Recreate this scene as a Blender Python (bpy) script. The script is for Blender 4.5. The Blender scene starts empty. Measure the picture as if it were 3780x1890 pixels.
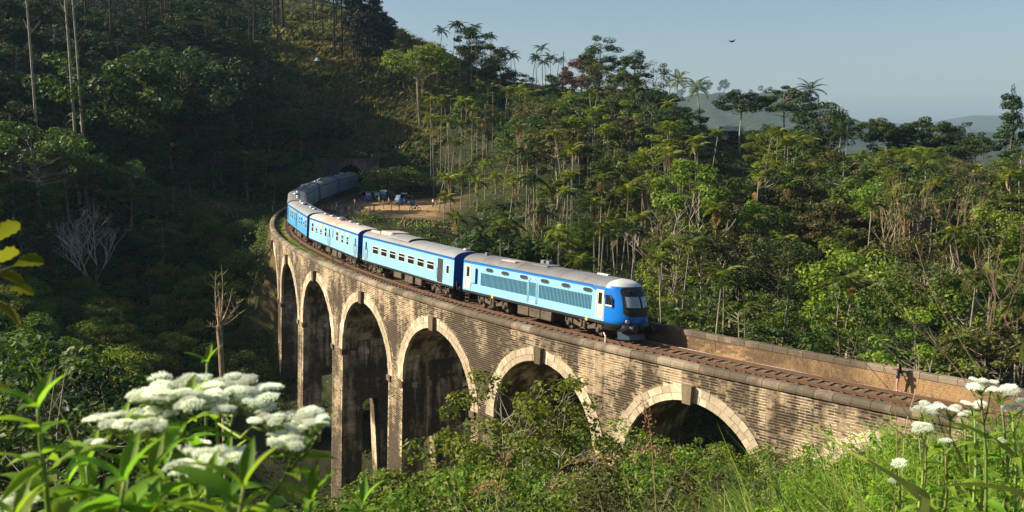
import bpy, math, random
import numpy as np
from mathutils import Vector, Matrix
random.seed(11)
rng = np.random.default_rng(11)
SC = bpy.context.scene
COL = SC.collection
pi = math.pi

# ------------------------------------------------------------ camera, world, sun, exposure
CAM_H, PITCH, ROLL, FPX = 14.157, 0.13124, -0.00565, 3684.3
cam = bpy.data.cameras.new('camera')
camo = bpy.data.objects.new('camera', cam)
COL.objects.link(camo)
_f = Vector((0, math.cos(PITCH), -math.sin(PITCH)))
_u = Vector((0, math.sin(PITCH), math.cos(PITCH)))
_x = Vector((1, 0, 0))
_r = _x * math.cos(ROLL) - _u * math.sin(ROLL)
_up = _x * math.sin(ROLL) + _u * math.cos(ROLL)
camo.matrix_world = Matrix(((_r.x, _up.x, -_f.x, 0), (_r.y, _up.y, -_f.y, 0), (_r.z, _up.z, -_f.z, CAM_H), (0, 0, 0, 1)))
cam.sensor_width = 36
cam.lens = 36 * FPX / 3780
cam.clip_start = 0.05
cam.clip_end = 30000
cam.dof.use_dof = True
cam.dof.focus_distance = 75
cam.dof.aperture_fstop = 11
SC.camera = camo

SUN_EL, SUN_AZ = math.radians(29), math.radians(-4)     # azimuth of the light's travel, from +X
w = bpy.data.worlds.new('World')
SC.world = w
w.use_nodes = True
nt = w.node_tree
bg = nt.nodes['Background']
sky = nt.nodes.new('ShaderNodeTexSky')
sky.sky_type = 'NISHITA'
sky.sun_disc = False
sky.sun_elevation = SUN_EL
sky.sun_rotation = math.radians(-94)
sky.altitude = 1000
sky.air_density = 1.0
sky.dust_density = 2.8
sky.ozone_density = 1.6
nt.links.new(sky.outputs[0], bg.inputs[0])
bg.inputs[1].default_value = 0.055
sl = bpy.data.lights.new('sun', 'SUN')
sl.energy = 5.0
sl.angle = math.radians(0.6)
sl.color = (1.0, 0.90, 0.71)
so = bpy.data.objects.new('sun', sl)
COL.objects.link(so)
_d = Vector((math.cos(SUN_AZ) * math.cos(SUN_EL), math.sin(SUN_AZ) * math.cos(SUN_EL), -math.sin(SUN_EL)))
so.rotation_euler = _d.to_track_quat('-Z', 'Y').to_euler()
so.location = (-60, 0, 120)
SC.view_settings.view_transform = 'Standard'
SC.view_settings.look = 'None'
SC.view_settings.gamma = 1
SC.view_settings.exposure = 1.05
HAZE_D = 0.00008
SC.render.engine = 'CYCLES'
SC.cycles.use_denoising = True
SC.cycles.max_bounces = 6
SC.cycles.diffuse_bounces = 2
SC.cycles.glossy_bounces = 2
SC.cycles.transmission_bounces = 3
SC.cycles.transparent_max_bounces = 6
SC.cycles.volume_bounces = 0
SC.cycles.caustics_reflective = False
SC.cycles.caustics_refractive = False

# ------------------------------------------------------------ track geometry
_ds = 0.5
TS = np.arange(-110, 300 + _ds, _ds)
_k = np.interp(TS, [-40, 10, 40, 75, 110, 150], [0.00098, 0.00674, 0.00447, 0.00662, 0.00551, 0.00165])
_k[TS < -40] = 0.00098
_th = np.cumsum(_k) * _ds
_i0 = int(np.argmin(abs(TS)))
TT = 2.2978 - (_th - _th[_i0])
TX = np.cumsum(np.cos(TT)) * _ds
TY = np.cumsum(np.sin(TT)) * _ds
TX = TX - TX[_i0] + 8.94365
TY = TY - TY[_i0] + 63.56236

def P(s, o, z):
    """track coordinates -> world; s backwards along the train, o to the outer (left/near) side"""
    x, y, th = np.interp(s, TS, TX), np.interp(s, TS, TY), np.interp(s, TS, TT)
    return np.stack([x - np.sin(th) * o, y + np.cos(th) * o, np.asarray(z, float) + 0 * x], -1)

def so_of(x, y):
    """world xy arrays -> nearest (s, o)"""
    x = np.atleast_1d(np.asarray(x, float)); y = np.atleast_1d(np.asarray(y, float))
    d2 = (x[:, None] - TX[None]) ** 2 + (y[:, None] - TY[None]) ** 2
    i = np.argmin(d2, 1)
    th = TT[i]
    o = -(x - TX[i]) * np.sin(th) + (y - TY[i]) * np.cos(th)
    return TS[i], o, np.sqrt(d2[np.arange(len(i)), i])

def pix(x, y, z):
    """world -> photo pixel (used only to name and thin out things far off)"""
    zz = z - CAM_H
    d = y * math.cos(PITCH) - zz * math.sin(PITCH)
    u = y * math.sin(PITCH) + zz * math.cos(PITCH)
    d = np.maximum(d, 0.01)
    return 1890 + FPX * x / d, 945 - FPX * u / d

def ray(X, Y, y):
    """point at world distance y along the sight line of a photo pixel"""
    a, b = (X - 1890) / FPX, (945 - Y) / FPX
    a, b = a * math.cos(ROLL) + b * math.sin(ROLL), -a * math.sin(ROLL) + b * math.cos(ROLL)
    dy = math.cos(PITCH) + b * math.sin(PITCH)
    dz = -math.sin(PITCH) + b * math.cos(PITCH)
    return np.array([a * y / dy, y, CAM_H + dz * y / dy])

# ------------------------------------------------------------ terrain height
CP = [  # x, y, z
    (0, 0, 12.3), (-4, 2, 11.8), (4, 3, 12.2), (0, 6, 10.2), (-6, 8, 7.5), (0, 15, 4.2), (-12, 15, 2), (0, 28, -3.5), (-14, 30, -5), (0, 42, -9),
    (6, 12, 9.6), (12, 12, 10.0), (10, 25, 4.2), (17, 36, 0.2), (13, 45, -4.2), (6, 52, -9), (24, 44, 0.2), (30, 30, 6), (45, 15, 10), (30, 5, 12),
    (20, 0, 12), (40, -20, 14), (0, -25, 16), (-30, -20, 12), (-30, 0, 6), (-60, 0, 5), (-35, 40, -9), (-60, 35, -2), (-100, 40, 18), (-100, 0, 14),
    (-14, 60, -16), (-8, 78, -22), (-15, 96, -27), (-24, 84, -24), (-22, 104, -23), (-28, 120, -17), (-33, 135, -10.5), (-38, 150, -3.5), (-45, 172, -0.6),
    (-40, 100, -17), (-42, 120, -14.5), (-60, 100, -10), (-46, 138, -10), (-60, 140, -8), (-62, 165, 0.5), (-80, 110, 4), (-80, 140, 8), (-75, 170, 9),
    (-60, 190, 7), (-48, 195, 3), (-90, 190, 22), (-60, 220, 18), (-90, 230, 29), (-110, 150, 25), (-110, 110, 18), (-100, 70, 8),
    (-140, 170, 40), (-175, 150, 54), (-175, 200, 66), (-140, 240, 38), (-175, 110, 48), (-160, 70, 38), (-170, 20, 24), (-120, 290, 42), (-200, 300, 75),  # left ridge, mostly out of view; heights shaped for where its shade falls
    (0, 55, -12), (3, 66, -14), (-2, 85, -18), (12, 82, -15), (2, 100, -16), (-12, 118, -13), (-18, 135, -6), (-22, 143, -2.2), (-10, 140, -4),
    (-30, 155, -0.35), (-24, 160, -0.35), (-16, 165, -0.35), (-8, 168, -0.6), (-24, 178, -0.35), (-16, 188, -0.3), (-22, 200, -0.2), (-28, 190, -0.35), (-30, 206, -0.2), (-12, 200, 0.5), (0, 160, -1), (0, 180, 2),
    (-33, 228, 8.5), (-46, 226, 9.5), (-20, 228, 9), (-37, 245, 16), (-55, 250, 27), (-38, 270, 31), (-30, 290, 36), (-50, 300, 46), (-15, 260, 20), (-8, 225, 10),
    (-20, 290, 34), (-5, 290, 27), (15, 290, 24), (-70, 330, 55), (-30, 340, 36), (10, 330, 14), (-80, 270, 38),
    (20, 140, -8), (22, 170, 0), (20, 200, 7), (22, 240, 17), (40, 265, 15), (45, 220, 8), (48, 170, -1), (45, 130, -9), (60, 290, 11),
    (25, 62, -7), (32, 50, -4), (40, 45, 0), (40, 62, -6), (40, 90, -13), (62, 78, -8), (70, 110, -9), (75, 150, -2), (80, 200, 3), (85, 240, 4), (90, 290, -1),
    (110, 120, -5), (120, 170, -1), (125, 220, 1), (130, 260, -2), (60, 50, 2), (90, 70, 2), (140, 100, 6), (170, 170, 2), (170, 240, -3), (150, 30, 12),
    (60, 340, -6), (120, 340, -12), (0, 400, 5), (-60, 420, 20), (180, 330, -15), (-180, 420, 60), (230, 100, 8), (230, 250, -8), (230, 0, 12), (-240, 0, 25), (-240, 200, 72),
]
CP = np.array(CP, float)
def _U(r2):
    return 0.5 * r2 * np.log(r2 + 1e-9)
_n = len(CP)
_xy = CP[:, :2] / 100
_K = _U(((_xy[:, None] - _xy[None]) ** 2).sum(-1)) + np.eye(_n) * 2e-4
_Pm = np.c_[np.ones(_n), _xy]
_A = np.block([[_K, _Pm], [_Pm.T, np.zeros((3, 3))]])
_W = np.linalg.solve(_A, np.r_[CP[:, 2], 0, 0, 0])

def vnoise(x, y, sc, seed=0):
    """cheap smooth value noise"""
    x = x / sc + seed * 17.3; y = y / sc + seed * 9.7
    xi, yi = np.floor(x), np.floor(y)
    fx, fy = x - xi, y - yi
    fx = fx * fx * (3 - 2 * fx); fy = fy * fy * (3 - 2 * fy)
    h = lambda a, b: np.modf(np.sin(a * 127.1 + b * 311.7 + seed * 3.3) * 43758.5453)[0]
    return (h(xi, yi) * (1 - fx) * (1 - fy) + h(xi + 1, yi) * fx * (1 - fy) + h(xi, yi + 1) * (1 - fx) * fy + h(xi + 1, yi + 1) * fx * fy)

def ground(x, y, rough=True):
    x = np.atleast_1d(np.asarray(x, float)); y = np.atleast_1d(np.asarray(y, float))
    q = np.c_[np.clip(x, -240, 230), np.clip(y, -25, 420)] / 100
    z = np.empty(len(x))
    for a in range(0, len(x), 20000):
        b = slice(a, a + 20000)
        z[b] = _U(((q[b, None] - _xy[None]) ** 2).sum(-1)) @ _W[:_n] + _W[_n] + q[b] @ _W[_n + 1:]
    if rough:
        z += vnoise(x, y, 9, 1) * 0.9 + vnoise(x, y, 3.3, 2) * 0.35
    out = np.maximum(np.maximum(-240 - x, x - 230), np.maximum(-25 - y, y - 420))
    t = np.clip(out / 500, 0, 1)
    z = z * (1 - t) + (-45) * t
    s, o, d = so_of(x, y)
    a = np.abs(o)
    # the level shelf for the track beyond both bridge ends, and the clearing
    on = ((s > 76) & (s < 161)) | ((s < -27) & (s > -105))
    m = np.clip((6.5 - a) / 3.0, 0, 1) * on * (d < 12)
    z = z * (1 - m) + (-0.38) * m
    bm = np.clip((5.5 - a) / 1.5, 0, 1) * ((s >= -30) & (s <= 80)) * (d < 10)
    z = np.where(bm > 0, np.minimum(z, z * (1 - bm) + (np.minimum(z, -1.2)) * bm), z)
    cl = np.clip(1 - np.maximum(np.abs(x + 20) / 13, np.abs(y - 178) / 27) ** 4, 0, 1) ** 0.5
    cl = cl * (o < -2)
    z = z * (1 - cl) + (-0.38 + 0.02 * (x + 20)) * cl
    return z

def g1(x, y):
    return float(ground([x], [y])[0])

# ------------------------------------------------------------ helpers: meshes, objects
def link(name, me, parent=None, mats=None):
    o = bpy.data.objects.new(name, me)
    COL.objects.link(o)
    if parent is not None:
        o.parent = parent
    if mats is not None and me is not None and len(me.materials) == 0:
        for m in (mats if isinstance(mats, (list, tuple)) else [mats]):
            me.materials.append(m)
    return o

def empty(name, loc=(0, 0, 0), rz=0.0):
    o = bpy.data.objects.new(name, None)
    o.empty_display_size = 0.3
    COL.objects.link(o)
    o.location = loc
    o.rotation_euler = (0, 0, rz)
    return o

def tag(o, label=None, cat=None, group=None, kind=None):
    if label: o['label'] = label
    if cat: o['category'] = cat
    if group: o['group'] = group
    if kind: o['kind'] = kind
    return o

def npmesh(name, V, F, mi=None, smooth=False):
    V = np.asarray(V, np.float32).reshape(-1, 3)
    F = np.asarray(F, np.int32)
    me = bpy.data.meshes.new(name)
    k = F.shape[1]
    me.vertices.add(len(V)); me.vertices.foreach_set('co', V.ravel())
    me.loops.add(F.size); me.loops.foreach_set('vertex_index', F.ravel())
    me.polygons.add(len(F))
    me.polygons.foreach_set('loop_start', np.arange(0, F.size, k, dtype=np.int32))
    me.polygons.foreach_set('loop_total', np.full(len(F), k, dtype=np.int32))
    if mi is not None:
        me.polygons.foreach_set('material_index', np.asarray(mi, np.int32))
    me.polygons.foreach_set('use_smooth', np.full(len(F), bool(smooth)))
    me.update(calc_edges=True)
    return me

class MB:
    def __init__(self):
        self.v = []; self.f = []; self.m = []; self.T = Matrix()
    def add(self, vs, fs, m=0):
        b = len(self.v)
        self.v += [tuple(self.T @ Vector(p)) for p in vs]
        self.f += [tuple(i + b for i in f) for f in fs]
        self.m += [m] * len(fs)
    def box(self, x0, x1, y0, y1, z0, z1, m=0, bev=0.0):
        if bev <= 0:
            vs = [(x0, y0, z0), (x1, y0, z0), (x1, y1, z0), (x0, y1, z0), (x0, y0, z1), (x1, y0, z1), (x1, y1, z1), (x0, y1, z1)]
            fs = [(0, 3, 2, 1), (4, 5, 6, 7), (0, 1, 5, 4), (1, 2, 6, 5), (2, 3, 7, 6), (3, 0, 4, 7)]
            self.add(vs, fs, m)
        else:
            b = bev
            ring = lambda z, i: [(x0 + i, y0 + b + i * 0, z), (x0 + b, y0 + i, z), (x1 - b, y0 + i, z), (x1 - i, y0 + b, z), (x1 - i, y1 - b, z), (x1 - b, y1 - i, z), (x0 + b, y1 - i, z), (x0 + i, y1 - b, z)]
            vs = ring(z0, b * .6) + ring(z0 + b, 0) + ring(z1 - b, 0) + ring(z1, b * .6)
            fs = [tuple(range(7, -1, -1)), tuple(range(24, 32))]
            for k in range(3):
                for i in range(8):
                    j = (i + 1) % 8
                    fs.append((k * 8 + i, k * 8 + j, k * 8 + 8 + j, k * 8 + 8 + i))
            self.add(vs, fs, m)
    def prism(self, poly, axis, a, b, m=0):
        """poly: 2-D outline, extruded along axis ('x','y','z') from a to b"""
        def p3(q, t):
            return {'x': (t, q[0], q[1]), 'y': (q[0], t, q[1]), 'z': (q[0], q[1], t)}[axis]
        n = len(poly)
        vs = [p3(q, a) for q in poly] + [p3(q, b) for q in poly]
        fs = [tuple(range(n - 1, -1, -1)), tuple(range(n, 2 * n))] + [(i, (i + 1) % n, n + (i + 1) % n, n + i) for i in range(n)]
        self.add(vs, fs, m)
    def tube(self, pts, rad, n=6, m=0, caps=True):
        pts = [Vector(p) for p in pts]
        if not isinstance(rad, (list, tuple)): rad = [rad] * len(pts)
        vs = []; fs = []
        prev = None
        for i, p in enumerate(pts):
            d = (pts[min(i + 1, len(pts) - 1)] - pts[max(i - 1, 0)])
            if d.length < 1e-9: d = Vector((0, 0, 1))
            d.normalize()
            if prev is None:
                a = d.orthogonal().normalized()
            else:
                a = prev - d * prev.dot(d)
                a = a.normalized() if a.length > 1e-6 else d.orthogonal().normalized()
            prev = a
            b = d.cross(a)
            for k in range(n):
                t = 2 * pi * k / n
                vs.append(p + (a * math.cos(t) + b * math.sin(t)) * rad[i])
        for i in range(len(pts) - 1):
            for k in range(n):
                fs.append((i * n + k, i * n + (k + 1) % n, (i + 1) * n + (k + 1) % n, (i + 1) * n + k))
        if caps:
            fs.append(tuple(range(n - 1, -1, -1)))
            fs.append(tuple(range((len(pts) - 1) * n, len(pts) * n)))
        self.add(vs, fs, m)
    def lathe(self, prof, n=12, c=(0, 0, 0), axis='z', m=0):
        vs = []; fs = []
        for r, h in prof:
            for k in range(n):
                t = 2 * pi * k / n
                a, b = r * math.cos(t), r * math.sin(t)
                q = {'z': (a, b, h), 'y': (a, h, b), 'x': (h, a, b)}[axis]
                vs.append((q[0] + c[0], q[1] + c[1], q[2] + c[2]))
        for i in range(len(prof) - 1):
            for k in range(n):
                fs.append((i * n + k, i * n + (k + 1) % n, (i + 1) * n + (k + 1) % n, (i + 1) * n + k))
        fs.append(tuple(range(n))); fs.append(tuple(range((len(prof) - 1) * n, len(prof) * n)))
        self.add(vs, fs, m)
    def mesh(self, name, mats=None, smooth=False):
        me = bpy.data.meshes.new(name)
        me.from_pydata(self.v, [], self.f)
        if mats is not None:
            for mm in (mats if isinstance(mats, (list, tuple)) else [mats]): me.materials.append(mm)
            me.polygons.foreach_set('material_index', np.array(self.m, np.int32))
        if smooth:
            me.polygons.foreach_set('use_smooth', np.ones(len(me.polygons), bool))
        me.update()
        return me
    def build(self, name, mats, parent=None, smooth=False):
        return link(name, self.mesh(name, mats, smooth), parent)

def copy_tree(o, parent=None):
    c = o.copy(); COL.objects.link(c)
    if parent is not None: c.parent = parent
    for ch in list(o.children): copy_tree(ch, c)
    return c

# ------------------------------------------------------------ materials
def nodes(name):
    m = bpy.data.materials.new(name); m.use_nodes = True
    t = m.node_tree
    b = t.nodes['Principled BSDF']
    return m, t, b
def NN(t, typ, **kw):
    n = t.nodes.new(typ)
    for k, v in kw.items():
        if k == 'op': n.operation = v
        else: setattr(n, k, v)
    return n
def setin(n, vals):
    for k, v in vals.items():
        n.inputs[k].default_value = v
def math_(t, op, a, b=None, c=None, clamp=False):
    n = t.nodes.new('ShaderNodeMath'); n.operation = op; n.use_clamp = clamp
    for i, v in enumerate((a, b, c)):
        if v is None: continue
        if isinstance(v, (int, float)): n.inputs[i].default_value = v
        else: t.links.new(v, n.inputs[i])
    return n.outputs[0]
def mixc(t, f, a, b, mode='MIX'):
    n = t.nodes.new('ShaderNodeMix'); n.data_type = 'RGBA'; n.blend_type = mode
    for i, v in ((0, f), (6, a), (7, b)):
        if isinstance(v, (int, float)): n.inputs[i].default_value = v
        elif isinstance(v, tuple): n.inputs[i].default_value = (*v, 1) if len(v) == 3 else v
        else: t.links.new(v, n.inputs[i])
    return n.outputs[2]
def noise(t, vec, scale, detail=3, rough=0.55, dist=0.0):
    n = t.nodes.new('ShaderNodeTexNoise')
    n.inputs['Scale'].default_value = scale; n.inputs['Detail'].default_value = detail
    n.inputs['Roughness'].default_value = rough; n.inputs['Distortion'].default_value = dist
    if vec is not None: t.links.new(vec, n.inputs['Vector'])
    return n.outputs[0]
def ramp(t, f, stops):
    n = t.nodes.new('ShaderNodeValToRGB')
    e = n.color_ramp.elements
    while len(e) < len(stops): e.new(0.5)
    for el, (p, c) in zip(e, stops):
        el.position = p
        el.color = (*c, 1) if isinstance(c, tuple) else (c, c, c, 1)
    t.links.new(f, n.inputs[0])
    return n.outputs[0]
def wpos(t, sc=(1, 1, 1)):
    g = t.nodes.new('ShaderNodeNewGeometry')
    if sc == (1, 1, 1): return g.outputs['Position']
    v = t.nodes.new('ShaderNodeVectorMath'); v.operation = 'MULTIPLY'
    t.links.new(g.outputs['Position'], v.inputs[0]); v.inputs[1].default_value = sc
    return v.outputs[0]
def opos(t):
    return t.nodes.new('ShaderNodeTexCoord').outputs['Object']
def bump(t, b, h, strength=0.4, dist=0.02):
    n = t.nodes.new('ShaderNodeBump'); n.inputs['Strength'].default_value = strength; n.inputs['Distance'].default_value = dist
    t.links.new(h, n.inputs['Height']); t.links.new(n.outputs[0], b.inputs['Normal'])

def leaf_mat(name, ca, cb, trans=0.35, cc=None, rough=0.55, patch=0.0):
    m, t, b = nodes(name)
    g = t.nodes.new('ShaderNodeNewGeometry'); oi = t.nodes.new('ShaderNodeObjectInfo')
    stops = [(0.0, ca), (0.75, cb)] if cc is None else [(0.0, ca), (0.6, cb), (0.97, cc)]
    c = ramp(t, g.outputs['Random Per Island'], stops)
    hv = t.nodes.new('ShaderNodeHueSaturation')
    r = oi.outputs['Random']
    t.links.new(math_(t, 'MULTIPLY_ADD', r, 0.05, 0.475), hv.inputs['Hue'])
    r2 = math_(t, 'FRACT', math_(t, 'MULTIPLY', r, 7.13))
    val = math_(t, 'MULTIPLY_ADD', r2, 0.6, 0.72)
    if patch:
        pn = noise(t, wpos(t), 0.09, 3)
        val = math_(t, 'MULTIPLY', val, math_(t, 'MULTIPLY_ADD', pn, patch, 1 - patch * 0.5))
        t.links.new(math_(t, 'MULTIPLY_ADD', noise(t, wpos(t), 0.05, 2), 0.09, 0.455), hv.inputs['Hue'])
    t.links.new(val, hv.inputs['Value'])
    t.links.new(c, hv.inputs['Color'])
    col = hv.outputs[0]
    t.links.new(col, b.inputs['Base Color'])
    setin(b, {'Roughness': rough, 'Specular IOR Level': 0.25})
    tr = t.nodes.new('ShaderNodeBsdfTranslucent')
    yel = mixc(t, 0.5, col, (0.9, 1.0, 0.25), 'MULTIPLY')
    br = t.nodes.new('ShaderNodeVectorMath'); br.operation = 'SCALE'; br.inputs[3].default_value = 1.5
    t.links.new(yel, br.inputs[0]); t.links.new(br.outputs[0], tr.inputs[0])
    mx = t.nodes.new('ShaderNodeMixShader'); mx.inputs[0].default_value = trans
    t.links.new(b.outputs[0], mx.inputs[1]); t.links.new(tr.outputs[0], mx.inputs[2])
    t.links.new(mx.outputs[0], t.nodes['Material Output'].inputs[0])
    return m

def plain(name, c, rough=0.6, metal=0.0, var=0.12, nscale=6.0, dirt=None, dirt_amt=0.3, bmp=0.0, spec=0.4, obj=True):
    m, t, b = nodes(name)
    v = opos(t) if obj else wpos(t)
    n = noise(t, v, nscale, 4)
    col = mixc(t, math_(t, 'MULTIPLY', n, var * 2, clamp=True), c, tuple(x * 0.55 for x in c))
    if dirt is not None:
        d = ramp(t, noise(t, v, nscale * 0.35, 5, 0.65), [(0.42, 0.0), (0.75, 1.0)])
        col = mixc(t, math_(t, 'MULTIPLY', d, dirt_amt), col, dirt)
    t.links.new(col, b.inputs['Base Color'])
    setin(b, {'Roughness': rough, 'Metallic': metal, 'Specular IOR Level': spec})
    if bmp: bump(t, b, noise(t, v, nscale * 2.5, 4), bmp, 0.03)
    return m

def bark(name, c, c2):
    m, t, b = nodes(name)
    v = wpos(t, (3, 3, 0.8))
    n = noise(t, v, 1.6, 4, 0.65)
    oi = t.nodes.new('ShaderNodeObjectInfo')
    col = mixc(t, ramp(t, n, [(0.35, 0.0), (0.65, 1.0)]), c, c2)
    t.links.new(col, b.inputs['Base Color']); setin(b, {'Roughness': 0.85, 'Specular IOR Level': 0.1})
    return m

M = {}
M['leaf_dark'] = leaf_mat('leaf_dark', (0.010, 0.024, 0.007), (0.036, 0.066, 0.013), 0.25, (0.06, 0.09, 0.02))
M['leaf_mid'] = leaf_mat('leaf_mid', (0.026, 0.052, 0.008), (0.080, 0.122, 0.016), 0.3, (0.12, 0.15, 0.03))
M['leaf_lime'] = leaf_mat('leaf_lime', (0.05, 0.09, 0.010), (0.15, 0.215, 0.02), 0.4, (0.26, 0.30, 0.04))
M['leaf_near'] = leaf_mat('leaf_near', (0.05, 0.10, 0.012), (0.13, 0.20, 0.022), 0.4, (0.22, 0.27, 0.04))
M['leaf_olive'] = leaf_mat('leaf_olive', (0.035, 0.042, 0.010), (0.095, 0.10, 0.022), 0.25, (0.16, 0.13, 0.04))
M['leaf_rust'] = leaf_mat('leaf_rust', (0.05, 0.02, 0.012), (0.13, 0.05, 0.03), 0.25)
M['leaf_pine'] = leaf_mat('leaf_pine', (0.008, 0.014, 0.008), (0.02, 0.032, 0.014), 0.12)
M['frond'] = leaf_mat('frond_green', (0.035, 0.062, 0.010), (0.10, 0.14, 0.018), 0.35, (0.20, 0.19, 0.03))
M['frond_y'] = leaf_mat('frond_yellow', (0.06, 0.095, 0.010), (0.16, 0.20, 0.018), 0.4, (0.30, 0.27, 0.03))
M['frond_d'] = leaf_mat('frond_dark', (0.015, 0.03, 0.008), (0.045, 0.07, 0.015), 0.3)
M['frond_dead'] = leaf_mat('frond_dead', (0.20, 0.12, 0.04), (0.32, 0.2, 0.07), 0.3)
M['banana'] = leaf_mat('leaf_banana', (0.09, 0.16, 0.03), (0.2, 0.3, 0.06), 0.45)
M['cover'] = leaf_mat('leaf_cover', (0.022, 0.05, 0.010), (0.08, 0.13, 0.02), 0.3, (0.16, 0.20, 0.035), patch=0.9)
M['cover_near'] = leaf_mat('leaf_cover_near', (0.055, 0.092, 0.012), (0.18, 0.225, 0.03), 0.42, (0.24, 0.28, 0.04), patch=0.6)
M['leaf_fg'] = leaf_mat('leaf_foreground', (0.13, 0.24, 0.02), (0.26, 0.40, 0.035), 0.5)
M['leaf_fgy'] = leaf_mat('leaf_foreground_yellow', (0.13, 0.135, 0.015), (0.21, 0.185, 0.02), 0.4)
M['grass_tan'] = leaf_mat('grass_tan', (0.12, 0.095, 0.035), (0.26, 0.19, 0.08), 0.3, (0.34, 0.26, 0.12), patch=0.3)
M['grass_green'] = leaf_mat('grass_green', (0.06, 0.11, 0.014), (0.17, 0.25, 0.03), 0.42, (0.3, 0.3, 0.08), patch=0.4)
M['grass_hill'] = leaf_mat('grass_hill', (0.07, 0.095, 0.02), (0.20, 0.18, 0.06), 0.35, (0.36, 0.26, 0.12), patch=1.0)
M['plume'] = leaf_mat('grass_plume', (0.22, 0.13, 0.07), (0.42, 0.28, 0.16), 0.4)
M['petal'] = leaf_mat('petal_white', (0.88, 0.91, 0.88), (0.95, 0.97, 0.97), 0.25)
M['bud'] = leaf_mat('bud_green', (0.32, 0.4, 0.16), (0.5, 0.56, 0.28), 0.3)
M['stem'] = leaf_mat('stem_green', (0.16, 0.24, 0.05), (0.26, 0.32, 0.09), 0.15)
M['stem_dry'] = leaf_mat('stem_dry', (0.3, 0.2, 0.09), (0.42, 0.3, 0.14), 0.1)
M['orange_fl'] = leaf_mat('flower_orange', (0.6, 0.22, 0.01), (0.8, 0.4, 0.02), 0.3)
M['bark_pale'] = bark('bark_pale', (0.42, 0.36, 0.27), (0.2, 0.17, 0.12))
M['bark_brown'] = bark('bark_brown', (0.13, 0.095, 0.06), (0.05, 0.037, 0.025))
M['bark_palm'] = bark('bark_palm', (0.36, 0.32, 0.25), (0.15, 0.13, 0.1))
M['bark_pine'] = bark('bark_pine', (0.075, 0.055, 0.042), (0.03, 0.024, 0.02))
M['bark_grey'] = bark('bark_grey', (0.3, 0.25, 0.2), (0.16, 0.13, 0.1))
M['bark_white'] = bark('bark_white', (0.78, 0.72, 0.64), (0.5, 0.45, 0.38))
M['dead'] = bark('bark_dead', (0.48, 0.36, 0.22), (0.2, 0.14, 0.08))

def stone_mat(name, light, dark, use_obj=False, stain=1.0, uvb=False, streak=0.5):
    """weathered stone: own tone per block, soot and moss patches and run-off streaks"""
    m, t, b = nodes(name)
    g = t.nodes.new('ShaderNodeNewGeometry')
    if use_obj: r = t.nodes.new('ShaderNodeObjectInfo').outputs['Random']
    else: r = g.outputs['Random Per Island']
    n1 = noise(t, wpos(t), 0.22, 5, 0.62)
    n2 = noise(t, wpos(t, (1.0, 1.0, 0.16)), 1.15, 5, 0.62)
    n3 = noise(t, wpos(t), 3.4, 4, 0.65)
    sep = t.nodes.new('ShaderNodeSeparateXYZ'); t.links.new(g.outputs['Position'], sep.inputs[0])
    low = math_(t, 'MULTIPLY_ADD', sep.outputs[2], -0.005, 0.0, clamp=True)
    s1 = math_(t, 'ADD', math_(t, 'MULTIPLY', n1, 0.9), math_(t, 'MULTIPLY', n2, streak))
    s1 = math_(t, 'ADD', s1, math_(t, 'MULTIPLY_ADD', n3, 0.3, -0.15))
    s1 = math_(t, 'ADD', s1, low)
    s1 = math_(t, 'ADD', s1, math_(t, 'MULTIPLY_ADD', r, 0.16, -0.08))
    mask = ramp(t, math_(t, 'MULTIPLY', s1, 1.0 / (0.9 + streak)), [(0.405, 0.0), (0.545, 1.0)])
    base = mixc(t, r, light, tuple(x * 0.8 for x in light))
    base = mixc(t, ramp(t, n3, [(0.4, 0.0), (0.7, 1.0)]), base, tuple(min(1, x * 1.25) for x in light))
    # orange run-off
    ro = ramp(t, noise(t, wpos(t, (1, 1, 0.1)), 1.9, 4), [(0.58, 0.0), (0.72, 0.55)])
    base = mixc(t, ro, base, (0.42, 0.23, 0.09))
    col = mixc(t, math_(t, 'MULTIPLY', mask, stain), base, dark)
    t.links.new(col, b.inputs['Base Color'])
    setin(b, {'Roughness': 0.92, 'Specular IOR Level': 0.12})
    if uvb:
        uv = t.nodes.new('ShaderNodeTexCoord').outputs['UV']
        bt = t.nodes.new('ShaderNodeTexBrick')
        bt.inputs['Scale'].default_value = 1.0
        bt.inputs['Mortar Size'].default_value = 0.012
        bt.inputs['Brick Width'].default_value = 0.5; bt.inputs['Row Height'].default_value = 0.24
        bt.inputs['Color1'].default_value = (1, 1, 1, 1); bt.inputs['Color2'].default_value = (0.62, 0.62, 0.62, 1)
        bt.inputs['Mortar'].default_value = (0.3, 0.3, 0.3, 1)
        t.links.new(uv, bt.inputs['Vector'])
        col = mixc(t, 0.75, col, bt.outputs[0], 'MULTIPLY')
        t.links.new(col, b.inputs['Base Color'])
        h = math_(t, 'ADD', math_(t, 'MULTIPLY', bt.outputs[1], -1.0), math_(t, 'MULTIPLY', noise(t, wpos(t), 7, 4), 0.5))
        bump(t, b, h, 0.7, 0.03)
    else:
        bump(t, b, noise(t, wpos(t), 12, 4, 0.6), 0.5, 0.03)
    return m
M['mortar'] = stone_mat('mortar_cream', (0.66, 0.53, 0.36), (0.10, 0.075, 0.05), stain=0.88)
M['brick'] = stone_mat('brick_weathered', (0.34, 0.25, 0.16), (0.028, 0.021, 0.016), stain=0.95)
M['brick_o'] = stone_mat('brick_weathered_single', (0.34, 0.25, 0.16), (0.028, 0.021, 0.016), use_obj=True, stain=0.95)
M['vous'] = stone_mat('voussoir_stone', (0.64, 0.53, 0.37), (0.18, 0.135, 0.09), stain=0.5, streak=0.2)
M['vous_o'] = stone_mat('voussoir_stone_single', (0.64, 0.53, 0.37), (0.18, 0.135, 0.09), use_obj=True, stain=0.5, streak=0.2)
M['keyst'] = stone_mat('keystone_dark', (0.20, 0.15, 0.10), (0.05, 0.04, 0.03), use_obj=True, stain=0.7)
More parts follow.
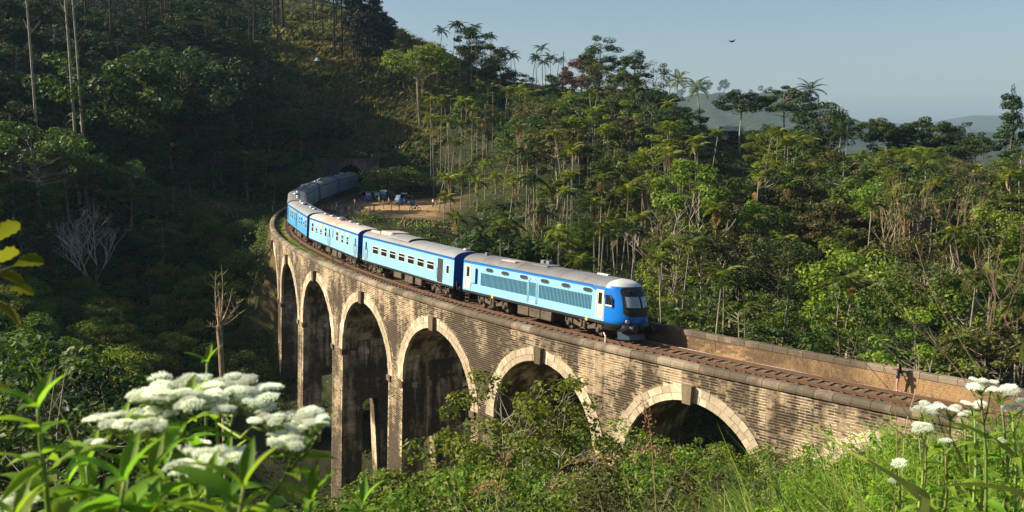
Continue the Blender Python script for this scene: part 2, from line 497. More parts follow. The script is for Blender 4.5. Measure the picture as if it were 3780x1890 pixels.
M['soffit'] = stone_mat('soffit_masonry', (0.74, 0.58, 0.39), (0.075, 0.055, 0.038), stain=0.92, uvb=True, streak=0.9)
M['coping'] = stone_mat('coping_stone', (0.27, 0.215, 0.155), (0.075, 0.058, 0.042), use_obj=True, stain=0.8, streak=0.2)
M['inwall'] = stone_mat('parapet_inner_brick', (0.34, 0.215, 0.11), (0.085, 0.06, 0.04), stain=0.8, streak=0.2)
M['portal'] = stone_mat('portal_stone', (0.24, 0.17, 0.14), (0.06, 0.045, 0.038), stain=0.8)
M['rust'] = plain('rail_rust', (0.165, 0.085, 0.048), 0.7, 0.2, 0.3, 5, bmp=0.2, obj=False)
M['railtop'] = plain('rail_worn', (0.36, 0.24, 0.17), 0.4, 0.6, 0.3, 5, obj=False)
M['sleeper'] = plain('sleeper_timber', (0.17, 0.115, 0.075), 0.9, 0, 0.5, 3, dirt=(0.3, 0.22, 0.14), dirt_amt=0.6, bmp=0.4, obj=False)

def ballast():
    m, t, b = nodes('ballast')
    v = wpos(t)
    vo = t.nodes.new('ShaderNodeTexVoronoi'); vo.inputs['Scale'].default_value = 14; t.links.new(v, vo.inputs['Vector'])
    c = ramp(t, vo.outputs['Color'], [(0.1, (0.06, 0.045, 0.032)), (0.55, (0.17, 0.12, 0.08)), (0.95, (0.34, 0.25, 0.17))])
    d = ramp(t, noise(t, v, 0.5, 4), [(0.42, 0.0), (0.6, 1.0)])
    c = mixc(t, math_(t, 'MULTIPLY', d, 0.7), c, (0.30, 0.20, 0.11))
    t.links.new(c, b.inputs['Base Color']); setin(b, {'Roughness': 0.95, 'Specular IOR Level': 0.1})
    bump(t, b, vo.outputs['Distance'], 0.8, 0.05)
    return m
M['ballast'] = ballast()

def ground_mat():
    m, t, b = nodes('ground_earth')
    v = wpos(t)
    n = noise(t, v, 0.4, 6, 0.6)
    c = ramp(t, n, [(0.3, (0.018, 0.022, 0.010)), (0.5, (0.035, 0.042, 0.016)), (0.7, (0.075, 0.062, 0.03))])
    at_ = t.nodes.new('ShaderNodeAttribute'); at_.attribute_name = 'sand'
    sand = mixc(t, noise(t, v, 0.8, 5), (0.50, 0.315, 0.155), (0.36, 0.22, 0.11))
    c = mixc(t, math_(t, 'MULTIPLY', at_.outputs['Fac'], math_(t, 'MULTIPLY_ADD', noise(t, v, 0.9, 4), 2.4, -0.35, clamp=True), clamp=True), c, sand)
    t.links.new(c, b.inputs['Base Color']); setin(b, {'Roughness': 0.95, 'Specular IOR Level': 0.08})
    bump(t, b, noise(t, v, 3.0, 5), 0.6, 0.12)
    return m
M['ground'] = ground_mat()
M['sand'] = plain('sandy_earth', (0.50, 0.315, 0.155), 0.95, 0, 0.25, 0.6, bmp=0.3, obj=False)

def far_mat(name, a, b_):
    m, t, b = nodes(name)
    c = mixc(t, noise(t, wpos(t), 0.02, 6, 0.7), a, b_)
    t.links.new(c, b.inputs['Base Color']); setin(b, {'Roughness': 1.0, 'Specular IOR Level': 0.0})
    bump(t, b, noise(t, wpos(t), 0.05, 6, 0.7), 1.0, 14.0)
    return m
M['far'] = far_mat('far_forest', (0.02, 0.04, 0.015), (0.08, 0.09, 0.04))

# train paints (object x runs back along the car, z up)
def paint(name, light, band, nose=False):
    m, t, b = nodes(name)
    v = opos(t)
    sp = t.nodes.new('ShaderNodeSeparateXYZ'); t.links.new(v, sp.inputs[0])
    X, Z = sp.outputs[0], sp.outputs[2]
    n = noise(t, v, 1.3, 5, 0.6)
    st = t.nodes.new('ShaderNodeVectorMath'); st.operation = 'MULTIPLY'; t.links.new(v, st.inputs[0]); st.inputs[1].default_value = (3, 3, 0.35)
    ns = noise(t, st.outputs[0], 2.2, 4, 0.6)
    c = mixc(t, ramp(t, n, [(0.35, 0.0), (0.8, 0.35)]), light, tuple(x * 0.7 for x in light))
    c = mixc(t, ramp(t, ns, [(0.42, 0.0), (0.72, 0.5)]), c, (0.24, 0.27, 0.26))
    fr = math_(t, 'FRACT', math_(t, 'MULTIPLY', X, 0.5464)); c = mixc(t, math_(t, 'MULTIPLY', math_(t, 'LESS_THAN', fr, 0.012), 0.35), c, (0.05, 0.12, 0.18))
    f = math_(t, 'GREATER_THAN', Z, 3.27)
    if nose:
        zz = math_(t, 'MAXIMUM', math_(t, 'SUBTRACT', Z, 2.55), 0.0)
        e = math_(t, 'MULTIPLY_ADD', math_(t, 'POWER', zz, 1.5), 2.7, 2.72)
        f = math_(t, 'MAXIMUM', f, math_(t, 'LESS_THAN', X, e))
    c = mixc(t, f, c, mixc(t, math_(t, 'MULTIPLY', n, 0.4), band, tuple(x * 0.6 for x in band)))
    gr = ramp(t, math_(t, 'ADD', Z, math_(t, 'MULTIPLY', ns, 0.5)), [(0.0, 0.55), (1.0, 0.0)])
    grm = math_(t, 'MULTIPLY', math_(t, 'SUBTRACT', 1.75, math_(t, 'ADD', Z, math_(t, 'MULTIPLY', ns, 0.5))), 0.5, clamp=True)
    c = mixc(t, grm, c, (0.22, 0.17, 0.12))
    t.links.new(c, b.inputs['Base Color']); setin(b, {'Roughness': 0.42, 'Specular IOR Level': 0.45})
    bump(t, b, noise(t, v, 1.6, 2), 0.12, 0.03)
    return m
BAND = (0.008, 0.13, 0.43)
M['paint'] = paint('paint_light_blue', (0.25, 0.57, 0.80), BAND)
M['paint_loco'] = paint('paint_loco_blue', (0.25, 0.57, 0.80), (0.006, 0.17, 0.62), True)
M['coach_mid'] = paint('coach_mid_blue', (0.045, 0.33, 0.66), BAND)  # deeper, more saturated blue than the coaches ahead
M['coach_dull'] = paint('coach_dull_blue', (0.10, 0.30, 0.44), BAND)  # duller, darker blue for the coaches at the tail
M['blue'] = plain('paint_deep_blue', (0.006, 0.09, 0.33), 0.5, 0, 0.15, 2, dirt=(0.06, 0.06, 0.07), dirt_amt=0.35)
M['noseblue'] = plain('paint_nose_blue', (0.006, 0.17, 0.62), 0.3, 0, 0.06, 1.5, dirt=(0.02, 0.1, 0.3), dirt_amt=0.3, spec=0.5)
M['roof'] = plain('roof_grey', (0.265, 0.275, 0.285), 0.75, 0.0, 0.12, 1.2, dirt=(0.20, 0.17, 0.14), dirt_amt=0.65)
M['roof_dark'] = plain('roof_grey_sooty', (0.19, 0.195, 0.205), 0.75, 0.0, 0.15, 1.2, dirt=(0.12, 0.10, 0.09), dirt_amt=0.9)
M['roof_rust'] = plain('roof_rusty', (0.46, 0.43, 0.39), 0.75, 0.0, 0.1, 1.1, dirt=(0.58, 0.24, 0.15), dirt_amt=0.95)
M['roof_white'] = plain('roof_white', (0.66, 0.66, 0.63), 0.5, 0.0, 0.08, 1.5)
M['glass'] = plain('window_glass', (0.015, 0.018, 0.02), 0.12, 0, 0.1, 3, spec=0.6)
M['glass_w'] = plain('windscreen_glass', (0.30, 0.37, 0.40), 0.08, 0, 0.1, 3, spec=0.8)
M['frame_w'] = plain('frame_cream', (0.60, 0.57, 0.50), 0.55, 0, 0.1, 3)
M['shutter'] = plain('shutter_cream', (0.52, 0.47, 0.36), 0.6, 0, 0.15, 6)
M['black'] = plain('black_paint', (0.018, 0.018, 0.02), 0.45, 0, 0.2, 2, dirt=(0.05, 0.045, 0.04), dirt_amt=0.4)
M['grime'] = plain('underframe_grime', (0.10, 0.075, 0.055), 0.85, 0.1, 0.45, 3, dirt=(0.20, 0.15, 0.10), dirt_amt=0.6, bmp=0.4)
M['under'] = plain('underframe_and_doorway_shade', (0.035, 0.03, 0.027), 0.85, 0.0, 0.4, 3, dirt=(0.10, 0.08, 0.06), dirt_amt=0.5)
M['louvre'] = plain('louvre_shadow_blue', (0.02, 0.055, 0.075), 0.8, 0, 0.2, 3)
M['lblue'] = plain('paint_louvre_blue', (0.10, 0.31, 0.46), 0.5, 0, 0.15, 2, dirt=(0.1, 0.13, 0.14), dirt_amt=0.5)
M['metal'] = plain('metal_pale', (0.5, 0.5, 0.5), 0.4, 0.7, 0.2, 3)
M['yellow'] = plain('paint_yellow', (0.75, 0.42, 0.02), 0.6)
M['white'] = plain('paint_white', (0.75, 0.74, 0.7), 0.6)
M['red'] = plain('paint_red', (0.5, 0.06, 0.03), 0.6)
M['plough'] = plain('plough_grey', (0.13, 0.17, 0.22), 0.5, 0.3, 0.2, 3, dirt=(0.1, 0.08, 0.06), dirt_amt=0.5)
M['rubber'] = plain('rubber', (0.02, 0.02, 0.02), 0.8)
M['darkin'] = plain('dark_interior', (0.006, 0.006, 0.008), 1.0, spec=0.0)
M['skin'] = plain('skin', (0.46, 0.24, 0.15), 0.6)
M['skin_d'] = plain('skin_brown', (0.17, 0.085, 0.045), 0.6)
M['hair'] = plain('hair_dark', (0.02, 0.013, 0.01), 0.5)
for nm, c in dict(white=(0.75, 0.74, 0.72), black=(0.02, 0.02, 0.025), navy=(0.025, 0.04, 0.12), red=(0.45, 0.05, 0.05), green=(0.10, 0.22, 0.13), teal=(0.05, 0.35, 0.3),
                  pink=(0.6, 0.25, 0.25), blue=(0.12, 0.22, 0.5), grey=(0.25, 0.25, 0.26), denim=(0.10, 0.16, 0.28), khaki=(0.32, 0.26, 0.16), maroon=(0.2, 0.03, 0.04), yellow=(0.6, 0.35, 0.03)).items():
    M['cloth_' + nm] = plain('cloth_' + nm, c, 0.85, var=0.1)
M['tuk_blue'] = plain('tuktuk_blue', (0.02, 0.13, 0.42), 0.35)
M['tuk_green'] = plain('tuktuk_green', (0.02, 0.12, 0.09), 0.35)
M['canvas'] = plain('canvas_black', (0.018, 0.018, 0.022), 0.7)
M['canvas_w'] = plain('canvas_white', (0.6, 0.6, 0.55), 0.7)
M['tile'] = plain('roof_tile', (0.26, 0.11, 0.07), 0.85, 0, 0.4, 4, dirt=(0.08, 0.05, 0.04), dirt_amt=0.7)
M['tin'] = plain('roof_tin', (0.42, 0.40, 0.37), 0.6, 0.2, 0.2, 2, dirt=(0.2, 0.13, 0.09), dirt_amt=0.6)
M['plaster'] = plain('plaster_cream', (0.5, 0.45, 0.37), 0.9, 0, 0.2, 2)
M['teal'] = plain('paint_teal', (0.1, 0.42, 0.5), 0.7)
M['orange'] = plain('paint_orange', (0.6, 0.25, 0.08), 0.7)
M['concrete'] = plain('concrete_strip', (0.5, 0.45, 0.38), 0.9, 0, 0.3, 1, obj=False, bmp=0.2)

# ============================================================ GROUND
def so_chunk(x, y):
    S_, O_, D_ = [], [], []
    for a in range(0, len(x), 8000):
        s, o, d = so_of(x[a:a + 8000], y[a:a + 8000]); S_.append(s); O_.append(o); D_.append(d)
    return np.concatenate(S_), np.concatenate(O_), np.concatenate(D_)
_ground0 = ground
def ground(x, y, rough=True):
    x = np.atleast_1d(np.asarray(x, float)); y = np.atleast_1d(np.asarray(y, float))
    return np.concatenate([_ground0(x[a:a + 8000], y[a:a + 8000], rough) for a in range(0, len(x), 8000)]) if len(x) else x
S_PORTAL = 157.5
gx = np.r_[-9000, -5000, -3000, -1800, -1100, -750, -550, -420, -330, np.arange(-260, 262, 2.6), 330, 420, 550, 750, 1100, 1800, 3000, 5000, 9000]
gy = np.r_[-9000, -4000, -1500, -700, -350, -160, -80, np.arange(-30, 432, 2.6), 520, 640, 800, 1100, 1600, 2400, 4000, 6500, 9000]
GX, GY = np.meshgrid(gx, gy)
gz = ground(GX.ravel(), GY.ravel())
gs, go, gd = so_chunk(GX.ravel(), GY.ravel())
over = (gs > S_PORTAL + 1.0) & (gd < 9) & (gs < 215)
gz = np.where(over, np.maximum(gz, 7.7), gz)
nx_, ny_ = len(gx), len(gy)
idx = np.arange(nx_ * ny_).reshape(ny_, nx_)
GF = np.stack([idx[:-1, :-1], idx[:-1, 1:], idx[1:, 1:], idx[1:, :-1]], -1).reshape(-1, 4)
zq = gz[GF]
hole = (zq.max(1) - zq.min(1) > 3.0) & (np.abs(go[GF]).min(1) < 4.2) & (gs[GF].min(1) > S_PORTAL - 6) & (gs[GF].max(1) < S_PORTAL + 14) & (gd[GF].min(1) < 6)
GF = GF[~hole]
gme = npmesh('ground', np.c_[GX.ravel(), GY.ravel(), gz], GF, smooth=True)
sand = np.clip(1.15 - np.maximum(np.abs(GX.ravel() + 21) / 11, np.abs(GY.ravel() - 176) / 23) ** 3, 0, 1) * (go < -1.5)
sand = np.maximum(sand, np.clip(1.25 - np.abs(go) / 3.2, 0, 1) * (gs > 70) * (gs < 160) * (gd < 8))
sand = np.maximum(sand, np.clip(1.2 - np.hypot((GX.ravel() + 52) / 14, (GY.ravel() - 172) / 4), 0, 1) * 0.8)
at_ = gme.attributes.new('sand', 'FLOAT', 'POINT'); at_.data.foreach_set('value', sand.astype(np.float32))
gobj = link('ground', gme, None, [M['ground']])
tag(gobj, 'hilly valley ground of dark earth under the vegetation', None, None, 'structure')

# far hills: real ridges at their own distance
RIDGE = {}
def ridge(name, y0, y1, x0, x1, hfun, label, step=None):
    nx, ny = 160, 26
    xs = np.linspace(x0, x1, nx); ys = np.linspace(y0, y1, ny)
    X, Y = np.meshgrid(xs, ys)
    prof = np.sin(np.clip((Y - y0) / (y1 - y0), 0, 1) * pi) ** 0.8
    sc = (x1 - x0) / 14
    h = hfun(X)
    z = -60 + (h + 60) * prof * (1 + 0.10 * (vnoise(X, Y, sc, 5) - .5) + 0.05 * (vnoise(X, Y, sc / 4, 6) - .5)) + (vnoise(X, Y, sc / 9, 8) - 0.5) * 0.03 * (h + 60)
    idx = np.arange(nx * ny).reshape(ny, nx)
    F = np.stack([idx[:-1, :-1], idx[:-1, 1:], idx[1:, 1:], idx[1:, :-1]], -1).reshape(-1, 4)
    o = link(name, npmesh(name, np.c_[X.ravel(), Y.ravel(), z.ravel()], F, smooth=True), None, [M['far']])
    RIDGE.setdefault(round((y0 + y1) / 2), (X, z, Y))
    return tag(o, label, None, None, 'structure')
def bumps(lst, base):
    return lambda X: base + sum(a * np.exp(-((X - c) / s_) ** 2) for c, s_, a in lst)
# photo: ridge X 2550-3050, top Y 280..330 ; at 1100 m
def hx(X, d): return (X - 1890) / FPX * d
def hz(Y, d): return CAM_H + (459 - Y) / FPX * d
D1, D2 = 3400, 7400
ridge('hill', D1 - 600, D1 + 600, hx(1900, D1), hx(4700, D1), bumps([(hx(2620, D1), 330, hz(322, D1) - 10), (hx(2900, D1), 110, 62), (hx(3060, D1), 60, 22), (hx(3360, D1), 130, 12)], 0), 'nearer blue hazy hill behind the forest, with single trees on its ridge')
ridge('hill', D2 - 1500, D2 + 1500, hx(300, D2), hx(5400, D2), bumps([(hx(3650, D2), 300, hz(408, D2) - 25), (hx(3860, D2), 260, 60), (hx(3100, D2), 500, 40), (hx(2100, D2), 700, 90)], 15), 'pale blue rounded mountain on the horizon at the far right')

# ============================================================ VIADUCT
bridge = empty('viaduct', P(20.0, 0.6, -20.0))
tag(bridge, 'long curved stone and brick railway viaduct with tall arches carrying the blue train', 'viaduct')
BOFF = Vector(bridge.location)
def rel(V):
    return np.asarray(V) - np.array(BOFF)
KS = [-18.4, -5.8, 6.8, 20.1, 33.7, 47.8, 61.4, 76.0]
RS = [4.9, 5.0, 5.15, 5.35, 5.5, 5.55, 5.55, 5.7]
ZC = [-1.9 - r for r in RS]
ZBOT = -28.0
S0, S1 = -30.0, 116.0
OW, OI = 3.30, -2.40
def batter(z, o):
    return o + np.sign(o) * np.maximum(0, (-7.0 - np.asarray(z))) * 0.028
V, F, UVs, MI = [], [], [], []
def quad(p, uv, m):
    b = len(V); V.extend(p); F.append((b, b + 1, b + 2, b + 3)); UVs.extend(uv); MI.append(m)
def arch_z(s):
    for k, r, zc in zip(KS, RS, ZC):
        if abs(s - k) < r - 1e-6:
            return zc + math.sqrt(r * r - (s - k) ** 2), zc
    return None, None
edges = sorted(set([S0, S1] + [round(k - r, 4) for k, r in zip(KS, RS)] + [round(k + r, 4) for k, r in zip(KS, RS)]))
for k, r in zip(KS, RS):
    edges += [k + r * math.cos(a) for a in np.linspace(0, pi, 25)[1:-1]]
edges = sorted(edges)
fin = []
for a, b in zip(edges[:-1], edges[1:]):
    n = max(1, int(math.ceil((b - a) / 1.0)))
    fin += [a + (b - a) * i / n for i in range(n)]
fin.append(edges[-1])
def PP(s, o, z): return tuple(P(s, batter(z, o), z))
ZT = -0.05
for a, b in zip(fin[:-1], fin[1:]):
    mid = (a + b) / 2
    za, zc = arch_z(mid)
    if za is not None:
        k = [k for k, r in zip(KS, RS) if abs(mid - k) < r][0]; r = RS[KS.index(k)]
        z1 = zc + math.sqrt(max(0, r * r - (a - k) ** 2)); z2 = zc + math.sqrt(max(0, r * r - (b - k) ** 2))
        zs = [[ZT, z1], [ZT, z2]]
        nsub = 1
        quad([PP(a, OW, z1), PP(b, OW, z2), PP(b, OW, ZT), PP(a, OW, ZT)], [(a, z1), (b, z2), (b, ZT), (a, ZT)], 0)
        quad([PP(a, OI, ZT), PP(b, OI, ZT), PP(b, OI, z2), PP(a, OI, z1)], [(a, ZT), (b, ZT), (b, z2), (a, z1)], 0)
        an1 = math.atan2(z1 - zc, a - k) * r; an2 = math.atan2(z2 - zc, b - k) * r
        for j in range(4):
            oa, ob = OI + (OW - OI) * j / 4, OI + (OW - OI) * (j + 1) / 4
            quad([PP(a, oa, z1), PP(b, oa, z2), PP(b, ob, z2), PP(a, ob, z1)], [(oa, an1), (oa, an2), (ob, an2), (ob, an1)], 1)
    else:
        zz = [ZT, -7.0, -14, -21, ZBOT]
        if mid > 82: zz = [ZT, -7, -14]
        for z_t, z_b in zip(zz[:-1], zz[1:]):
            quad([PP(a, OW, z_b), PP(b, OW, z_b), PP(b, OW, z_t), PP(a, OW, z_t)], [(a, z_b), (b, z_b), (b, z_t), (a, z_t)], 0)
            quad([PP(a, OI, z_t), PP(b, OI, z_t), PP(b, OI, z_b), PP(a, OI, z_b)], [(a, z_t), (b, z_t), (b, z_b), (a, z_b)], 0)
# pier jambs with the small arched passage through each pier
OPC, OPW, OPT = 0.45, 0.75, -12.6
pier_edges = []
allp = [(S0, KS[0] - RS[0])] + [(KS[i] + RS[i], KS[i + 1] - RS[i + 1]) for i in range(len(KS) - 1)] + [(KS[-1] + RS[-1], S1)]
for pi_, (pa, pb) in enumerate(allp):
    passage = 3 <= pi_ <= 6
    for s_, sg in ((pa, 1), (pb, -1)):
        if s_ in (S0, S1): continue
        zc = ZC[KS.index(min(KS, key=lambda k: abs(abs(s_ - k) - RS[KS.index(k)])))]
        os_ = [OI, OPC - OPW] + [OPC - OPW * math.cos(t) for t in np.linspace(0, pi, 9)[1:-1]] + [OPC + OPW, OW]
        for oa, ob in zip(os_[:-1], os_[1:]):
            om = (oa + ob) / 2
            inside = passage and abs(om - OPC) < OPW
            for z_t, z_b in ((zc, OPT), (OPT, ZBOT)):
                if inside:
                    ta = OPT - OPW + math.sqrt(max(0, OPW ** 2 - (oa - OPC) ** 2)); tb = OPT - OPW + math.sqrt(max(0, OPW ** 2 - (ob - OPC) ** 2))
                    if z_t == OPT: continue
                    quad([PP(s_, oa, ta), PP(s_, ob, tb), PP(s_, ob, zc), PP(s_, oa, zc)], [(oa, ta), (ob, tb), (ob, zc), (oa, zc)], 1)
                    if sg == 1:
                        quad([PP(pa, oa, ta), PP(pb, oa, ta), PP(pb, ob, tb), PP(pa, ob, tb)], [(0, oa), (pb - pa, oa), (pb - pa, ob), (0, ob)], 1)
                else:
                    quad([PP(s_, oa, z_b), PP(s_, ob, z_b), PP(s_, ob, z_t), PP(s_, oa, z_t)], [(oa, z_b), (ob, z_b), (ob, z_t), (oa, z_t)], 1)
    if passage:
        for o_ in (OPC - OPW, OPC + OPW):
            quad([PP(pa, o_, ZBOT), PP(pb, o_, ZBOT), PP(pb, o_, OPT - OPW), PP(pa, o_, OPT - OPW)], [(0, ZBOT), (pb - pa, ZBOT), (pb - pa, OPT), (0, OPT)], 1)
me = npmesh('viaduct_body', rel(V), F, MI)
uvl = me.uv_layers.new(name='UVMap'); uvl.data.foreach_set('uv', np.array(UVs, np.float32).ravel())
link('masonry_body', me, bridge, [M['mortar'], M['soffit']])

# individual blocks on the outer face, proud of the mortar
RH = 0.158
rowsB = []
for r_ in range(180):
    z1 = ZT - 0.03 - r_ * RH; z0 = z1 - RH + 0.036
    if z0 < -27: break
    s = S0 + rng.uniform(0, .3)
    while s < S1 - 0.5:
        L = rng.uniform(0.32, 0.42)
        rowsB.append((s, s + L - 0.014, z0, z1)); s += L
B = np.array(rowsB)
sm, zm = (B[:, 0] + B[:, 1]) / 2, (B[:, 2] + B[:, 3]) / 2
keep = np.ones(len(B), bool)
for k, r, zc in zip(KS, RS, ZC):
    dd = np.hypot(sm - k, zm - zc)
    keep &= ~((zm > zc) & (dd < r + 0.97)) & ~((zm <= zc) & (np.abs(sm - k) < r + 0.14))
    keep &= ~((np.abs(sm - k) < 0.55) & (zm > zc + r - 0.2) & (zm < zc + r + 1.1))
pw = P(sm, OW, zm)
keep &= zm > ground(pw[:, 0], pw[:, 1]) - 0.4
keep &= ~((sm > 83) & (zm < -9))
B = B[keep]
pr = rng.uniform(0.004, 0.020, len(B)) * (rng.random(len(B)) > 0.03)
jit = rng.uniform(-0.003, 0.003, (len(B), 4))
def block_verts(B, pr, jit):
    out = np.empty((len(B), 8, 3))
    for j, (si, zi) in enumerate(((0, 2), (1, 2), (1, 3), (0, 3))):
        s_, z_ = B[:, si] + jit[:, 0 if si == 0 else 1], B[:, zi] + jit[:, 2 if zi == 2 else 3]
        out[:, j] = P(s_, batter(z_, OW) - 0.02, z_)
        ins = 0.008
        s2 = s_ + (ins if si == 0 else -ins); z2 = z_ + (ins if zi == 2 else -ins)
        out[:, 4 + j] = P(s2, batter(z2, OW) + pr, z2)
    return out
BV = block_verts(B, pr, jit)
BFq = np.array([(4, 5, 6, 7), (0, 1, 5, 4), (1, 2, 6, 5), (2, 3, 7, 6), (3, 0, 4, 7)])
cen = BV[:, 4:].mean(1)
U, Vv = pix(cen[:, 0], cen[:, 1], cen[:, 2])
inside = (U > 0) & (U < 3700) & (Vv < 1750)
order = np.argsort(np.where(inside, np.hypot(np.hypot(cen[:, 0], cen[:, 1]), cen[:, 2] - 14), 1e6))
near = order[:300]; rest = order[300:]
VV = rel(BV[rest].reshape(-1, 3))
FF = (np.arange(len(rest))[:, None, None] * 8 + BFq[None]).reshape(-1, 4)
o = link('brickwork', npmesh('brickwork', VV, FF), bridge, [M['brick']]); tag(o, kind='stuff')
def box_obj(name, verts8, parent, mat, origin=True):
    c = verts8.mean(0)
    me = bpy.data.meshes.new(name)
    me.from_pydata([tuple(v) for v in (verts8 - c)], [], [tuple(f) for f in BFq] + [(0, 3, 2, 1)])
    me.materials.append(mat)
    o = link(name, me, parent); o.location = c - np.array(BOFF)
    return o
for i in near: box_obj('brick', BV[i], bridge, M['brick_o'])

# arch rings of pale voussoirs in two rows, dark keystones, corbels
RV = []; nring = []
for a_, (k, r, zc) in enumerate(zip(KS, RS, ZC)):
    for row, (ra, rb, n) in enumerate(((r - 0.02, r + 0.40, 33), (r + 0.425, r + 0.86, 31))):
        for j in range(n):
            t0, t1 = pi * j / n + 0.0018, pi * (j + 1) / n - 0.0018
            tm = (t0 + t1) / 2
            if abs(math.cos(tm)) * r < 0.33: continue
            t0 += rng.uniform(-.0008, .0008); pq = 0.05 + rng.uniform(-0.012, 0.03)
            rb2 = rb + (rng.uniform(-0.03, 0.08) if row else 0)
            v = np.empty((8, 3))
            for q, (t, rr) in enumerate(((t0, ra), (t0, rb2), (t1, rb2), (t1, ra))):
                s_, z_ = k - math.cos(t) * rr, zc + math.sin(t) * rr
                v[q] = P(s_, batter(z_, OW) - 0.25, z_); v[4 + q] = P(s_, batter(z_, OW) + pq, z_)
            RV.append((a_, v))
dist = [np.linalg.norm(v.mean(0) - np.array([0, 0, 14])) if abs(a_ - 0) > 0 else 999 for a_, v in RV]
od = np.argsort(dist)
rv_near = [RV[i][1] for i in od[:296]]; rv_rest = [RV[i][1] for i in od[296:]]
for v in rv_near: box_obj('voussoir', v, bridge, M['vous_o'])
VV = rel(np.array(rv_rest).reshape(-1, 3)); BF6 = np.array([(4, 5, 6, 7), (0, 1, 5, 4), (1, 2, 6, 5), (2, 3, 7, 6), (3, 0, 4, 7), (0, 3, 2, 1)])
FF = (np.arange(len(rv_rest))[:, None, None] * 8 + BF6[None]).reshape(-1, 4)
o = link('voussoirs', npmesh('voussoirs', VV, FF), bridge, [M['vous']]); o.name = 'arch_ring_stones'; tag(o, kind='stuff')
def sbox(s0, s1, o0, o1, z0, z1, taper=0.0):
    v = np.empty((8, 3))
    for q, (s_, z_) in enumerate(((s0 + taper, z0), (s1 - taper, z0), (s1, z1), (s0, z1))):
        v[q] = P(s_, o0, z_); v[4 + q] = P(s_, o1, z_)
    return v
for k, r, zc in zip(KS, RS, ZC):
    box_obj('keystone', sbox(k - 0.36, k + 0.36, OW - 0.3, OW + 0.34, zc + r - 0.12, zc + r + 0.98, 0.07), bridge, M['keyst'])
for (pa, pb), zc in list(zip(allp, ZC + [ZC[-1]]))[1:-1]:
    for sf, sg in ((pa, -1), (pb, 1)):
        for oc in (-1.7, -0.4, 0.9, 2.3):
            s_a, s_b = sorted((sf, sf + sg * 0.28))
            box_obj('corbel', sbox(s_a, s_b, oc - 0.2, oc + 0.2, zc - 0.62, zc - 0.2), bridge, M['vous_o'])
        s_a, s_b = sorted((sf - sg * 0.5, sf + sg * 0.16))
        box_obj('springer', sbox(s_a, s_b, 2.9, OW + 0.16, zc - 0.5, zc + 0.0), bridge, M['keyst'])

# coping on the outer edge: rounded stones about a metre long
s = S0 + 0.0
i = 0
while s < S1 + 1.5:
    L = 1.02 if s < 60 else 1.5
    prof = [(2.84, -0.05), (3.46, -0.05), (3.50, 0.10), (3.47, 0.24), (3.36, 0.34), (3.20, 0.375), (2.92, 0.36), (2.84, 0.30)]
    hh = rng.uniform(-0.012, 0.012)
    vs = [P(s_, o_ + hh * 0.6, z_ + (hh if z_ > 0 else 0)) for s_ in (s + 0.012, s + L - 0.012) for o_, z_ in prof]
    c = np.mean(vs, 0)
    me = bpy.data.meshes.new('coping_stone')
    n = len(prof)
    me.from_pydata([tuple(v - c) for v in vs], [], [tuple(range(n - 1, -1, -1)), tuple(range(n, 2 * n))] + [(j, (j + 1) % n, n + (j + 1) % n, n + j) for j in range(n)])
    me.materials.append(M['coping'])
    o = link('coping_stone', me, bridge); o.location = c - np.array(BOFF)
    s += L
    i += 1
# inner parapet: low brick wall with flat coping stones
ipar = empty('parapet_wall', P(-10, -2.2, -0.4))
tag(ipar, 'low brick wall with flat pale coping stones on the far side of the track', 'wall')
IOFF = np.array(ipar.location)
V, F = [], []
ss = np.arange(-58, 84, 1.0)
for a, b in zip(ss[:-1], ss[1:]):
    for oo in (-2.02, -2.42):
        n0 = len(V); V += [P(a, oo, -0.7), P(b, oo, -0.7), P(b, oo, 0.62), P(a, oo, 0.62)]; F.append((n0, n0 + 1, n0 + 2, n0 + 3))
link('wall_core', npmesh('wall_core', np.array(V) - IOFF, F), ipar, [M['inwall']])
# courses of brick on the visible face
rows = []
for r_ in range(7):
    s = -58 + rng.uniform(0, .3)
    while s < 10:
        L = rng.uniform(0.3, 0.5); rows.append((s, s + L - .02, -0.42 + r_ * .15, -0.42 + r_ * .15 + .132)); s += L
R_ = np.array(rows); pv = rng.uniform(0.004, 0.014, len(R_))
def pv_verts(R_, pv):
    out = np.empty((len(R_), 8, 3))
    for j, (si, zi) in enumerate(((0, 2), (1, 2), (1, 3), (0, 3))):
        out[:, j] = P(R_[:, si], -2.05, R_[:, zi]); out[:, 4 + j] = P(R_[:, si], -2.02 + pv, R_[:, zi])
    return out
PV = pv_verts(R_, pv)
FF = (np.arange(len(R_))[:, None, None] * 8 + BFq[None]).reshape(-1, 4)
cc = PV.mean(1)
od = np.argsort(np.abs(R_[:, 0] + 17))
for i_ in od[:290]:
    c = PV[i_].mean(0); me = bpy.data.meshes.new('brick'); me.from_pydata([tuple(v) for v in PV[i_] - c], [], [tuple(f) for f in BFq]); me.materials.append(M['inwall'])
    o = link('brick', me, ipar); o.location = c - IOFF
rr = od[290:]
FF = (np.arange(len(rr))[:, None, None] * 8 + BFq[None]).reshape(-1, 4)
o = link('brick_courses', npmesh('brick_courses', PV[rr].reshape(-1, 3) - IOFF, FF), ipar, [M['inwall']]); tag(o, kind='stuff')
s = -58.0
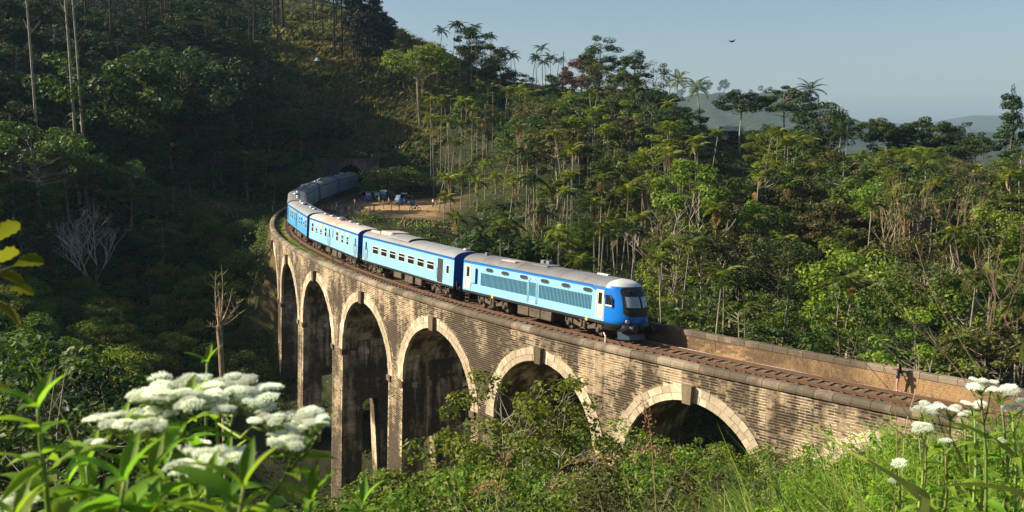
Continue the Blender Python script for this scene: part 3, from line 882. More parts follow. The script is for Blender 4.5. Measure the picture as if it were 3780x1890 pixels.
while s < 84:
    L = 1.0
    hh = rng.uniform(-.012, .012)
    vs = []
    for s_ in (s + .012, s + L - .012):
        for o_, z_ in ((-1.96, 0.62), (-1.955, 0.90 + hh), (-2.0, 0.94 + hh), (-2.44, 0.94 + hh), (-2.48, 0.62)): vs.append(P(s_, o_, z_))
    c = np.mean(vs, 0); me = bpy.data.meshes.new('coping_stone')
    me.from_pydata([tuple(v - c) for v in vs], [], [(4, 3, 2, 1, 0), (5, 6, 7, 8, 9)] + [(j, (j + 1) % 5, 5 + (j + 1) % 5, 5 + j) for j in range(5)])
    me.materials.append(M['coping'])
    o = link('coping_stone', me, ipar); o.location = c - IOFF
    s += L

# ballast bed on the deck and beyond
ss = np.arange(-108, 190, 0.8)
os_ = np.array([-2.05, -1.75, -1.5, -1.0, -.5, 0, .5, 1.0, 1.5, 1.9, 2.4, 2.9])
S_, O_ = np.meshgrid(ss, os_, indexing='ij')
Zb = -0.195 + 0.05 * (vnoise(S_, O_, 0.7, 3) - 0.5) - 0.10 * (np.abs(O_) > 1.45) - 0.04 * (O_ > 2)
Vb = P(S_.ravel(), O_.ravel(), Zb.ravel())
idx = np.arange(len(ss) * len(os_)).reshape(len(ss), len(os_))
Fb = np.stack([idx[:-1, :-1], idx[1:, :-1], idx[1:, 1:], idx[:-1, 1:]], -1).reshape(-1, 4)
tag(link('ballast_bed', npmesh('ballast_bed', Vb, Fb, smooth=True), None, [M['ballast']]), 'gravelly track bed on the viaduct deck between the parapets', None, None, 'structure')
# loose stones of ballast near the camera
nb = 9000
sb = rng.uniform(-48, 40, nb); ob = rng.uniform(-1.9, 2.7, nb); rb = rng.uniform(0.02, 0.055, nb)
cb = P(sb, ob, -0.22 + 0 * sb - 0.09 * (np.abs(ob) > 1.45))
oct_ = np.array([(1, 0, 0), (0, 1, 0), (-1, 0, 0), (0, -1, 0), (0, 0, 1)], float)
Vs = cb[:, None] + oct_[None] * rb[:, None, None] * rng.uniform(.6, 1.3, (nb, 5, 1))
Fs = (np.arange(nb)[:, None, None] * 5 + np.array([(0, 1, 4), (1, 2, 4), (2, 3, 4), (3, 0, 4)])[None]).reshape(-1, 3)
tag(link('ballast_stones', npmesh('ballast_stones', Vs.reshape(-1, 3), Fs), None, [M['ballast']]), 'loose ballast stones strewn between the sleepers', None, None, 'stuff')

track = empty('railway_track', P(0, 0, -0.1))
tag(track, 'rusty curved railway track on timber sleepers running over the viaduct', None, None, 'structure')
TOFF = np.array(track.location)
def rail(o_, w_, z0, z1, name, mats):
    ss = np.arange(-100, 186, 1.0)
    pr_ = [(-w_, z0), (-w_, z0 + 0.02), (-w_ * .25, z0 + .04), (-w_ * .5, z1 - .03), (-w_ * .5, z1), (w_ * .5, z1), (w_ * .5, z1 - .03), (w_ * .25, z0 + .04), (w_, z0 + .02), (w_, z0)]
    n = len(pr_)
    V = np.concatenate([P(ss, o_ + a, np.full(len(ss), b)) [:, None] for a, b in pr_], 1).reshape(-1, 3)
    F, mi = [], []
    for i in range(len(ss) - 1):
        for j in range(n - 1):
            F.append((i * n + j, i * n + j + 1, (i + 1) * n + j + 1, (i + 1) * n + j)); mi.append(1 if j == 4 else 0)
    link(name, npmesh(name, V - TOFF, F, mi), track, mats)
for sd in (-1, 1):
    rail(0.84 * sd, 0.07, -0.155, 0.0, 'rail', [M['rust'], M['railtop']])
    rail(0.70 * sd, 0.055, -0.15, -0.015, 'guard_rail', [M['rust'], M['rust']])
slm = MB(); slm.box(-0.125, 0.125, -1.4, 1.4, -0.10, 0.0, bev=0.012)
slme = slm.mesh('sleeper', M['sleeper'])
chm = MB(); chm.box(-0.09, 0.09, -0.16, 0.16, 0, 0.035); chm.box(-.05, .05, .09, .13, .03, .07); chm.box(-.05, .05, -.13, -.09, .03, .07)
chme = chm.mesh('rail_chair', M['rust'])
s = -46.0
while s < 118:
    p_ = P(s, rng.uniform(-.04, .04), -0.157); th = np.interp(s, TS, TT)
    o = link('sleeper', slme, track); o.location = p_ - TOFF; o.rotation_euler = (0, 0, th + rng.uniform(-.02, .02))
    for sd in ((-1, 1) if s < 22 else (1,) if s < 60 else ()):
        c = link('rail_chair', chme, o); c.location = (0, 0.84 * sd, 0.0)
    s += 0.68 if s < 60 else 0.85
# pipe and concrete strip along the inner side
pm = MB(); pm.tube([P(s_, -1.62 + 0.03 * math.sin(s_ * .9), -0.24) for s_ in np.arange(-60, 20, 2.0)], 0.045, 6)
o = pm.build('water_pipe', M['white'], None, True); tag(o, 'thin white pipe lying along the track beside the brick parapet', 'pipe')
for i_, s_ in enumerate((-5.5,)):
    m_ = MB(); m_.box(-.45, .45, -.16, .16, 0, .06, bev=.02)
    o = m_.build('concrete_slab', M['concrete']); o.location = P(s_, -1.72, -0.31); o.rotation_euler = (0, 0, np.interp(s_, TS, TT) + .2)
    tag(o, 'small pale concrete slab lying by the track in front of the locomotive', 'slab')
# small signs
def post_at(s_, o_, z_): return Vector(P(s_, o_, z_)), float(np.interp(s_, TS, TT))
l_, th = post_at(2.35, 1.62, -0.3)
m_ = MB(); m_.box(-.05, .05, -.05, .05, 0, .72, bev=.012); m_.T = Matrix.Translation((0, 0, .7)) @ Matrix.Rotation(-.9, 4, 'Y'); m_.box(-.02, .3, -.03, .03, -.05, .05)
m_.T = Matrix(); m_.box(-.055, .055, -.055, .055, 0, .12, 1)
o = m_.build('marker_post', [M['frame_w'], M['black']]); o.location = l_; o.rotation_euler = (0, 0, th)
tag(o, 'short white marker post with a slanting arm beside the rail under the locomotive nose', 'marker post')
sg = empty('track_sign', P(46.6, 1.75, -0.3)); sg.rotation_euler = (0, 0, float(np.interp(46.6, TS, TT)) - 0.5)
tag(sg, 'round yellow sign with a black letter S on a short post beside the second coach', 'sign')
m_ = MB(); m_.box(-.06, .06, -.05, .05, 0, .75); m_.build('post', M['concrete'], sg)
m_ = MB(); m_.lathe([(0.0, 0.055), (0.27, 0.055), (0.27, 0.085), (0.0, 0.085)], 20, (0, 0, 0.98), 'y'); m_.build('disc', M['yellow'], sg)
tc = bpy.data.curves.new('sign_letter', 'FONT'); tc.body = 'S'; tc.size = 0.5; tc.extrude = 0.006; tc.align_x = 'CENTER'; tc.align_y = 'CENTER'; tc.materials.append(M['black'])
to = bpy.data.objects.new('letter', tc); COL.objects.link(to); dg_ = bpy.context.evaluated_depsgraph_get(); dg_.update(); tme = bpy.data.meshes.new_from_object(to.evaluated_get(dg_)); bpy.data.objects.remove(to); to = link('letter', tme, sg); to.location = (0, 0.094, 0.98); to.rotation_euler = (pi / 2, 0, pi)

# tunnel portal
L_, th = post_at(S_PORTAL, 0, -0.38)
tun = empty('tunnel_portal', L_, th); tag(tun, 'stained stone tunnel portal with a dark round arch which the last coach enters', 'tunnel portal')
ro, zc_ = 2.55, 3.35
out = [(-ro, 0), (-ro, zc_)] + [(-ro * math.cos(t), zc_ + ro * math.sin(t)) for t in np.linspace(0, pi, 19)[1:-1]] + [(ro, zc_), (ro, 0)]
V, F, UVs = [], [], []
H_, WL, WR = 6.95, 7.7, -5.8
def q4(a, b, c, d): n0 = len(V); V.extend([a, b, c, d]); F.append((n0, n0 + 1, n0 + 2, n0 + 3))
cols = [(WR, None)] + out + [(WL, None)]
for x_f in (0.0, 1.2):
    q4((x_f, WR, 0), (x_f, -ro, 0), (x_f, -ro, H_), (x_f, WR, H_)); q4((x_f, ro, 0), (x_f, WL, 0), (x_f, WL, H_), (x_f, ro, H_))
    for (a, za), (b, zb) in zip(out[1:-2], out[2:-1]): q4((x_f, a, za), (x_f, b, zb), (x_f, b, H_), (x_f, a, H_))
q4((0, WR, H_), (0, WL, H_), (1.2, WL, H_), (1.2, WR, H_)); q4((0, WR, 0), (0, WR, H_), (1.2, WR, H_), (1.2, WR, 0)); q4((0, WL, 0), (0, WL, H_), (1.2, WL, H_), (1.2, WL, 0))
link('headwall', npmesh('headwall', V, F), tun, [M['portal']])
V, F = [], []
for (a, za), (b, zb) in zip(out[:-1], out[1:]):
    for x0_, x1_ in ((0, 1.5), (1.5, 20), (20, 45)): q4((x0_, a, za), (x1_, a, za), (x1_, b, zb), (x0_, b, zb))
q4((45, -4, 0), (45, 4, 0), (45, 4, 7), (45, -4, 7))
link('tunnel_lining', npmesh('tunnel_lining', V, F), tun, [M['soffit'] if False else M['darkin']])
m_ = MB(); m_.box(-0.22, 1.4, WR - .1, WL + .1, H_ - .02, H_ + .35, bev=.05); m_.build('coping', M['portal'], tun)
for j in range(17):
    t0, t1 = pi * j / 17 + .01, pi * (j + 1) / 17 - .01
    pr_ = [(-math.cos(t) * r_, zc_ + math.sin(t) * r_) for t, r_ in ((t0, ro - .02), (t0, ro + .5), (t1, ro + .5), (t1, ro - .02))]
    m_ = MB(); m_.prism(pr_, 'x', -0.10, 0.3); m_.build('voussoir', M['portal'], tun)

# ============================================================ TRAIN
CARL, CANT, HW = 19.79, 0.0605, 1.42
def car_empty(i, name):
    a, b = P(i * CARL, 0, 0), P((i + 1) * CARL, 0, 0)
    th = math.atan2(b[1] - a[1], b[0] - a[0])
    e = empty(name)
    e.matrix_world = Matrix.Translation(Vector(a)) @ Matrix.Rotation(th, 4, 'Z') @ Matrix.Rotation(CANT, 4, 'X')
    return e
ROOFP = [(1.42, 3.42), (1.40, 3.50), (1.30, 3.62), (1.10, 3.76), (0.80, 3.87), (0.40, 3.94), (0, 3.96)]
ROOFP = ROOFP + [(-y, z) for y, z in ROOFP[-2::-1]]
def sweep(m, prof, x0, x1, n=1, mat=0, close=False):
    k = len(prof); vs = []; fs = []
    for i in range(n + 1):
        x = x0 + (x1 - x0) * i / n
        vs += [(x, y, z) for y, z in prof]
    for i in range(n):
        for j in range(k - 1 + (1 if close else 0)):
            fs.append((i * k + j, i * k + (j + 1) % k, (i + 1) * k + (j + 1) % k, (i + 1) * k + j))
    m.add(vs, fs, mat)
def make_body(x0, x1, mats, e, endx=True):
    m = MB()
    prof = [(-HW, 1.16), (-HW, 3.42)]; sweep(m, prof, x0, x1, 6)
    prof = [(HW, 3.42), (HW, 1.16)]; sweep(m, prof, x0, x1, 6)
    m.box(x0, x1, -HW + .01, HW - .01, 1.14, 1.18, 2)
    for x in ((x0, x1) if endx else (x1,)):
        poly = [(HW, 1.16)] + ROOFP + [(-HW, 1.16)]
        m.add([(x, y, z) for y, z in poly], [tuple(range(len(poly)))], 1)
    m.build('body', mats, e)
def window_meshes(w_, h_, cream=0.0, louv=True):
    """frame and its panes, as separate meshes, on the y=0 plane facing +y, centre at origin"""
    f = MB(); t = 0.055
    f.box(-w_ / 2 - t, w_ / 2 + t, -.02, .022, h_ / 2, h_ / 2 + t, bev=.01); f.box(-w_ / 2 - t, w_ / 2 + t, -.02, .022, -h_ / 2 - t, -h_ / 2, bev=.01)
    f.box(-w_ / 2 - t, -w_ / 2, -.02, .020, -h_ / 2, h_ / 2); f.box(w_ / 2, w_ / 2 + t, -.02, .020, -h_ / 2, h_ / 2)
    return f
win_cache = {}
def add_window(e, x, z, w_, h_, side=1, kind='coach', y=HW, fm='frame_w', drop=0.0):
    key = (w_, h_, kind, fm, round(drop, 2))
    if key not in win_cache:
        f = window_meshes(w_, h_)
        pu, pl, sh = MB(), MB(), None
        if kind == 'ac':      # fixed window: small upper light, big lower pane
            f.box(-w_ / 2, w_ / 2, -.02, .024, 0.06, 0.12)
            pu.box(-w_ / 2, w_ / 2, -.03, .004, 0.12, h_ / 2); pl.box(-w_ / 2, w_ / 2, -.03, .004, -h_ / 2, .06)
        elif kind == 'tall':  # tall opening with cream blind above, cross bar
            f.box(-w_ / 2, w_ / 2, -.02, .026, -0.10 - drop * .3, -0.03 - drop * .3)
            pu.box(-w_ / 2, w_ / 2, -.03, .003, -0.03, h_ / 2 - .22 - drop * .3); pl.box(-w_ / 2, w_ / 2, -.03, .003, -h_ / 2, -.10)
            sh = MB(); sh.box(-w_ / 2, w_ / 2, -.02, .012, h_ / 2 - .22 - drop * .3, h_ / 2)
        else:
            pu.box(-w_ / 2, w_ / 2, -.03, .003, -h_ / 2, h_ / 2)
        win_cache[key] = (f.mesh('window', M[fm]), pu.mesh('pane', M['glass']), pl.mesh('pane', M['glass']) if pl.v else None, sh.mesh('blind', M['shutter']) if sh else None)
    fm_, pu, pl, sh = win_cache[key]
    o = link('window', fm_, e); o.location = (x, y * side, z)
    if side < 0: o.rotation_euler = (0, 0, pi)
    for nm, q in (('pane', pu), ('pane', pl), ('blind', sh)):
        if q: link(nm, q, o)
    return o
door_cache = {}
def add_door(e, x, w_, z0, z1, side=1, style='closed'):
    key = (w_, z0, z1, style)
    if key not in door_cache:
        f = MB(); h = z1 - z0
        leaf = {'closed': 'paint', 'sky': 'coach_mid', 'dim': 'coach_dull', 'open': 'under', 'white': 'frame_w'}[style]
        if style == 'open':
            f.box(-w_ / 2, w_ / 2, -.05, .003, 0, h); hd = None  # flat dark panel: the open doorway's inner shade put into the colour
        else:
            t = .05
            f.box(-w_ / 2, w_ / 2, -.03, .012, 0, h, bev=.008)
            for a, b in ((-w_ / 2 - .015, -w_ / 2), (w_ / 2, w_ / 2 + .015)): f.box(a, b, -.02, .008, 0, h, 1)
        fr = MB()
        if style == 'white':
            for a, b in ((-w_ / 2, -w_ / 2 + .1), (w_ / 2 - .1, w_ / 2)): fr.box(a, b, .005, .035, 0, h, 0)
            for a, b in ((0, .08), (h * .42, h * .47), (h - .12, h)): fr.box(-w_ / 2 + .1, w_ / 2 - .1, .005, .03, a, b, 0)
        g = MB(); 
        if style != 'open': g.box(-w_ * .24, w_ * .24, -.01, .02, h * .5, h * .5 + h * .4, bev=.01)
        hnd = MB()
        for sx in (-1, 1):
            hnd.tube([(sx * (w_ / 2 + .07), .06, .25), (sx * (w_ / 2 + .07), .06, h * .6)], .018, 5)
        door_cache[key] = (f.mesh('door', [M[leaf], M['black']]), g.mesh('pane', M['glass']) if g.v else None, hnd.mesh('handle', M['frame_w'] if style == 'white' else M['blue']), fr.mesh('frame', M['frame_w']) if fr.v else None)
    f, g, hn, fr = door_cache[key]
    o = link('door', f, e); o.location = (x, HW * side, z0)
    if side < 0: o.rotation_euler = (0, 0, pi)
    if g: link('pane', g, o)
    link('handle', hn, o)
    if fr: link('frame', fr, o)
    return o
# bogies ------------------------------------------------------------
def wheel_mesh():
    m = MB(); m.lathe([(0.02, .10), (.18, .10), (.2, .06), (.36, .05), (.38, .09), (.44, .09), (.44, -.03), (.48, -.04), (.48, -.07), (.1, -.07)], 20, (0, 0, 0), 'y'); 
    return m.mesh('wheel', [M['grime']])
def wheel2():
    m = MB(); m.lathe([(0.0, -.07), (.48, -.07), (.48, -.04), (.44, -.03), (.44, .07), (.38, .09), (.34, .04), (.15, .05), (.12, .09), (0.0, .09)], 20, (0, 0, 0), 'y')
    return m.mesh('wheel', [M['grime']])
WHEEL = wheel2()
def bogie_frame_mesh(wb, loco):
    m = MB()
    for sd in (-1, 1):
        y0, y1 = sorted((sd * 1.02, sd * 1.14))
        a = wb / 2
        if loco:
            prof = [(-a - .45, .62), (-a - .3, .86), (-a + .35, .9), (-.55, .62), (.55, .62), (a - .35, .9), (a + .3, .86), (a + .45, .62), (a + .3, .5), (a - .3, .52), (.5, .38), (-.5, .38), (-a + .3, .52), (-a - .3, .5)]
        else:
            prof = [(-a - .42, .55), (-a - .25, .78), (-a + .25, .78), (-.45, .55), (.45, .55), (a - .25, .78), (a + .25, .78), (a + .42, .55), (a + .2, .45), (a - .3, .45), (.4, .33), (-.4, .33), (-a + .3, .45), (-a - .2, .45)]
        m.prism(prof, 'y', y0, y1)
        for sx in (-1, 1):
            m.lathe([(0.0, 0), (.17, 0), (.19, sd * .14), (.12, sd * .2), (0.0, sd * .2)], 12, (sx * a, sd * 1.12, .46), 'y')
            m.box(sx * a - .2, sx * a + .2, *sorted((sd * 1.1, sd * 1.2)), .26, .42, bev=.03)
            for q in (-.3, .3):
                m.lathe([(.07, .5), (.09, .56), (.07, .62), (.09, .68), (.07, .74), (.09, .80), (.07, .86)], 8, (sx * a + q, sd * 1.16, 0))
        for q in ((-.16, .16) if loco else (0,)):
            m.lathe([(.10, .4), (.13, .47), (.10, .54), (.13, .61), (.10, .68), (.13, .75), (.10, .82), (.12, .95)], 9, (q, sd * 1.2, 0))
        m.tube([(-.6, sd * 1.18, .7), (.7, sd * 1.2, .9)], .035, 5)
        m.box(-.25, .25, *sorted((sd * 1.05, sd * 1.25)), .3, .42, bev=.02)
    m.box(-.3, .3, -1.05, 1.05, .4, .7)
    for sx in (-1, 1): m.tube([(sx * wb / 2, -1.0, .46), (sx * wb / 2, 1.0, .46)], .07, 8)
    return m.mesh('frame', [M['grime']])
BF_C, BF_L = bogie_frame_mesh(2.4, False), bogie_frame_mesh(3.0, True)
def add_bogie(e, x, loco=False):
    b = link('bogie', BF_L if loco else BF_C, e); b.location = (x, 0, 0)
    wb = 3.0 if loco else 2.4
    for sx in (-1, 1):
        for sd in (-1, 1):
            wq = link('wheel', WHEEL, b); wq.location = (sx * wb / 2, sd * .80, .48)
            if sd < 0: wq.rotation_euler = (0, 0, pi)
    return b
def steps_mesh():
    m = MB()
    for sx in (-.22, .22): m.tube([(sx, .03, .5), (sx, .0, 0), (sx, -.02, -.55)], .022, 5)
    for z in (-.5, -.22, .08): m.box(-.22, .22, -.08, .06, z, z + .03)
    return m.mesh('step_ladder', [M['grime']])
STEPS = steps_mesh()
vm = MB(); vm.lathe([(.16, 0), (.17, .06), (.30, .12), (.31, .17), (.20, .24), (.06, .27), (0, .275)], 14); VENT = vm.mesh('roof_vent', M['metal'], True)
vm = MB(); vm.lathe([(.30, 0), (.33, .08), (.52, .18), (.54, .26), (.36, .36), (.1, .41), (0, .415)], 16); VENTB = vm.mesh('roof_vent', M['metal'], True)
bm_ = MB(); bm_.lathe([(0.0, -.02), (.09, -.02), (.09, -.34), (.21, -.36), (.23, -.40), (.21, -.45), (0, -.46)], 14, (0, 0, 0), 'x'); BUFFER = bm_.mesh('buffer', M['black'], False)
def add_common(e, x0, x1, sb, roofm, ladders=True):
    m = MB()
    m.box(x0 + .02, x1 - .02, -HW + .03, HW - .03, .98, 1.15, 0)
    m.box(x0 + .5, x1 - .5, -.5, .5, .7, .98, 0)
    m.build('sole_bar', [M['black']], e)
    m = MB(); sweep(m, [(y * 1.012, z + .012) for y, z in ROOFP], x0 - .03, x1 + .03, 1, 0)
    # rain strip and panel seams
    for sd in (-1, 1): m.box(x0, x1, *sorted((sd * (HW - .0), sd * (HW + .045))), 3.43, 3.47, 1)
    n = 7
    for i in range(1, n):
        x = x0 + (x1 - x0) * i / n
        sweep(m, [(y * 1.012, z + .026) for y, z in ROOFP], x - .025, x + .025, 1, 0)
    m.build('roof', [M[roofm], M['blue']], e, False)
def end_fit(e, x, sx):
    m = MB()  # gangway bellows
    m.box(*sorted((x, x + sx * .38)), -.52, .52, 1.2, 3.3, 0, bev=.04)
    m.build('gangway', [M['black']], e)
    for sd in (-.88, .88):
        b = link('buffer', BUFFER, e); b.location = (x, sd, 1.03)
        if sx > 0: b.rotation_euler = (0, 0, pi)
    m = MB(); m.tube([(x + sx * .03, 1.15, 1.9), (x + sx * .12, 1.2, 1.6), (x + sx * .22, 1.15, 1.0), (x + sx * .45, .9, .8)], .035, 6)
    m.tube([(x + sx * .05, 0, .98), (x + sx * .5, 0, .95)], .07, 6)
    m.build('brake_hose', [M['grime']], e, True)
X0, X1 = 0.62, 19.14
TRG = 'coaches of the blue train'
def coach(i, label, kind, paint_m, doorstyle, wins, doors, small=(), roofm='roof', vents=(), bogies=(3.2, 16.4)):
    e = car_empty(i, 'passenger_coach'); tag(e, label, 'train coach', TRG)
    make_body(X0, X1, [M[paint_m], M['blue'], M['under']], e)
    add_common(e, X0, X1, None, roofm)
    for side in (1, -1):
        for x in wins:
            if kind == 'ac': add_window(e, x, 2.36, 1.22, .62, side, 'ac')
            else: add_window(e, x, 2.60, .66, 1.10, side, 'tall', drop=rng.choice([0, .5, 1.0]) if side == 1 else 0)
        for x, w_, st in doors: add_door(e, x, w_, 1.2, 3.14, side, st)
        for x, w_, h_ in small: add_window(e, x, 2.4 if kind == 'ac' else 2.6, w_, h_, side, 'one')
    for b in bogies: add_bogie(e, b)
    for side in (1, -1):
        for x, w_, st in doors:
            l = link('step_ladder', STEPS, e); l.location = (x, side * (HW - .05), .78)
            if side < 0: l.rotation_euler = (0, 0, pi)
    m = MB()
    for a, b, h in ((6.6, 7.8, .35), (8.3, 9.9, .3), (10.6, 12.2, .42)):
        for sd in (-1, 1): m.box(a, b, *sorted((sd * .75, sd * 1.28)), h, .97, bev=.04)
    m.tube([(5.5, .9, .7), (13.8, .9, .72)], .04, 5); m.tube([(5.0, 1.0, .9), (14.5, 1.0, .9)], .03, 5)
    m.tube([(4.9, 0, .55), (7.5, 0, .6)], .14, 8)
    m.build('underframe_gear', [M['grime']], e)
    end_fit(e, X0, -1); end_fit(e, X1, 1)
    for x, y, big in vents:
        v = link('roof_vent', VENTB if big else VENT, e); v.location = (x, y, 3.93 - .03 * abs(y))
    return e
# locomotive ---------------------------------------------------------
loco = car_empty(0, 'locomotive'); tag(loco, 'streamlined light blue diesel locomotive with a deep blue rounded nose leading the train', 'locomotive')
LX0, LX1 = 2.9, 19.1
m = MB()
sweep(m, [(-HW, 1.16), (-HW, 3.42)], LX0, LX1, 6); sweep(m, [(HW, 3.42), (HW, 1.16)], LX0, LX1, 6)
poly = [(HW, 1.16)] + ROOFP + [(-HW, 1.16)]; m.add([(LX1, y, z) for y, z in poly], [tuple(range(len(poly)))], 1)
m.build('body', [M['paint_loco'], M['blue']], loco)
m = MB(); m.box(LX0, LX1, -HW + .03, HW - .03, .98, 1.15); m.box(LX0, LX1 - .5, -.55, .55, .66, .98); m.build('sole_bar', [M['black']], loco)
m = MB(); sweep(m, [(y * 1.0, z + .012) for y, z in ROOFP], LX0, LX1 + .03, 1, 0)
for sd in (-1, 1): m.box(4.2, LX1, *sorted((sd * HW, sd * (HW + .04))), 3.43, 3.47, 1)
for x in (5.2, 7.6, 9.4, 12.4, 14.6, 16.6): sweep(m, [(y, z + .03) for y, z in ROOFP], x - .03, x + .03, 1, 0)
m.box(9.8, 11.6, -.7, .7, 3.9, 4.02, 0, bev=.05)
m.build('roof', [M['roof_dark'], M['blue']], loco)
NZ = [1.10, 1.25, 1.45, 1.7, 1.95, 2.2, 2.45, 2.7, 2.95, 3.2, 3.42, 3.50, 3.62, 3.76, 3.87, 3.94, 3.972]
def nose_w(z): return float(np.interp(z, [1.1, 1.3, 3.42, 3.50, 3.62, 3.76, 3.87, 3.94, 3.972], [1.38, 1.42, 1.42, 1.40, 1.30, 1.10, .80, .40, 0.0]))
def nose_x0(z): return float(np.interp(z, [1.1, 1.3, 1.6, 2.0, 2.4, 2.8, 3.1, 3.4, 3.6, 3.76, 3.87, 3.972], [1.12, .92, .84, .84, .92, 1.08, 1.26, 1.5, 1.75, 2.0, 2.35, 2.9]))
NE = 2.25
def nose_pt(z, ph, off=0.0):
    w_, x0 = nose_w(z), nose_x0(z)
    c, s_ = math.cos(ph), math.sin(ph)
    y = w_ * math.copysign(abs(s_) ** (2 / NE), s_); x = LX0 - (LX0 - x0) * abs(c) ** (2 / NE)
    return (x - off * c, y + off * s_, z + off * 0.3)
def nose_patch(m, ya, yb, za, zb, off, mat=0, ny=14, nz=10, round_=0.0):
    vs = []; fs = []
    for i in range(nz + 1):
        z = za + (zb - za) * i / nz
        sh = 1.0
        if round_:
            dz = min(z - za, zb - z)
            if dz < round_: sh = 1 - (round_ / max(abs(ya), abs(yb))) * (1 - math.sqrt(max(0, 1 - ((round_ - dz) / round_) ** 2)))
        for j in range(ny + 1):
            y = (ya + (yb - ya) * j / ny)
            if round_: y = ((ya + yb) / 2) + (y - (ya + yb) / 2) * sh
            w_ = nose_w(z); q = min(abs(y) / max(w_, 1e-3), .999)
            x = LX0 - (LX0 - nose_x0(z)) * (1 - q ** NE) ** (1 / NE)
            vs.append((x - off, y * (1 + off * .3), z + off * .3))
    for i in range(nz):
        for j in range(ny):
            fs.append((i * (ny + 1) + j, i * (ny + 1) + j + 1, (i + 1) * (ny + 1) + j + 1, (i + 1) * (ny + 1) + j))
    m.add(vs, fs, mat)
def nose_shell(z_list, mat, off=0.0):
    m = MB(); phs = [-pi / 2 + pi * j / 40 for j in range(41)]
    vs = []; fs = []
    for z in z_list:
        vs += [nose_pt(z, ph, off) for ph in phs]
    k = len(phs)
    for i in range(len(z_list) - 1):
        for j in range(k - 1): fs.append((i * k + j, i * k + j + 1, (i + 1) * k + j + 1, (i + 1) * k + j))
    m.add(vs, fs, 0)
    return m
nose_shell([z for z in np.linspace(1.10, 3.56, 26)], 0).build('nose', [M['noseblue']], loco, True)
nose_shell(list(np.linspace(3.56, 3.972, 12)), 0, 0.006).build('nose_cap', [M['roof_white']], loco, True)
m = MB(); nose_patch(m, -1.10, 1.10, 1.68, 3.53, .012, 0, 24, 26, .32); m.build('nose_mask', [M['black']], loco, True)
for sg_ in (-1, 1):
    ya, yb = sorted((sg_ * .05, sg_ * 1.0))
    m = MB(); nose_patch(m, ya, yb, 2.28, 2.98, .030, 0, 10, 8, .06); o = m.build('windscreen', [M['glass_w']], loco, True)
    m = MB()
    def npx(y, z, off):
        q = min(abs(y) / nose_w(z), .999); return (LX0 - (LX0 - nose_x0(z)) * (1 - q ** NE) ** (1 / NE) - off, y, z)
    for pth in ([(ya, 2.26), (yb, 2.26)], [(ya, 3.0), (yb, 3.0)], [(ya, 2.26), (ya, 3.0)], [(yb, 2.26), (yb, 3.0)]):
        (a_, b_), (c_, d_) = pth
        m.tube([npx(a_ + (c_ - a_) * t, b_ + (d_ - b_) * t, .035) for t in np.linspace(0, 1, 7)], .025, 5)
    m.build('frame', [M['black']], o)
    m = MB(); m.tube([npx(sg_ * .25, 2.2, .05), npx(sg_ * .55, 2.75, .06)], .012, 4); m.build('wiper', [M['black']], o)
    for y_, z_, r_, mt in ((sg_ * .62, 3.28, .085, 'glass'), (sg_ * .42, 3.28, .07, 'glass'), (sg_ * .88, 1.34, .12, 'metal')):
        m = MB(); m.lathe([(0, -.05), (r_ + .02, -.05), (r_ + .02, .03), (r_, .05), (0, .04)], 14, (0, 0, 0), 'x'); o = m.build('headlight', [M[mt]], loco)
        q = npx(y_, z_, .02); o.location = q; o.rotation_euler = (0, 0, pi); o.rotation_euler = (0, -.35 if z_ > 3 else 0, pi - y_ * .25)
    # side cab window behind the mask and mirror
    m = MB(); pr = [(2.18, 2.30), (2.82, 2.25), (2.85, 2.95), (2.45, 2.98), (2.22, 2.75)]
    m.prism(pr, 'y', *sorted((sg_ * (HW - .08), sg_ * (HW + .015)))); o = m.build('cab_window', [M['glass']], loco)
    m = MB()
    for a_, b_ in zip(pr, pr[1:] + pr[:1]): m.tube([(a_[0], sg_ * (HW + .01), a_[1]), (b_[0], sg_ * (HW + .01), b_[1])], .03, 5)
    m.build('frame', [M['blue']], o)
    m = MB(); m.box(2.16, 2.8, *sorted((sg_ * (HW), sg_ * (HW + .06))), 2.22, 2.32, bev=.02); m.build('sill', [M['frame_w']], o)
    # louvre panels
    for xa, xb in ((4.18, 9.78), (11.05, 16.78)):
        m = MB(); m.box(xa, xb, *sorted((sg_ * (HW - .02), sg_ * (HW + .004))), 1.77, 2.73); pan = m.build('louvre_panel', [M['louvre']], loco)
        n = 38; sw = (xb - xa) / n
        for j in range(n):
            pass
        key = 'slat%.2f' % sw
        if key not in win_cache:
            q = MB(); q.box(-sw * .21, sw * .21, -.01, .035, 1.77, 2.73); win_cache[key] = q.mesh('slat', M['lblue'])
        for j in range(n):
            o = link('slat', win_cache[key], pan); o.location = (xa + sw * (j + .5), sg_ * HW, 0)
            if sg_ < 0: o.rotation_euler = (0, 0, pi)
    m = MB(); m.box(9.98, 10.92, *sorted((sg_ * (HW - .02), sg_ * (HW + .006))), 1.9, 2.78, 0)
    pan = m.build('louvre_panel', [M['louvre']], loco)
    q = win_cache['slat%.2f' % ((9.78 - 4.18) / 38)]
    for j in range(7):
        o = link('slat', q, pan); o.location = (10.03 + .125 * (j + .5), sg_ * HW, 0.03); o.rotation_euler = (0, 0, pi if sg_ < 0 else 0)
    for xc in (9.94, 10.94):
        m = MB(); m.tube([(xc, sg_ * (HW + .07), 1.35), (xc, sg_ * (HW + .07), 2.78)], .028, 6); m.build('handrail', [M['frame_w']], loco, True)
    m = MB()
    for p_ in ([(9.94, 2.78), (10.2, 3.1)], [(10.2, 3.1), (10.68, 3.1)], [(10.68, 3.1), (10.94, 2.78)], [(9.94, 1.35), (10.94, 1.35)]):
        m.tube([(p_[0][0], sg_ * (HW + .02), p_[0][1]), (p_[1][0], sg_ * (HW + .02), p_[1][1])], .022, 5)
    m.build('door_frame', [M['frame_w']], loco)
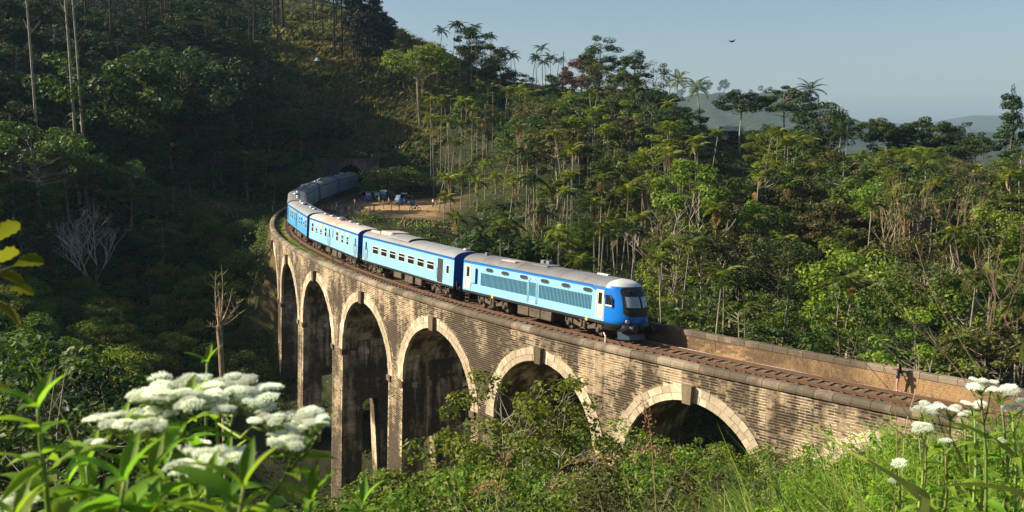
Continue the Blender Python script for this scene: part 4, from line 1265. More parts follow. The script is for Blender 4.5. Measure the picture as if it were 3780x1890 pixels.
    for x in (15.68, 13.73, 11.5, 9.12, 6.85, 4.61):
        mm = MB()
        pts = [(.30 * math.cos(t) + math.copysign(.16, math.cos(t)), .15 * math.sin(t)) for t in np.linspace(0.001, 2 * pi - .26, 24)]
        if 'oval' not in win_cache:
            mm.prism(pts, 'y', -.02, .012); fr = MB(); ring = [(a * 1.12, .0, b * 1.25) for a, b in pts]; fr.tube([(a, .012, b) for a, b in pts] + [(pts[0][0], .012, pts[0][1])], .022, 5)
            win_cache['oval'] = (mm.mesh('pane', M['under']), fr.mesh('vent_window', M['lblue']))
        o = link('vent_window', win_cache['oval'][1], loco); o.location = (x, sg_ * HW, 3.04)
        p_ = link('pane', win_cache['oval'][0], o)
        if sg_ < 0: o.rotation_euler = (0, 0, pi)
    m = MB()
    for x in (15.2, 4.6): m.lathe([(.07, 0), (.13, 0), (.13, .03), (.07, .03)], 14, (x, sg_ * (HW - .02) + (0 if sg_ > 0 else -.03), 1.07), 'y')
    m.build('lifting_ring', [M['yellow']], loco)
    add_door(loco, 3.35, .74, 1.3, 3.22, sg_, 'white'); add_door(loco, 18.45, .74, 1.3, 3.2, sg_, 'white')
    m = MB(); m.box(17.30, 17.92, *sorted((sg_ * HW, sg_ * (HW + .14))), 1.85, 3.02, 0, bev=.02); m.build('equipment_box', [M['paint']], loco)
    m = MB(); m.box(17.28, 17.33, *sorted((sg_ * (HW + .01), sg_ * (HW + .15))), 1.85, 3.0); m.build('box_edge', [M['blue']], loco)
    l = link('step_ladder', STEPS, loco); l.location = (18.5, sg_ * (HW - .05), .78); l.rotation_euler = (0, 0, pi if sg_ < 0 else 0)
for x in (5.1, 15.4): add_bogie(loco, x, True)
m = MB()
for a, b in ((8.35, 9.6), (9.62, 10.9), (10.92, 12.25)):
    m.box(a, b, -1.30, 1.30, .26, .92, bev=.06)
for a in (8.7, 9.2, 9.9, 10.5, 11.3, 11.9):
    for sd in (-1, 1): m.box(a, a + .16, *sorted((sd * 1.3, sd * 1.325)), .74, .80)
m.build('fuel_tank', [M['grime']], loco)
# dark skirt under the nose, buffer beam, plough
m = MB(); phs = [-pi / 2 + pi * j / 30 for j in range(31)]
vs, fs = [], []
for z, sc_, dx in ((1.12, 1.0, 0), (.95, 1.0, .02), (.80, .97, .12), (.62, .93, .3)):
    for ph in phs:
        x, y, _ = nose_pt(1.12, ph); vs.append((LX0 - (LX0 - x) * (sc_ if z > .7 else sc_) + dx, y * sc_, z))
for i in range(3):
    for j in range(30): fs.append((i * 31 + j, i * 31 + j + 1, (i + 1) * 31 + j + 1, (i + 1) * 31 + j))
m.add(vs, fs); m.box(1.02, 2.6, -1.0, 1.0, .55, 1.12); m.build('nose_skirt', [M['black']], loco, True)
for sd in (-.88, .88):
    b = link('buffer', BUFFER, loco); b.location = (.96, sd, 1.0); b.scale = (1.15, 1.25, 1.25)
m = MB(); m.T = Matrix.Translation((.4, 0, 0)); m.tube([(.6, 0, .95), (.25, 0, .93)], .08, 8); m.tube([(.6, .3, .9), (.35, .32, .6), (.5, .3, .4)], .03, 6); m.tube([(.6, -.3, .9), (.35, -.32, .6), (.5, -.3, .4)], .03, 6); m.build('coupling', [M['black']], loco, True)
m = MB(); pl = [(1.6, -1.25), (1.05, -.75), (.95, 0), (1.05, .75), (1.6, 1.25)]
vs = [(x - .0, y, .16) for x, y in pl] + [(x + .16, y * .93, .62) for x, y in pl] + [(x + .05, y, .16) for x, y in pl] + [(x + .21, y * .93, .62) for x, y in pl]
fs = [(i, i + 1, 6 + i, 5 + i) for i in range(4)] + [(11 + i, 10 + i, 15 + i, 16 + i) for i in range(4)] + [(5 + i, 6 + i, 16 + i, 15 + i) for i in range(4)]
m.add(vs, fs); m.build('plough', [M['plough']], loco)
for x, y, a, b, c in ((17.6, .3, .14, .14, .25), (4.9, -.25, .55, .14, .12), (11.0, -.5, .2, .2, .32), (11.6, -.5, .2, .2, .3)):
    m = MB(); m.box(x - a, x + a, y - b, y + b, 3.86, 3.94 + c, bev=.03); m.build('roof_box' if a > .3 else 'exhaust', [M['frame_w'] if a > .3 else M['roof_dark']], loco)
m = MB(); m.box(13.2, 14.9, -.1, .95, 3.86, 3.97, bev=.03); m.build('roof_hatch', [M['roof_rust']], loco)
end_fit(loco, LX1, 1)

c1 = coach(1, 'light blue coach with seven wide cream framed windows right behind the locomotive', 'ac', 'paint', 'closed', [16.1, 14.19, 12.29, 10.4, 8.5, 6.59, 4.73],
      [(18.3, .72, 'closed'), (2.98, .95, 'open')], [(1.65, .42, .62)], 'roof', [(1.2, .0, False)])
m = MB()   # air-conditioning unit at the rear of its roof
m.box(13.7, 16.2, -.95, .95, 3.78, 4.22, 0, bev=.14); m.box(16.5, 18.6, -.85, .85, 3.8, 4.06, 0, bev=.05)
for x in (16.75, 17.3, 17.85): m.box(x, x + .42, -.6, .6, 4.06, 4.12, 1)
m.box(16.2, 16.5, -.5, .5, 3.8, 3.98, 0)
m.build('roof_air_conditioner', [M['roof_rust'], M['under']], c1)
m = MB(); sweep(m, [(y * .86, 3.8 + (z - 3.42) * .62) for y, z in ROOFP], 9.6, 13.7, 1); m.build('roof_hump', [M['roof']], c1)
c2 = coach(2, 'light blue coach with patchy reddish roof and tall cream blinds, second behind the locomotive', 'tall', 'paint', 'closed', [17.75, 15.97, 14.14, 12.2, 7.81, 5.91, 4.08],
      [(10.75, .78, 'closed'), (1.42, .78, 'closed')], [(9.4, .26, .9)], 'roof_rust', [(17.3, 0, 0), (14.6, 0, 0), (10.4, .25, 1), (7.6, 0, 0), (4.9, 0, 0)])
c3 = coach(3, 'mid blue coach with grey roof, third behind the locomotive, entering the bend', 'tall', 'coach_mid', 'sky', [15.55, 13.85, 11.68, 7.24, 5.27, 3.34, 1.6],
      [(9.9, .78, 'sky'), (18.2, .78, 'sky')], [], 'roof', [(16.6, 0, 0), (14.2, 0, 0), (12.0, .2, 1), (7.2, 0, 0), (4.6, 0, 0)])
LB = {4: 'dull blue coach seen roof first where the train turns the bend', 5: 'dull blue coach with open windows, third from the tunnel mouth', 6: 'dull blue coach with open windows just outside the tunnel', 7: 'dull blue coach disappearing into the tunnel mouth'}
LB[5] = 'dull blue coach with open windows, next after the bend'
LB[6] = 'dull blue coach with open windows just outside the tunnel mouth'
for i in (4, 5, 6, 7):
    coach(i, LB[i], 'tall', 'coach_dull', 'dim', [17.4, 15.6, 13.8, 12.0, 7.9, 6.1, 4.3, 2.6], [(10.1, .78, 'dim'), (18.6, .6, 'dim'), (1.2, .6, 'dim')], [], 'roof_dark', [(16.2, 0, 0), (13.6, 0, 0), (10, .2, 1), (6.6, 0, 0), (3.9, 0, 0)])

# ============================================================ VEGETATION
def unit(n):
    v = rng.normal(size=(n, 3)); return v / np.linalg.norm(v, axis=1)[:, None]
def leaf_quads(p, size, nrm=None, aspect=0.55, fold=0.0, up=0.35):
    """rhombic leaves at points p; returns V,F"""
    n = len(p)
    if nrm is None: nrm = unit(n)
    nrm = nrm + np.array([0, 0, up]); nrm /= np.linalg.norm(nrm, axis=1)[:, None]
    a = unit(n); a -= nrm * (a * nrm).sum(1)[:, None]; a /= np.linalg.norm(a, axis=1)[:, None] + 1e-9
    b = np.cross(nrm, a)
    sz = np.asarray(size).reshape(-1, 1) * rng.uniform(0.65, 1.35, (n, 1))
    V = np.stack([p - a * sz * .5, p + b * sz * aspect * .5 - a * sz * .05, p + a * sz * .5 - nrm * sz * .12, p - b * sz * aspect * .5 - a * sz * .05], 1)
    F = np.arange(n * 4).reshape(n, 4)
    return V.reshape(-1, 3), F
def cat(parts):
    Vs, Fs, b = [], [], 0
    for V, F in parts:
        Vs.append(V); Fs.append(F + b); b += len(V)
    return np.concatenate(Vs), np.concatenate(Fs)

def broad_tree(H, R, base, nclump, per, leaf, trunk_r, shape='round', flat=0.6, rc=(0.11, 0.2), droop=0.0, gap=0.0, lean=0.0, multi=1):
    """returns (trunk mesh, crown mesh)"""
    m = MB()
    zc = (base + H) / 2; hz_ = (H - base) / 2
    cl = []
    tries = 0
    while len(cl) < nclump and tries < nclump * 30:
        tries += 1
        u = unit(1)[0]; rr = rng.uniform(0.45, 1.0) ** 0.5
        q = u * rr
        if shape == 'umbrella':
            q[2] = abs(q[2]) * .95 - .1 + .2 * rng.random(); q[:2] *= 1.15
        elif shape == 'column': q[:2] *= 0.8 + 0.3 * math.sin(q[2] * 9)
        elif shape == 'cone': q[:2] *= (1 - q[2]) * .6 + .15
        elif shape == 'open': q[2] = rng.uniform(-1, 1); 
        p = np.array([q[0] * R + lean * (q[2] + 1), q[1] * R, zc + q[2] * hz_])
        if gap and any(np.linalg.norm(p - c) < gap * R for c in cl): continue
        cl.append(p)
    stems = []
    for k in range(multi):
        a = rng.uniform(0, 2 * pi); off = 0 if multi == 1 else R * .35
        pts = [Vector((math.cos(a) * off * t ** 1.3 + math.sin(t * 5 + a) * .18 + lean * t, math.sin(a) * off * t ** 1.3 + math.cos(t * 4 + a) * .18, H * .9 * t)) for t in np.linspace(0, 1, 8)]
        m.tube(pts, [trunk_r * (1 - .82 * t) * (1.25 if t == 0 else 1) / (1 if multi == 1 else 1.5) for t in np.linspace(0, 1, 8)], 6)
        stems.append(pts)
    for c in cl:
        pts = stems[rng.integers(len(stems))]
        zt = max(base * .6, min(c[2] - R * .35, H * .8)); t = min(.98, zt / (H * .9)); i = min(6, int(t * 7))
        s_ = pts[i].lerp(pts[i + 1], t * 7 - i)
        e_ = Vector(c); mid = s_.lerp(e_, .5) + Vector((0, 0, -.12 * (e_ - s_).length + .2))
        r0 = trunk_r * .30 * (1 - t * .5)
        m.tube([s_, mid, e_], [r0, r0 * .6, r0 * .25], 4, caps=False)
        for _ in range(2):
            e2 = e_ + Vector(unit(1)[0]) * R * .18
            m.tube([mid.lerp(e_, .4), e2], [r0 * .4, r0 * .1], 3, caps=False)
    parts = []
    for c in cl:
        rr = rng.uniform(*rc) * R * 1.6
        n = int(per * rng.uniform(.6, 1.4))
        u = unit(n); rad = rng.uniform(.35, 1.0, n) ** .5
        p = u * rad[:, None] * rr; p[:, 2] *= flat
        p[:, 2] -= droop * (p[:, 0] ** 2 + p[:, 1] ** 2) / rr
        nr = u * np.array([1, 1, 1.4])
        parts.append(leaf_quads(c + p, np.full(n, leaf), nr * .7 + unit(n) * .6))
    V, F = cat(parts)
    return m.mesh('trunk'), npmesh('crown', V, F)

TREES = {}
def proto(kind, n, **kw):
    TREES[kind] = [broad_tree(**{k: (v(rng) if callable(v) else v) for k, v in kw.items()}) for _ in range(n)]
U_ = lambda a, b: (lambda r: float(r.uniform(a, b)))
proto('round', 5, H=U_(10, 13), R=U_(3.6, 4.6), base=3.6, nclump=46, per=150, leaf=0.36, trunk_r=0.24, rc=(0.12, 0.22), gap=0.16)
proto('tall', 4, H=U_(15, 18), R=U_(3.2, 4.2), base=6.0, nclump=42, per=150, leaf=0.38, trunk_r=0.26, rc=(0.14, 0.24), gap=0.2)
proto('umbrella', 4, H=U_(11, 13), R=U_(3.3, 4.1), base=4.5, nclump=46, per=130, leaf=0.32, trunk_r=0.2, shape='umbrella', flat=0.5, rc=(0.11, 0.19), gap=0.17)
proto('airy', 4, H=U_(10, 13), R=U_(3.0, 4.0), base=3.0, nclump=34, per=75, leaf=0.30, trunk_r=0.17, rc=(0.12, 0.20), gap=0.2, multi=2)
proto('feathery', 3, H=U_(11, 14), R=U_(3.4, 4.4), base=5.0, nclump=50, per=95, leaf=0.26, trunk_r=0.2, flat=.55, rc=(0.10, 0.16), gap=0.16, droop=.35)
proto('column', 2, H=19, R=1.7, base=2.0, nclump=44, per=130, leaf=0.34, trunk_r=0.28, shape='column', rc=(0.26, 0.4), gap=.2)
proto('bushy', 5, H=U_(3.6, 5.2), R=U_(2.2, 3.2), base=0.6, nclump=26, per=120, leaf=0.26, trunk_r=0.09, rc=(0.16, 0.26), gap=.2, multi=2)
def pine(H):
    m = MB(); R = 2.6
    m.tube([(0, 0, 0), (.1, .05, H * .35), (.0, .15, H * .7), (.1, .1, H)], [.26, .21, .13, .04], 6)
    parts = []
    for k in range(30):
        z = H * rng.uniform(.5, 1.0); a = rng.uniform(0, 2 * pi); L = R * (1.15 - (z / H)) * 2 * rng.uniform(.6, 1.1) + .5
        e = Vector((math.cos(a) * L, math.sin(a) * L, z + rng.uniform(-.3, .9)))
        m.tube([(0, 0, z - .3), e], [.05, .015], 3, caps=False)
        n = 60; t = rng.uniform(.35, 1.05, n)[:, None]
        p = np.array([0, 0, z - .3]) * (1 - t) + np.array(e) * t + rng.normal(0, .26, (n, 3)) * np.array([1, 1, .6])
        parts.append(leaf_quads(p, np.full(n, .42), aspect=.25))
    for k in range(9):   # dead stubs
        z = H * rng.uniform(.25, .5); a = rng.uniform(0, 2 * pi); m.tube([(0, 0, z), (math.cos(a) * 1.2, math.sin(a) * 1.2, z + .1)], [.03, .01], 3, caps=False)
    V, F = cat(parts)
    return m.mesh('trunk'), npmesh('crown', V, F)
TREES['pine'] = [pine(h) for h in (22, 24, 20, 25)]
def bare(H, R, n0, depth, r0, seed, spread=.5, up=.35):
    rg = random.Random(seed); m = MB()
    def grow(p, d, L, r, lv):
        pts = [p]; q = p
        for k in range(3):
            d = (d + Vector((rg.uniform(-1, 1), rg.uniform(-1, 1), rg.uniform(-.4, .8))) * .16).normalized(); q = q + d * L / 3; pts.append(q)
        m.tube(pts, [r, r * .85, r * .7, r * .5], 5 if lv > 2 else 3, caps=False)
        if lv == 0: return
        for k in range(rg.choice((2, 3, 3))):
            a = rg.uniform(0, 2 * pi); dd = (d + Vector((math.cos(a), math.sin(a), 0)) * spread * rg.uniform(.6, 1.5) + Vector((0, 0, up * .3))).normalized()
            grow(pts[rg.choice((2, 3, 3))], dd, L * rg.uniform(.6, .85), r * .55, lv - 1)
    for k in range(n0):
        a = 2 * pi * k / n0 + rg.uniform(-.3, .3)
        grow(Vector((0, 0, 0)), Vector((math.cos(a) * .33 * (n0 > 1), math.sin(a) * .33 * (n0 > 1), 1)).normalized(), H * .30, r0, depth)
    return m.mesh('trunk')
# palm fronds
def frond(L, npair, leaf, droop, width, name, twist=.5):
    V, F = [], []
    def pt(t): return np.array([L * (t - .12 * t * t * droop), 0, L * (.42 * t - (.42 + .35 * droop) * t * t)])
    # rachis
    n = 7
    for i in range(n + 1):
        p = pt(i / n); w_ = .035 * (1 - .8 * i / n) * max(1, L / 2.2)
        V += [p + (0, w_, 0), p + (0, -w_, 0)]
    for i in range(n): F.append((2 * i, 2 * i + 1, 2 * i + 3, 2 * i + 2))
    for k in range(npair):
        t = .12 + .86 * k / npair; p = pt(t); q = pt(min(1, t + .03)); ax = (q - p) / np.linalg.norm(q - p)
        ll = leaf * math.sin(min(1, .25 + t) * pi * .85 + .1) + leaf * .25
        for sd in (-1, 1):
            d = np.array([.55 * ax[0], sd, -.35 * rng.uniform(.4, 1.3) + .45 * ax[2]]); d /= np.linalg.norm(d)
            e = p + d * ll * rng.uniform(.85, 1.1) + np.array([0, 0, -.18 * ll]); mid = p + d * ll * .5
            wv = np.cross(d, [0, 0, 1]); wv /= np.linalg.norm(wv); wv = wv * width
            b = len(V); V += [p, mid + wv, e, mid - wv]; F.append((b, b + 1, b + 2, b + 3))
    return npmesh(name, np.array(V), F)
FR_A = [frond(2.3, 17, .62, 1.2, .07, 'frond') for _ in range(3)]
FR_C = [frond(4.4, 26, .95, 1.1, .06, 'frond') for _ in range(3)]
def palm_trunk(H, r, bend):
    m = MB(); pts = [(bend * (t ** 1.6), bend * .2 * math.sin(t * 3), H * t) for t in np.linspace(0, 1, 9)]
    m.tube(pts, [r * (1.25 - .45 * t) for t in np.linspace(0, 1, 9)], 7)
    return m.mesh('trunk'), pts[-1]
def shaft_mesh(r, L):
    m = MB(); m.lathe([(r * .8, 0), (r * 1.3, .12), (r * 1.1, L * .6), (r * .5, L), (0.01, L)], 8); return m.mesh('crownshaft', M['frond'])
SHA = shaft_mesh(.1, .9)
nutm = MB()
for k in range(9):
    a = k * 2.4; nutm.lathe([(0.01, -.1), (.09, -.06), (.11, 0), (.07, .09), (.01, .11)], 6, (math.cos(a) * .22, math.sin(a) * .22, -.1 - .05 * (k % 3)))
NUTS = nutm.mesh('coconut_cluster', M['leaf_olive'])
PTR = [palm_trunk(h, .085, b) for h, b in ((9, .3), (11, .8), (12.5, -.4), (10, -.9), (13.5, .2), (11.5, 1.6))]
CTR = [palm_trunk(h, .16, b) for h, b in ((11, 1.2), (13, -1.5))]

HTOP = {}
used_trees = []      # (root, kind, X, Y, y) to be described once all stand
def over(o, mats):
    for i, mm in enumerate(mats):
        while len(o.data.materials) <= i: o.data.materials.append(mm)
        o.material_slots[i].link = 'OBJECT'; o.material_slots[i].material = mm
def put_tree(kind, x, y, z=None, h=None, leafm='leaf_mid', barkm='bark_brown', rz=None, which=None, name=None, desc=None, tilt=0.0):
    if z is None: z = g1(x, y) - .25
    if which is None: which = int(rng.integers(len(TREES[kind])))
    tm, cm = TREES[kind][which % len(TREES[kind])]
    nm = name or {'round': 'broadleaf_tree', 'tall': 'broadleaf_tree', 'umbrella': 'umbrella_tree', 'airy': 'sparse_tree', 'feathery': 'feathery_tree', 'column': 'vine_covered_tree', 'bushy': 'shrub', 'pine': 'pine_tree'}[kind]
    e = empty(nm, (x, y, z), rng.uniform(0, 2 * pi) if rz is None else rz)
    H0 = HTOP.setdefault(cm.name, max(v.co.z for v in cm.vertices))
    s_ = 1.0 if h is None else h / H0
    wz = rng.uniform(.9, 1.12)
    sw = s_ if kind in ('pine', 'near_shrub', 'near_tree', 'column') else (max(s_, .95) * 1.1 if (h or 9) > 6.5 else max(s_, .6))
    e.scale = (sw * wz, sw * wz, s_)
    if tilt: e.rotation_euler = (tilt, 0, e.rotation_euler.z)
    a = link('trunk', tm, e); over(a, [M[barkm]]); b = link('crown', cm, e); over(b, [M[leafm]])
    used_trees.append((e, kind, leafm, desc, z + (H0 * s_) * (.7 if kind != 'pine' else .5)))
    return e
def put_palm(kind, x, y, z=None, h=None, mat='frond', dead=0, which=None, desc=None, n=None):
    if z is None: z = g1(x, y) - .2
    tr = PTR if kind == 'areca' else CTR
    which = int(rng.integers(len(tr))) if which is None else which
    tm, top = tr[which % len(tr)]
    e = empty('areca_palm' if kind == 'areca' else 'coconut_palm', (x, y, z), rng.uniform(0, 2 * pi))
    s_ = 1.0 if h is None else h / top[2]
    a = link('trunk', tm, e); over(a, [M['bark_palm']]); a.scale = (1, 1, s_)
    T_ = Vector((top[0], top[1], top[2] * s_))
    ck = 1.0
    if kind == 'areca':
        c = link('crownshaft', SHA, e); c.location = T_; T2 = T_ + Vector((0, 0, .8)); nf = n or int(rng.integers(8, 11)); fr = FR_A
        sc = rng.uniform(.8, 1.15)
    else:
        c = link('coconut_cluster', NUTS, e); c.location = T_; T2 = T_; nf = n or int(rng.integers(15, 19)); fr = FR_C; sc = rng.uniform(.85, 1.05)
    for k in range(nf):
        f = link('frond', fr[k % 3], e); f.location = T2
        el = -(.95 - 1.35 * (k / nf)) if kind == 'areca' else -(1.15 - 1.75 * (k / nf))
        f.rotation_euler = (rng.uniform(-.3, .3), el + rng.uniform(-.12, .12), k * 2.4 + rng.uniform(-.3, .3)); f.scale = (sc, sc, sc)
        dm = 'frond_dead' if (k >= nf - dead) else mat
        over(f, [M[dm]])
        if dm == 'frond_dead': f.rotation_euler[1] = 1.1
    used_trees.append((e, kind, mat, desc, z + T2.z))
    return e
def at(X, y): return (X - 1890) / FPX * y
def top_at(X, Y, y): return hz(Y, y)

def skyline(kind, X, Yt, y, h, **kw):
    """tree whose top shows at photo height Yt, standing at world distance y"""
    zt = hz(Yt, y); x = at(X, y); g = g1(x, y) - .3
    zb = max(g, zt - h) if zt - h > g else zt - h
    # stand on the ground: stretch height to reach the top
    hh = zt - g
    if kind in ('areca', 'coconut'):
        return put_palm(kind, x, y, g, max(4.0, hh - (1.2 if kind == 'areca' else .8)), **kw)
    return put_tree(kind, x, y, g, max(5.0, hh), **kw)

# --- trees that make the skyline and the landmarks of the wood
for X, Y in ((1625, 120), (1670, 98), (1700, 98), (1738, 120), (1762, 108), (1790, 140), (1808, 140), (1815, 180), (1868, 185), (1885, 200), (1905, 210), (1960, 210), (1975, 215), (1998, 180), (2010, 230), (2028, 215), (2048, 222), (1845, 205), (1720, 190), (1650, 235), (1668, 275)):
    skyline('areca', X, Y, float(rng.uniform(255, 275)), 14, mat='frond_d')
skyline('tall', 1728, 105, 272, 16, leafm='leaf_dark'); skyline('round', 1780, 165, 268, 12, leafm='leaf_olive')
skyline('umbrella', 1545, 165, 240, 14, leafm='leaf_lime', barkm='bark_pale', desc='bright lime green layered tree with a pale trunk'); skyline('airy', 1610, 185, 250, 12, leafm='leaf_mid')
skyline('tall', 2205, 138, 245, 20, leafm='leaf_dark', desc='tallest tree of the forest skyline'); skyline('round', 2140, 195, 246, 14, leafm='leaf_rust', desc='reddish brown crowned tree'); skyline('feathery', 2190, 230, 238, 18, leafm='leaf_olive')
skyline('tall', 2330, 188, 242, 18, leafm='leaf_dark'); skyline('airy', 2400, 225, 240, 16, leafm='leaf_dark'); skyline('round', 2290, 260, 235, 14, leafm='leaf_mid')
skyline('round', 1900, 260, 262, 14, leafm='leaf_olive'); skyline('round', 2070, 265, 252, 12, leafm='leaf_dark'); skyline('tall', 1830, 230, 262, 14, leafm='leaf_mid')
skyline('coconut', 2490, 285, 232, 14, mat='frond'); skyline('coconut', 2580, 310, 226, 14, mat='frond')
skyline('round', 2450, 330, 228, 14, leafm='leaf_dark'); skyline('tall', 2540, 390, 220, 14, leafm='leaf_dark')
skyline('umbrella', 2725, 325, 222, 16, leafm='leaf_dark', barkm='bark_pale'); skyline('umbrella', 2880, 312, 224, 16, leafm='leaf_dark', barkm='bark_pale', desc='broad flat-topped dark tree'); skyline('coconut', 2993, 318, 220, 16, mat='frond_d', desc='dark coconut palm standing behind a leafy tree')
skyline('round', 3010, 365, 215, 16, leafm='leaf_dark'); skyline('airy', 3060, 400, 214, 12, leafm='leaf_dark'); skyline('areca', 3115, 438, 208, 12, mat='frond_d', desc='single slim palm against the distant hills'); skyline('coconut', 3080, 470, 204, 10, mat='frond_d')
skyline('umbrella', 3210, 430, 210, 13, leafm='leaf_mid', barkm='bark_pale'); skyline('round', 3265, 425, 212, 13, leafm='leaf_dark'); skyline('tall', 3330, 455, 212, 12, leafm='leaf_dark')
skyline('round', 3420, 420, 214, 14, leafm='leaf_dark'); skyline('round', 3500, 450, 210, 13, leafm='leaf_dark'); skyline('airy', 3560, 440, 208, 14, leafm='leaf_dark'); skyline('umbrella', 3590, 490, 200, 12, leafm='leaf_dark')
skyline('column', 3715, 335, 165, 22, leafm='leaf_dark', desc='tall thin tree wrapped in vines with a small flat top'); skyline('airy', 3722, 300, 166, 22, leafm='leaf_dark', name='flat_topped_tree', desc='small flat crown rising out of the vine covered tree').scale.xy = (.42, .42); skyline('tall', 3765, 540, 150, 14, leafm='leaf_mid', barkm='bark_pale')
skyline('airy', 3640, 560, 190, 10, leafm='leaf_mid'); skyline('coconut', 3430, 570, 150, 14, mat='frond', desc='large yellowish coconut palm behind the bare trees')
# --- named individuals lower on the slope
for X, Yt, y, k, lm, bk in ((2150, 690, 150, 'airy', 'leaf_mid', 'bark_pale'), (2240, 560, 168, 'airy', 'leaf_olive', 'bark_pale'), (2270, 545, 150, 'tall', 'leaf_mid', 'bark_pale'), (2420, 620, 140, 'airy', 'leaf_olive', 'bark_pale'), (2480, 870, 118, 'airy', 'leaf_lime', 'bark_pale'), (2850, 560, 160, 'airy', 'leaf_lime', 'bark_pale'),
                            (2050, 380, 200, 'round', 'leaf_olive', 'bark_brown'), (1800, 390, 215, 'feathery', 'leaf_olive', 'bark_brown'), (2700, 690, 150, 'feathery', 'leaf_olive', 'bark_pale'), (3180, 650, 140, 'round', 'leaf_mid', 'bark_brown'), (3040, 870, 118, 'round', 'leaf_lime', 'bark_brown'), (3700, 740, 120, 'round', 'leaf_lime', 'bark_brown'), (2950, 620, 160, 'airy', 'leaf_lime', 'bark_pale'),
                            (1830, 830, 120, 'bushy', 'leaf_dark', 'bark_brown'), (2560, 1060, 108, 'airy', 'leaf_mid', 'bark_brown')):
    skyline(k, X, Yt, y, 12, leafm=lm, barkm=bk)
# --- fill the wooded slope behind the viaduct
pts = []
def far_enough(x, y, d):
    return all((x - a) ** 2 + (y - b) ** 2 > d * d for a, b in pts)
KN = 0
tries = 0
while KN < 360 and tries < 26000:
    tries += 1
    y = rng.uniform(86, 282) if rng.random() < .8 else rng.uniform(60, 130); x = rng.uniform(-26, .56 * y + 4)
    s, o, d = so_of([x], [y]); s, o, d = s[0], o[0], d[0]
    if s < 172 and o > -9: continue
    if -34 < x < 1 and 138 < y < 212: continue
    if x < -4 and y < 215 and s > 60: continue
    if x < -14 + (y - 215) * .0 and y >= 212: continue
    if not far_enough(x, y, 4.7 if y > 130 else 5.2): continue
    X = 1890 + FPX * x / y
    if X > 3900: continue
    g = g1(x, y)
    sk = float(np.interp(X, [1400, 1550, 1700, 1900, 2080, 2200, 2400, 2560, 2900, 3100, 3400, 3700], [400, 330, 300, 330, 350, 320, 330, 470, 470, 560, 540, 620]))
    hmax = hz(sk, y) - g
    if hmax < 3.0: continue
    if 2630 < X < 2790 and 150 < y < 240: 
        hmax = min(hmax, hz(640, y) - g)
    if hmax < 3: continue
    r = rng.random()
    pts.append((x, y)); KN += 1
    pal = .5 if X < 3000 else .3
    if o > -22 and s < 40: hmax = min(hmax, 9.5 + rng.uniform(-1, 2))
    front = 1560 < X < 2420 and y < 168
    if front: pal = .8
    if r < pal and hmax > 7:
        mt = rng.choice(['frond', 'frond_y', 'frond_y', 'frond', 'frond_d']) if True else 'frond'
        put_palm('areca', x, y, None, float(min(hmax - 1.2, rng.uniform(9.5, 14.5))), mat=str(mt), dead=int(rng.random() < .3))
        for q in range(int(rng.integers(0, 3))):
            xx, yy = x + rng.uniform(-2.6, 2.6), y + rng.uniform(-2.6, 2.6)
            put_palm('areca', xx, yy, None, float(min(hmax - 1.2, rng.uniform(6, 13))), mat=str(mt), dead=int(rng.random() < .2))
    else:
        k = str(rng.choice(['round', 'round', 'tall', 'airy', 'umbrella', 'feathery', 'airy']))
        hh = {'round': 11, 'tall': 15, 'airy': 11.5, 'umbrella': 11, 'feathery': 12}[k] * rng.uniform(.85, 1.3)
        hh = min(hh, hmax)
        if front and rng.random() < .7: hh = min(hh, 4.5)
        if hh < 6: k = 'bushy'
        lm = str(rng.choice(['leaf_mid', 'leaf_mid', 'leaf_dark', 'leaf_olive', 'leaf_lime', 'leaf_lime'])) if y < 200 else str(rng.choice(['leaf_mid', 'leaf_mid', 'leaf_dark', 'leaf_olive']))
        put_tree(k, x, y, None, float(hh), leafm=lm, barkm=str(rng.choice(['bark_pale', 'bark_brown', 'bark_grey'])))
# palms beside the clearing
for X, Yt, y in ((1590, 365, 205), (1625, 370, 208), (1655, 360, 210), (1700, 372, 212), (1740, 400, 205), (1600, 430, 200), (1640, 440, 198), (1690, 450, 200), (1780, 440, 204), (1660, 520, 192), (1620, 640, 168), (1660, 650, 166), (1700, 640, 170), (1760, 660, 165), (1735, 610, 172), (1640, 760, 150), (1790, 600, 175), (1830, 640, 168), (1860, 560, 180), (1880, 660, 160), (1950, 640, 160), (2080, 560, 170), (1700, 800, 142), (2100, 880, 128), (2110, 940, 122)):
    skyline('areca', X, Yt, y, 12, mat=str(rng.choice(['frond_y', 'frond', 'frond_y'])), dead=int(rng.random() < .35))
for k in range(46):
    X = rng.uniform(1600, 3650); y = rng.uniform(118, 200); x = at(X, y); s_, o_, d_ = so_of([x], [y])
    if o_[0] > -12 or (x < 1 and 138 < y < 212): continue
    g = g1(x, y); sk = float(np.interp(X, [1500, 2100, 2600, 3700], [420, 440, 560, 680])); hm_ = hz(sk, y) - g
    if hm_ > 9: put_palm('areca', x, y, None, float(min(hm_ - 1, rng.uniform(11, 15.5))), mat=str(rng.choice(['frond_y', 'frond'])), dead=int(rng.random() < .3))
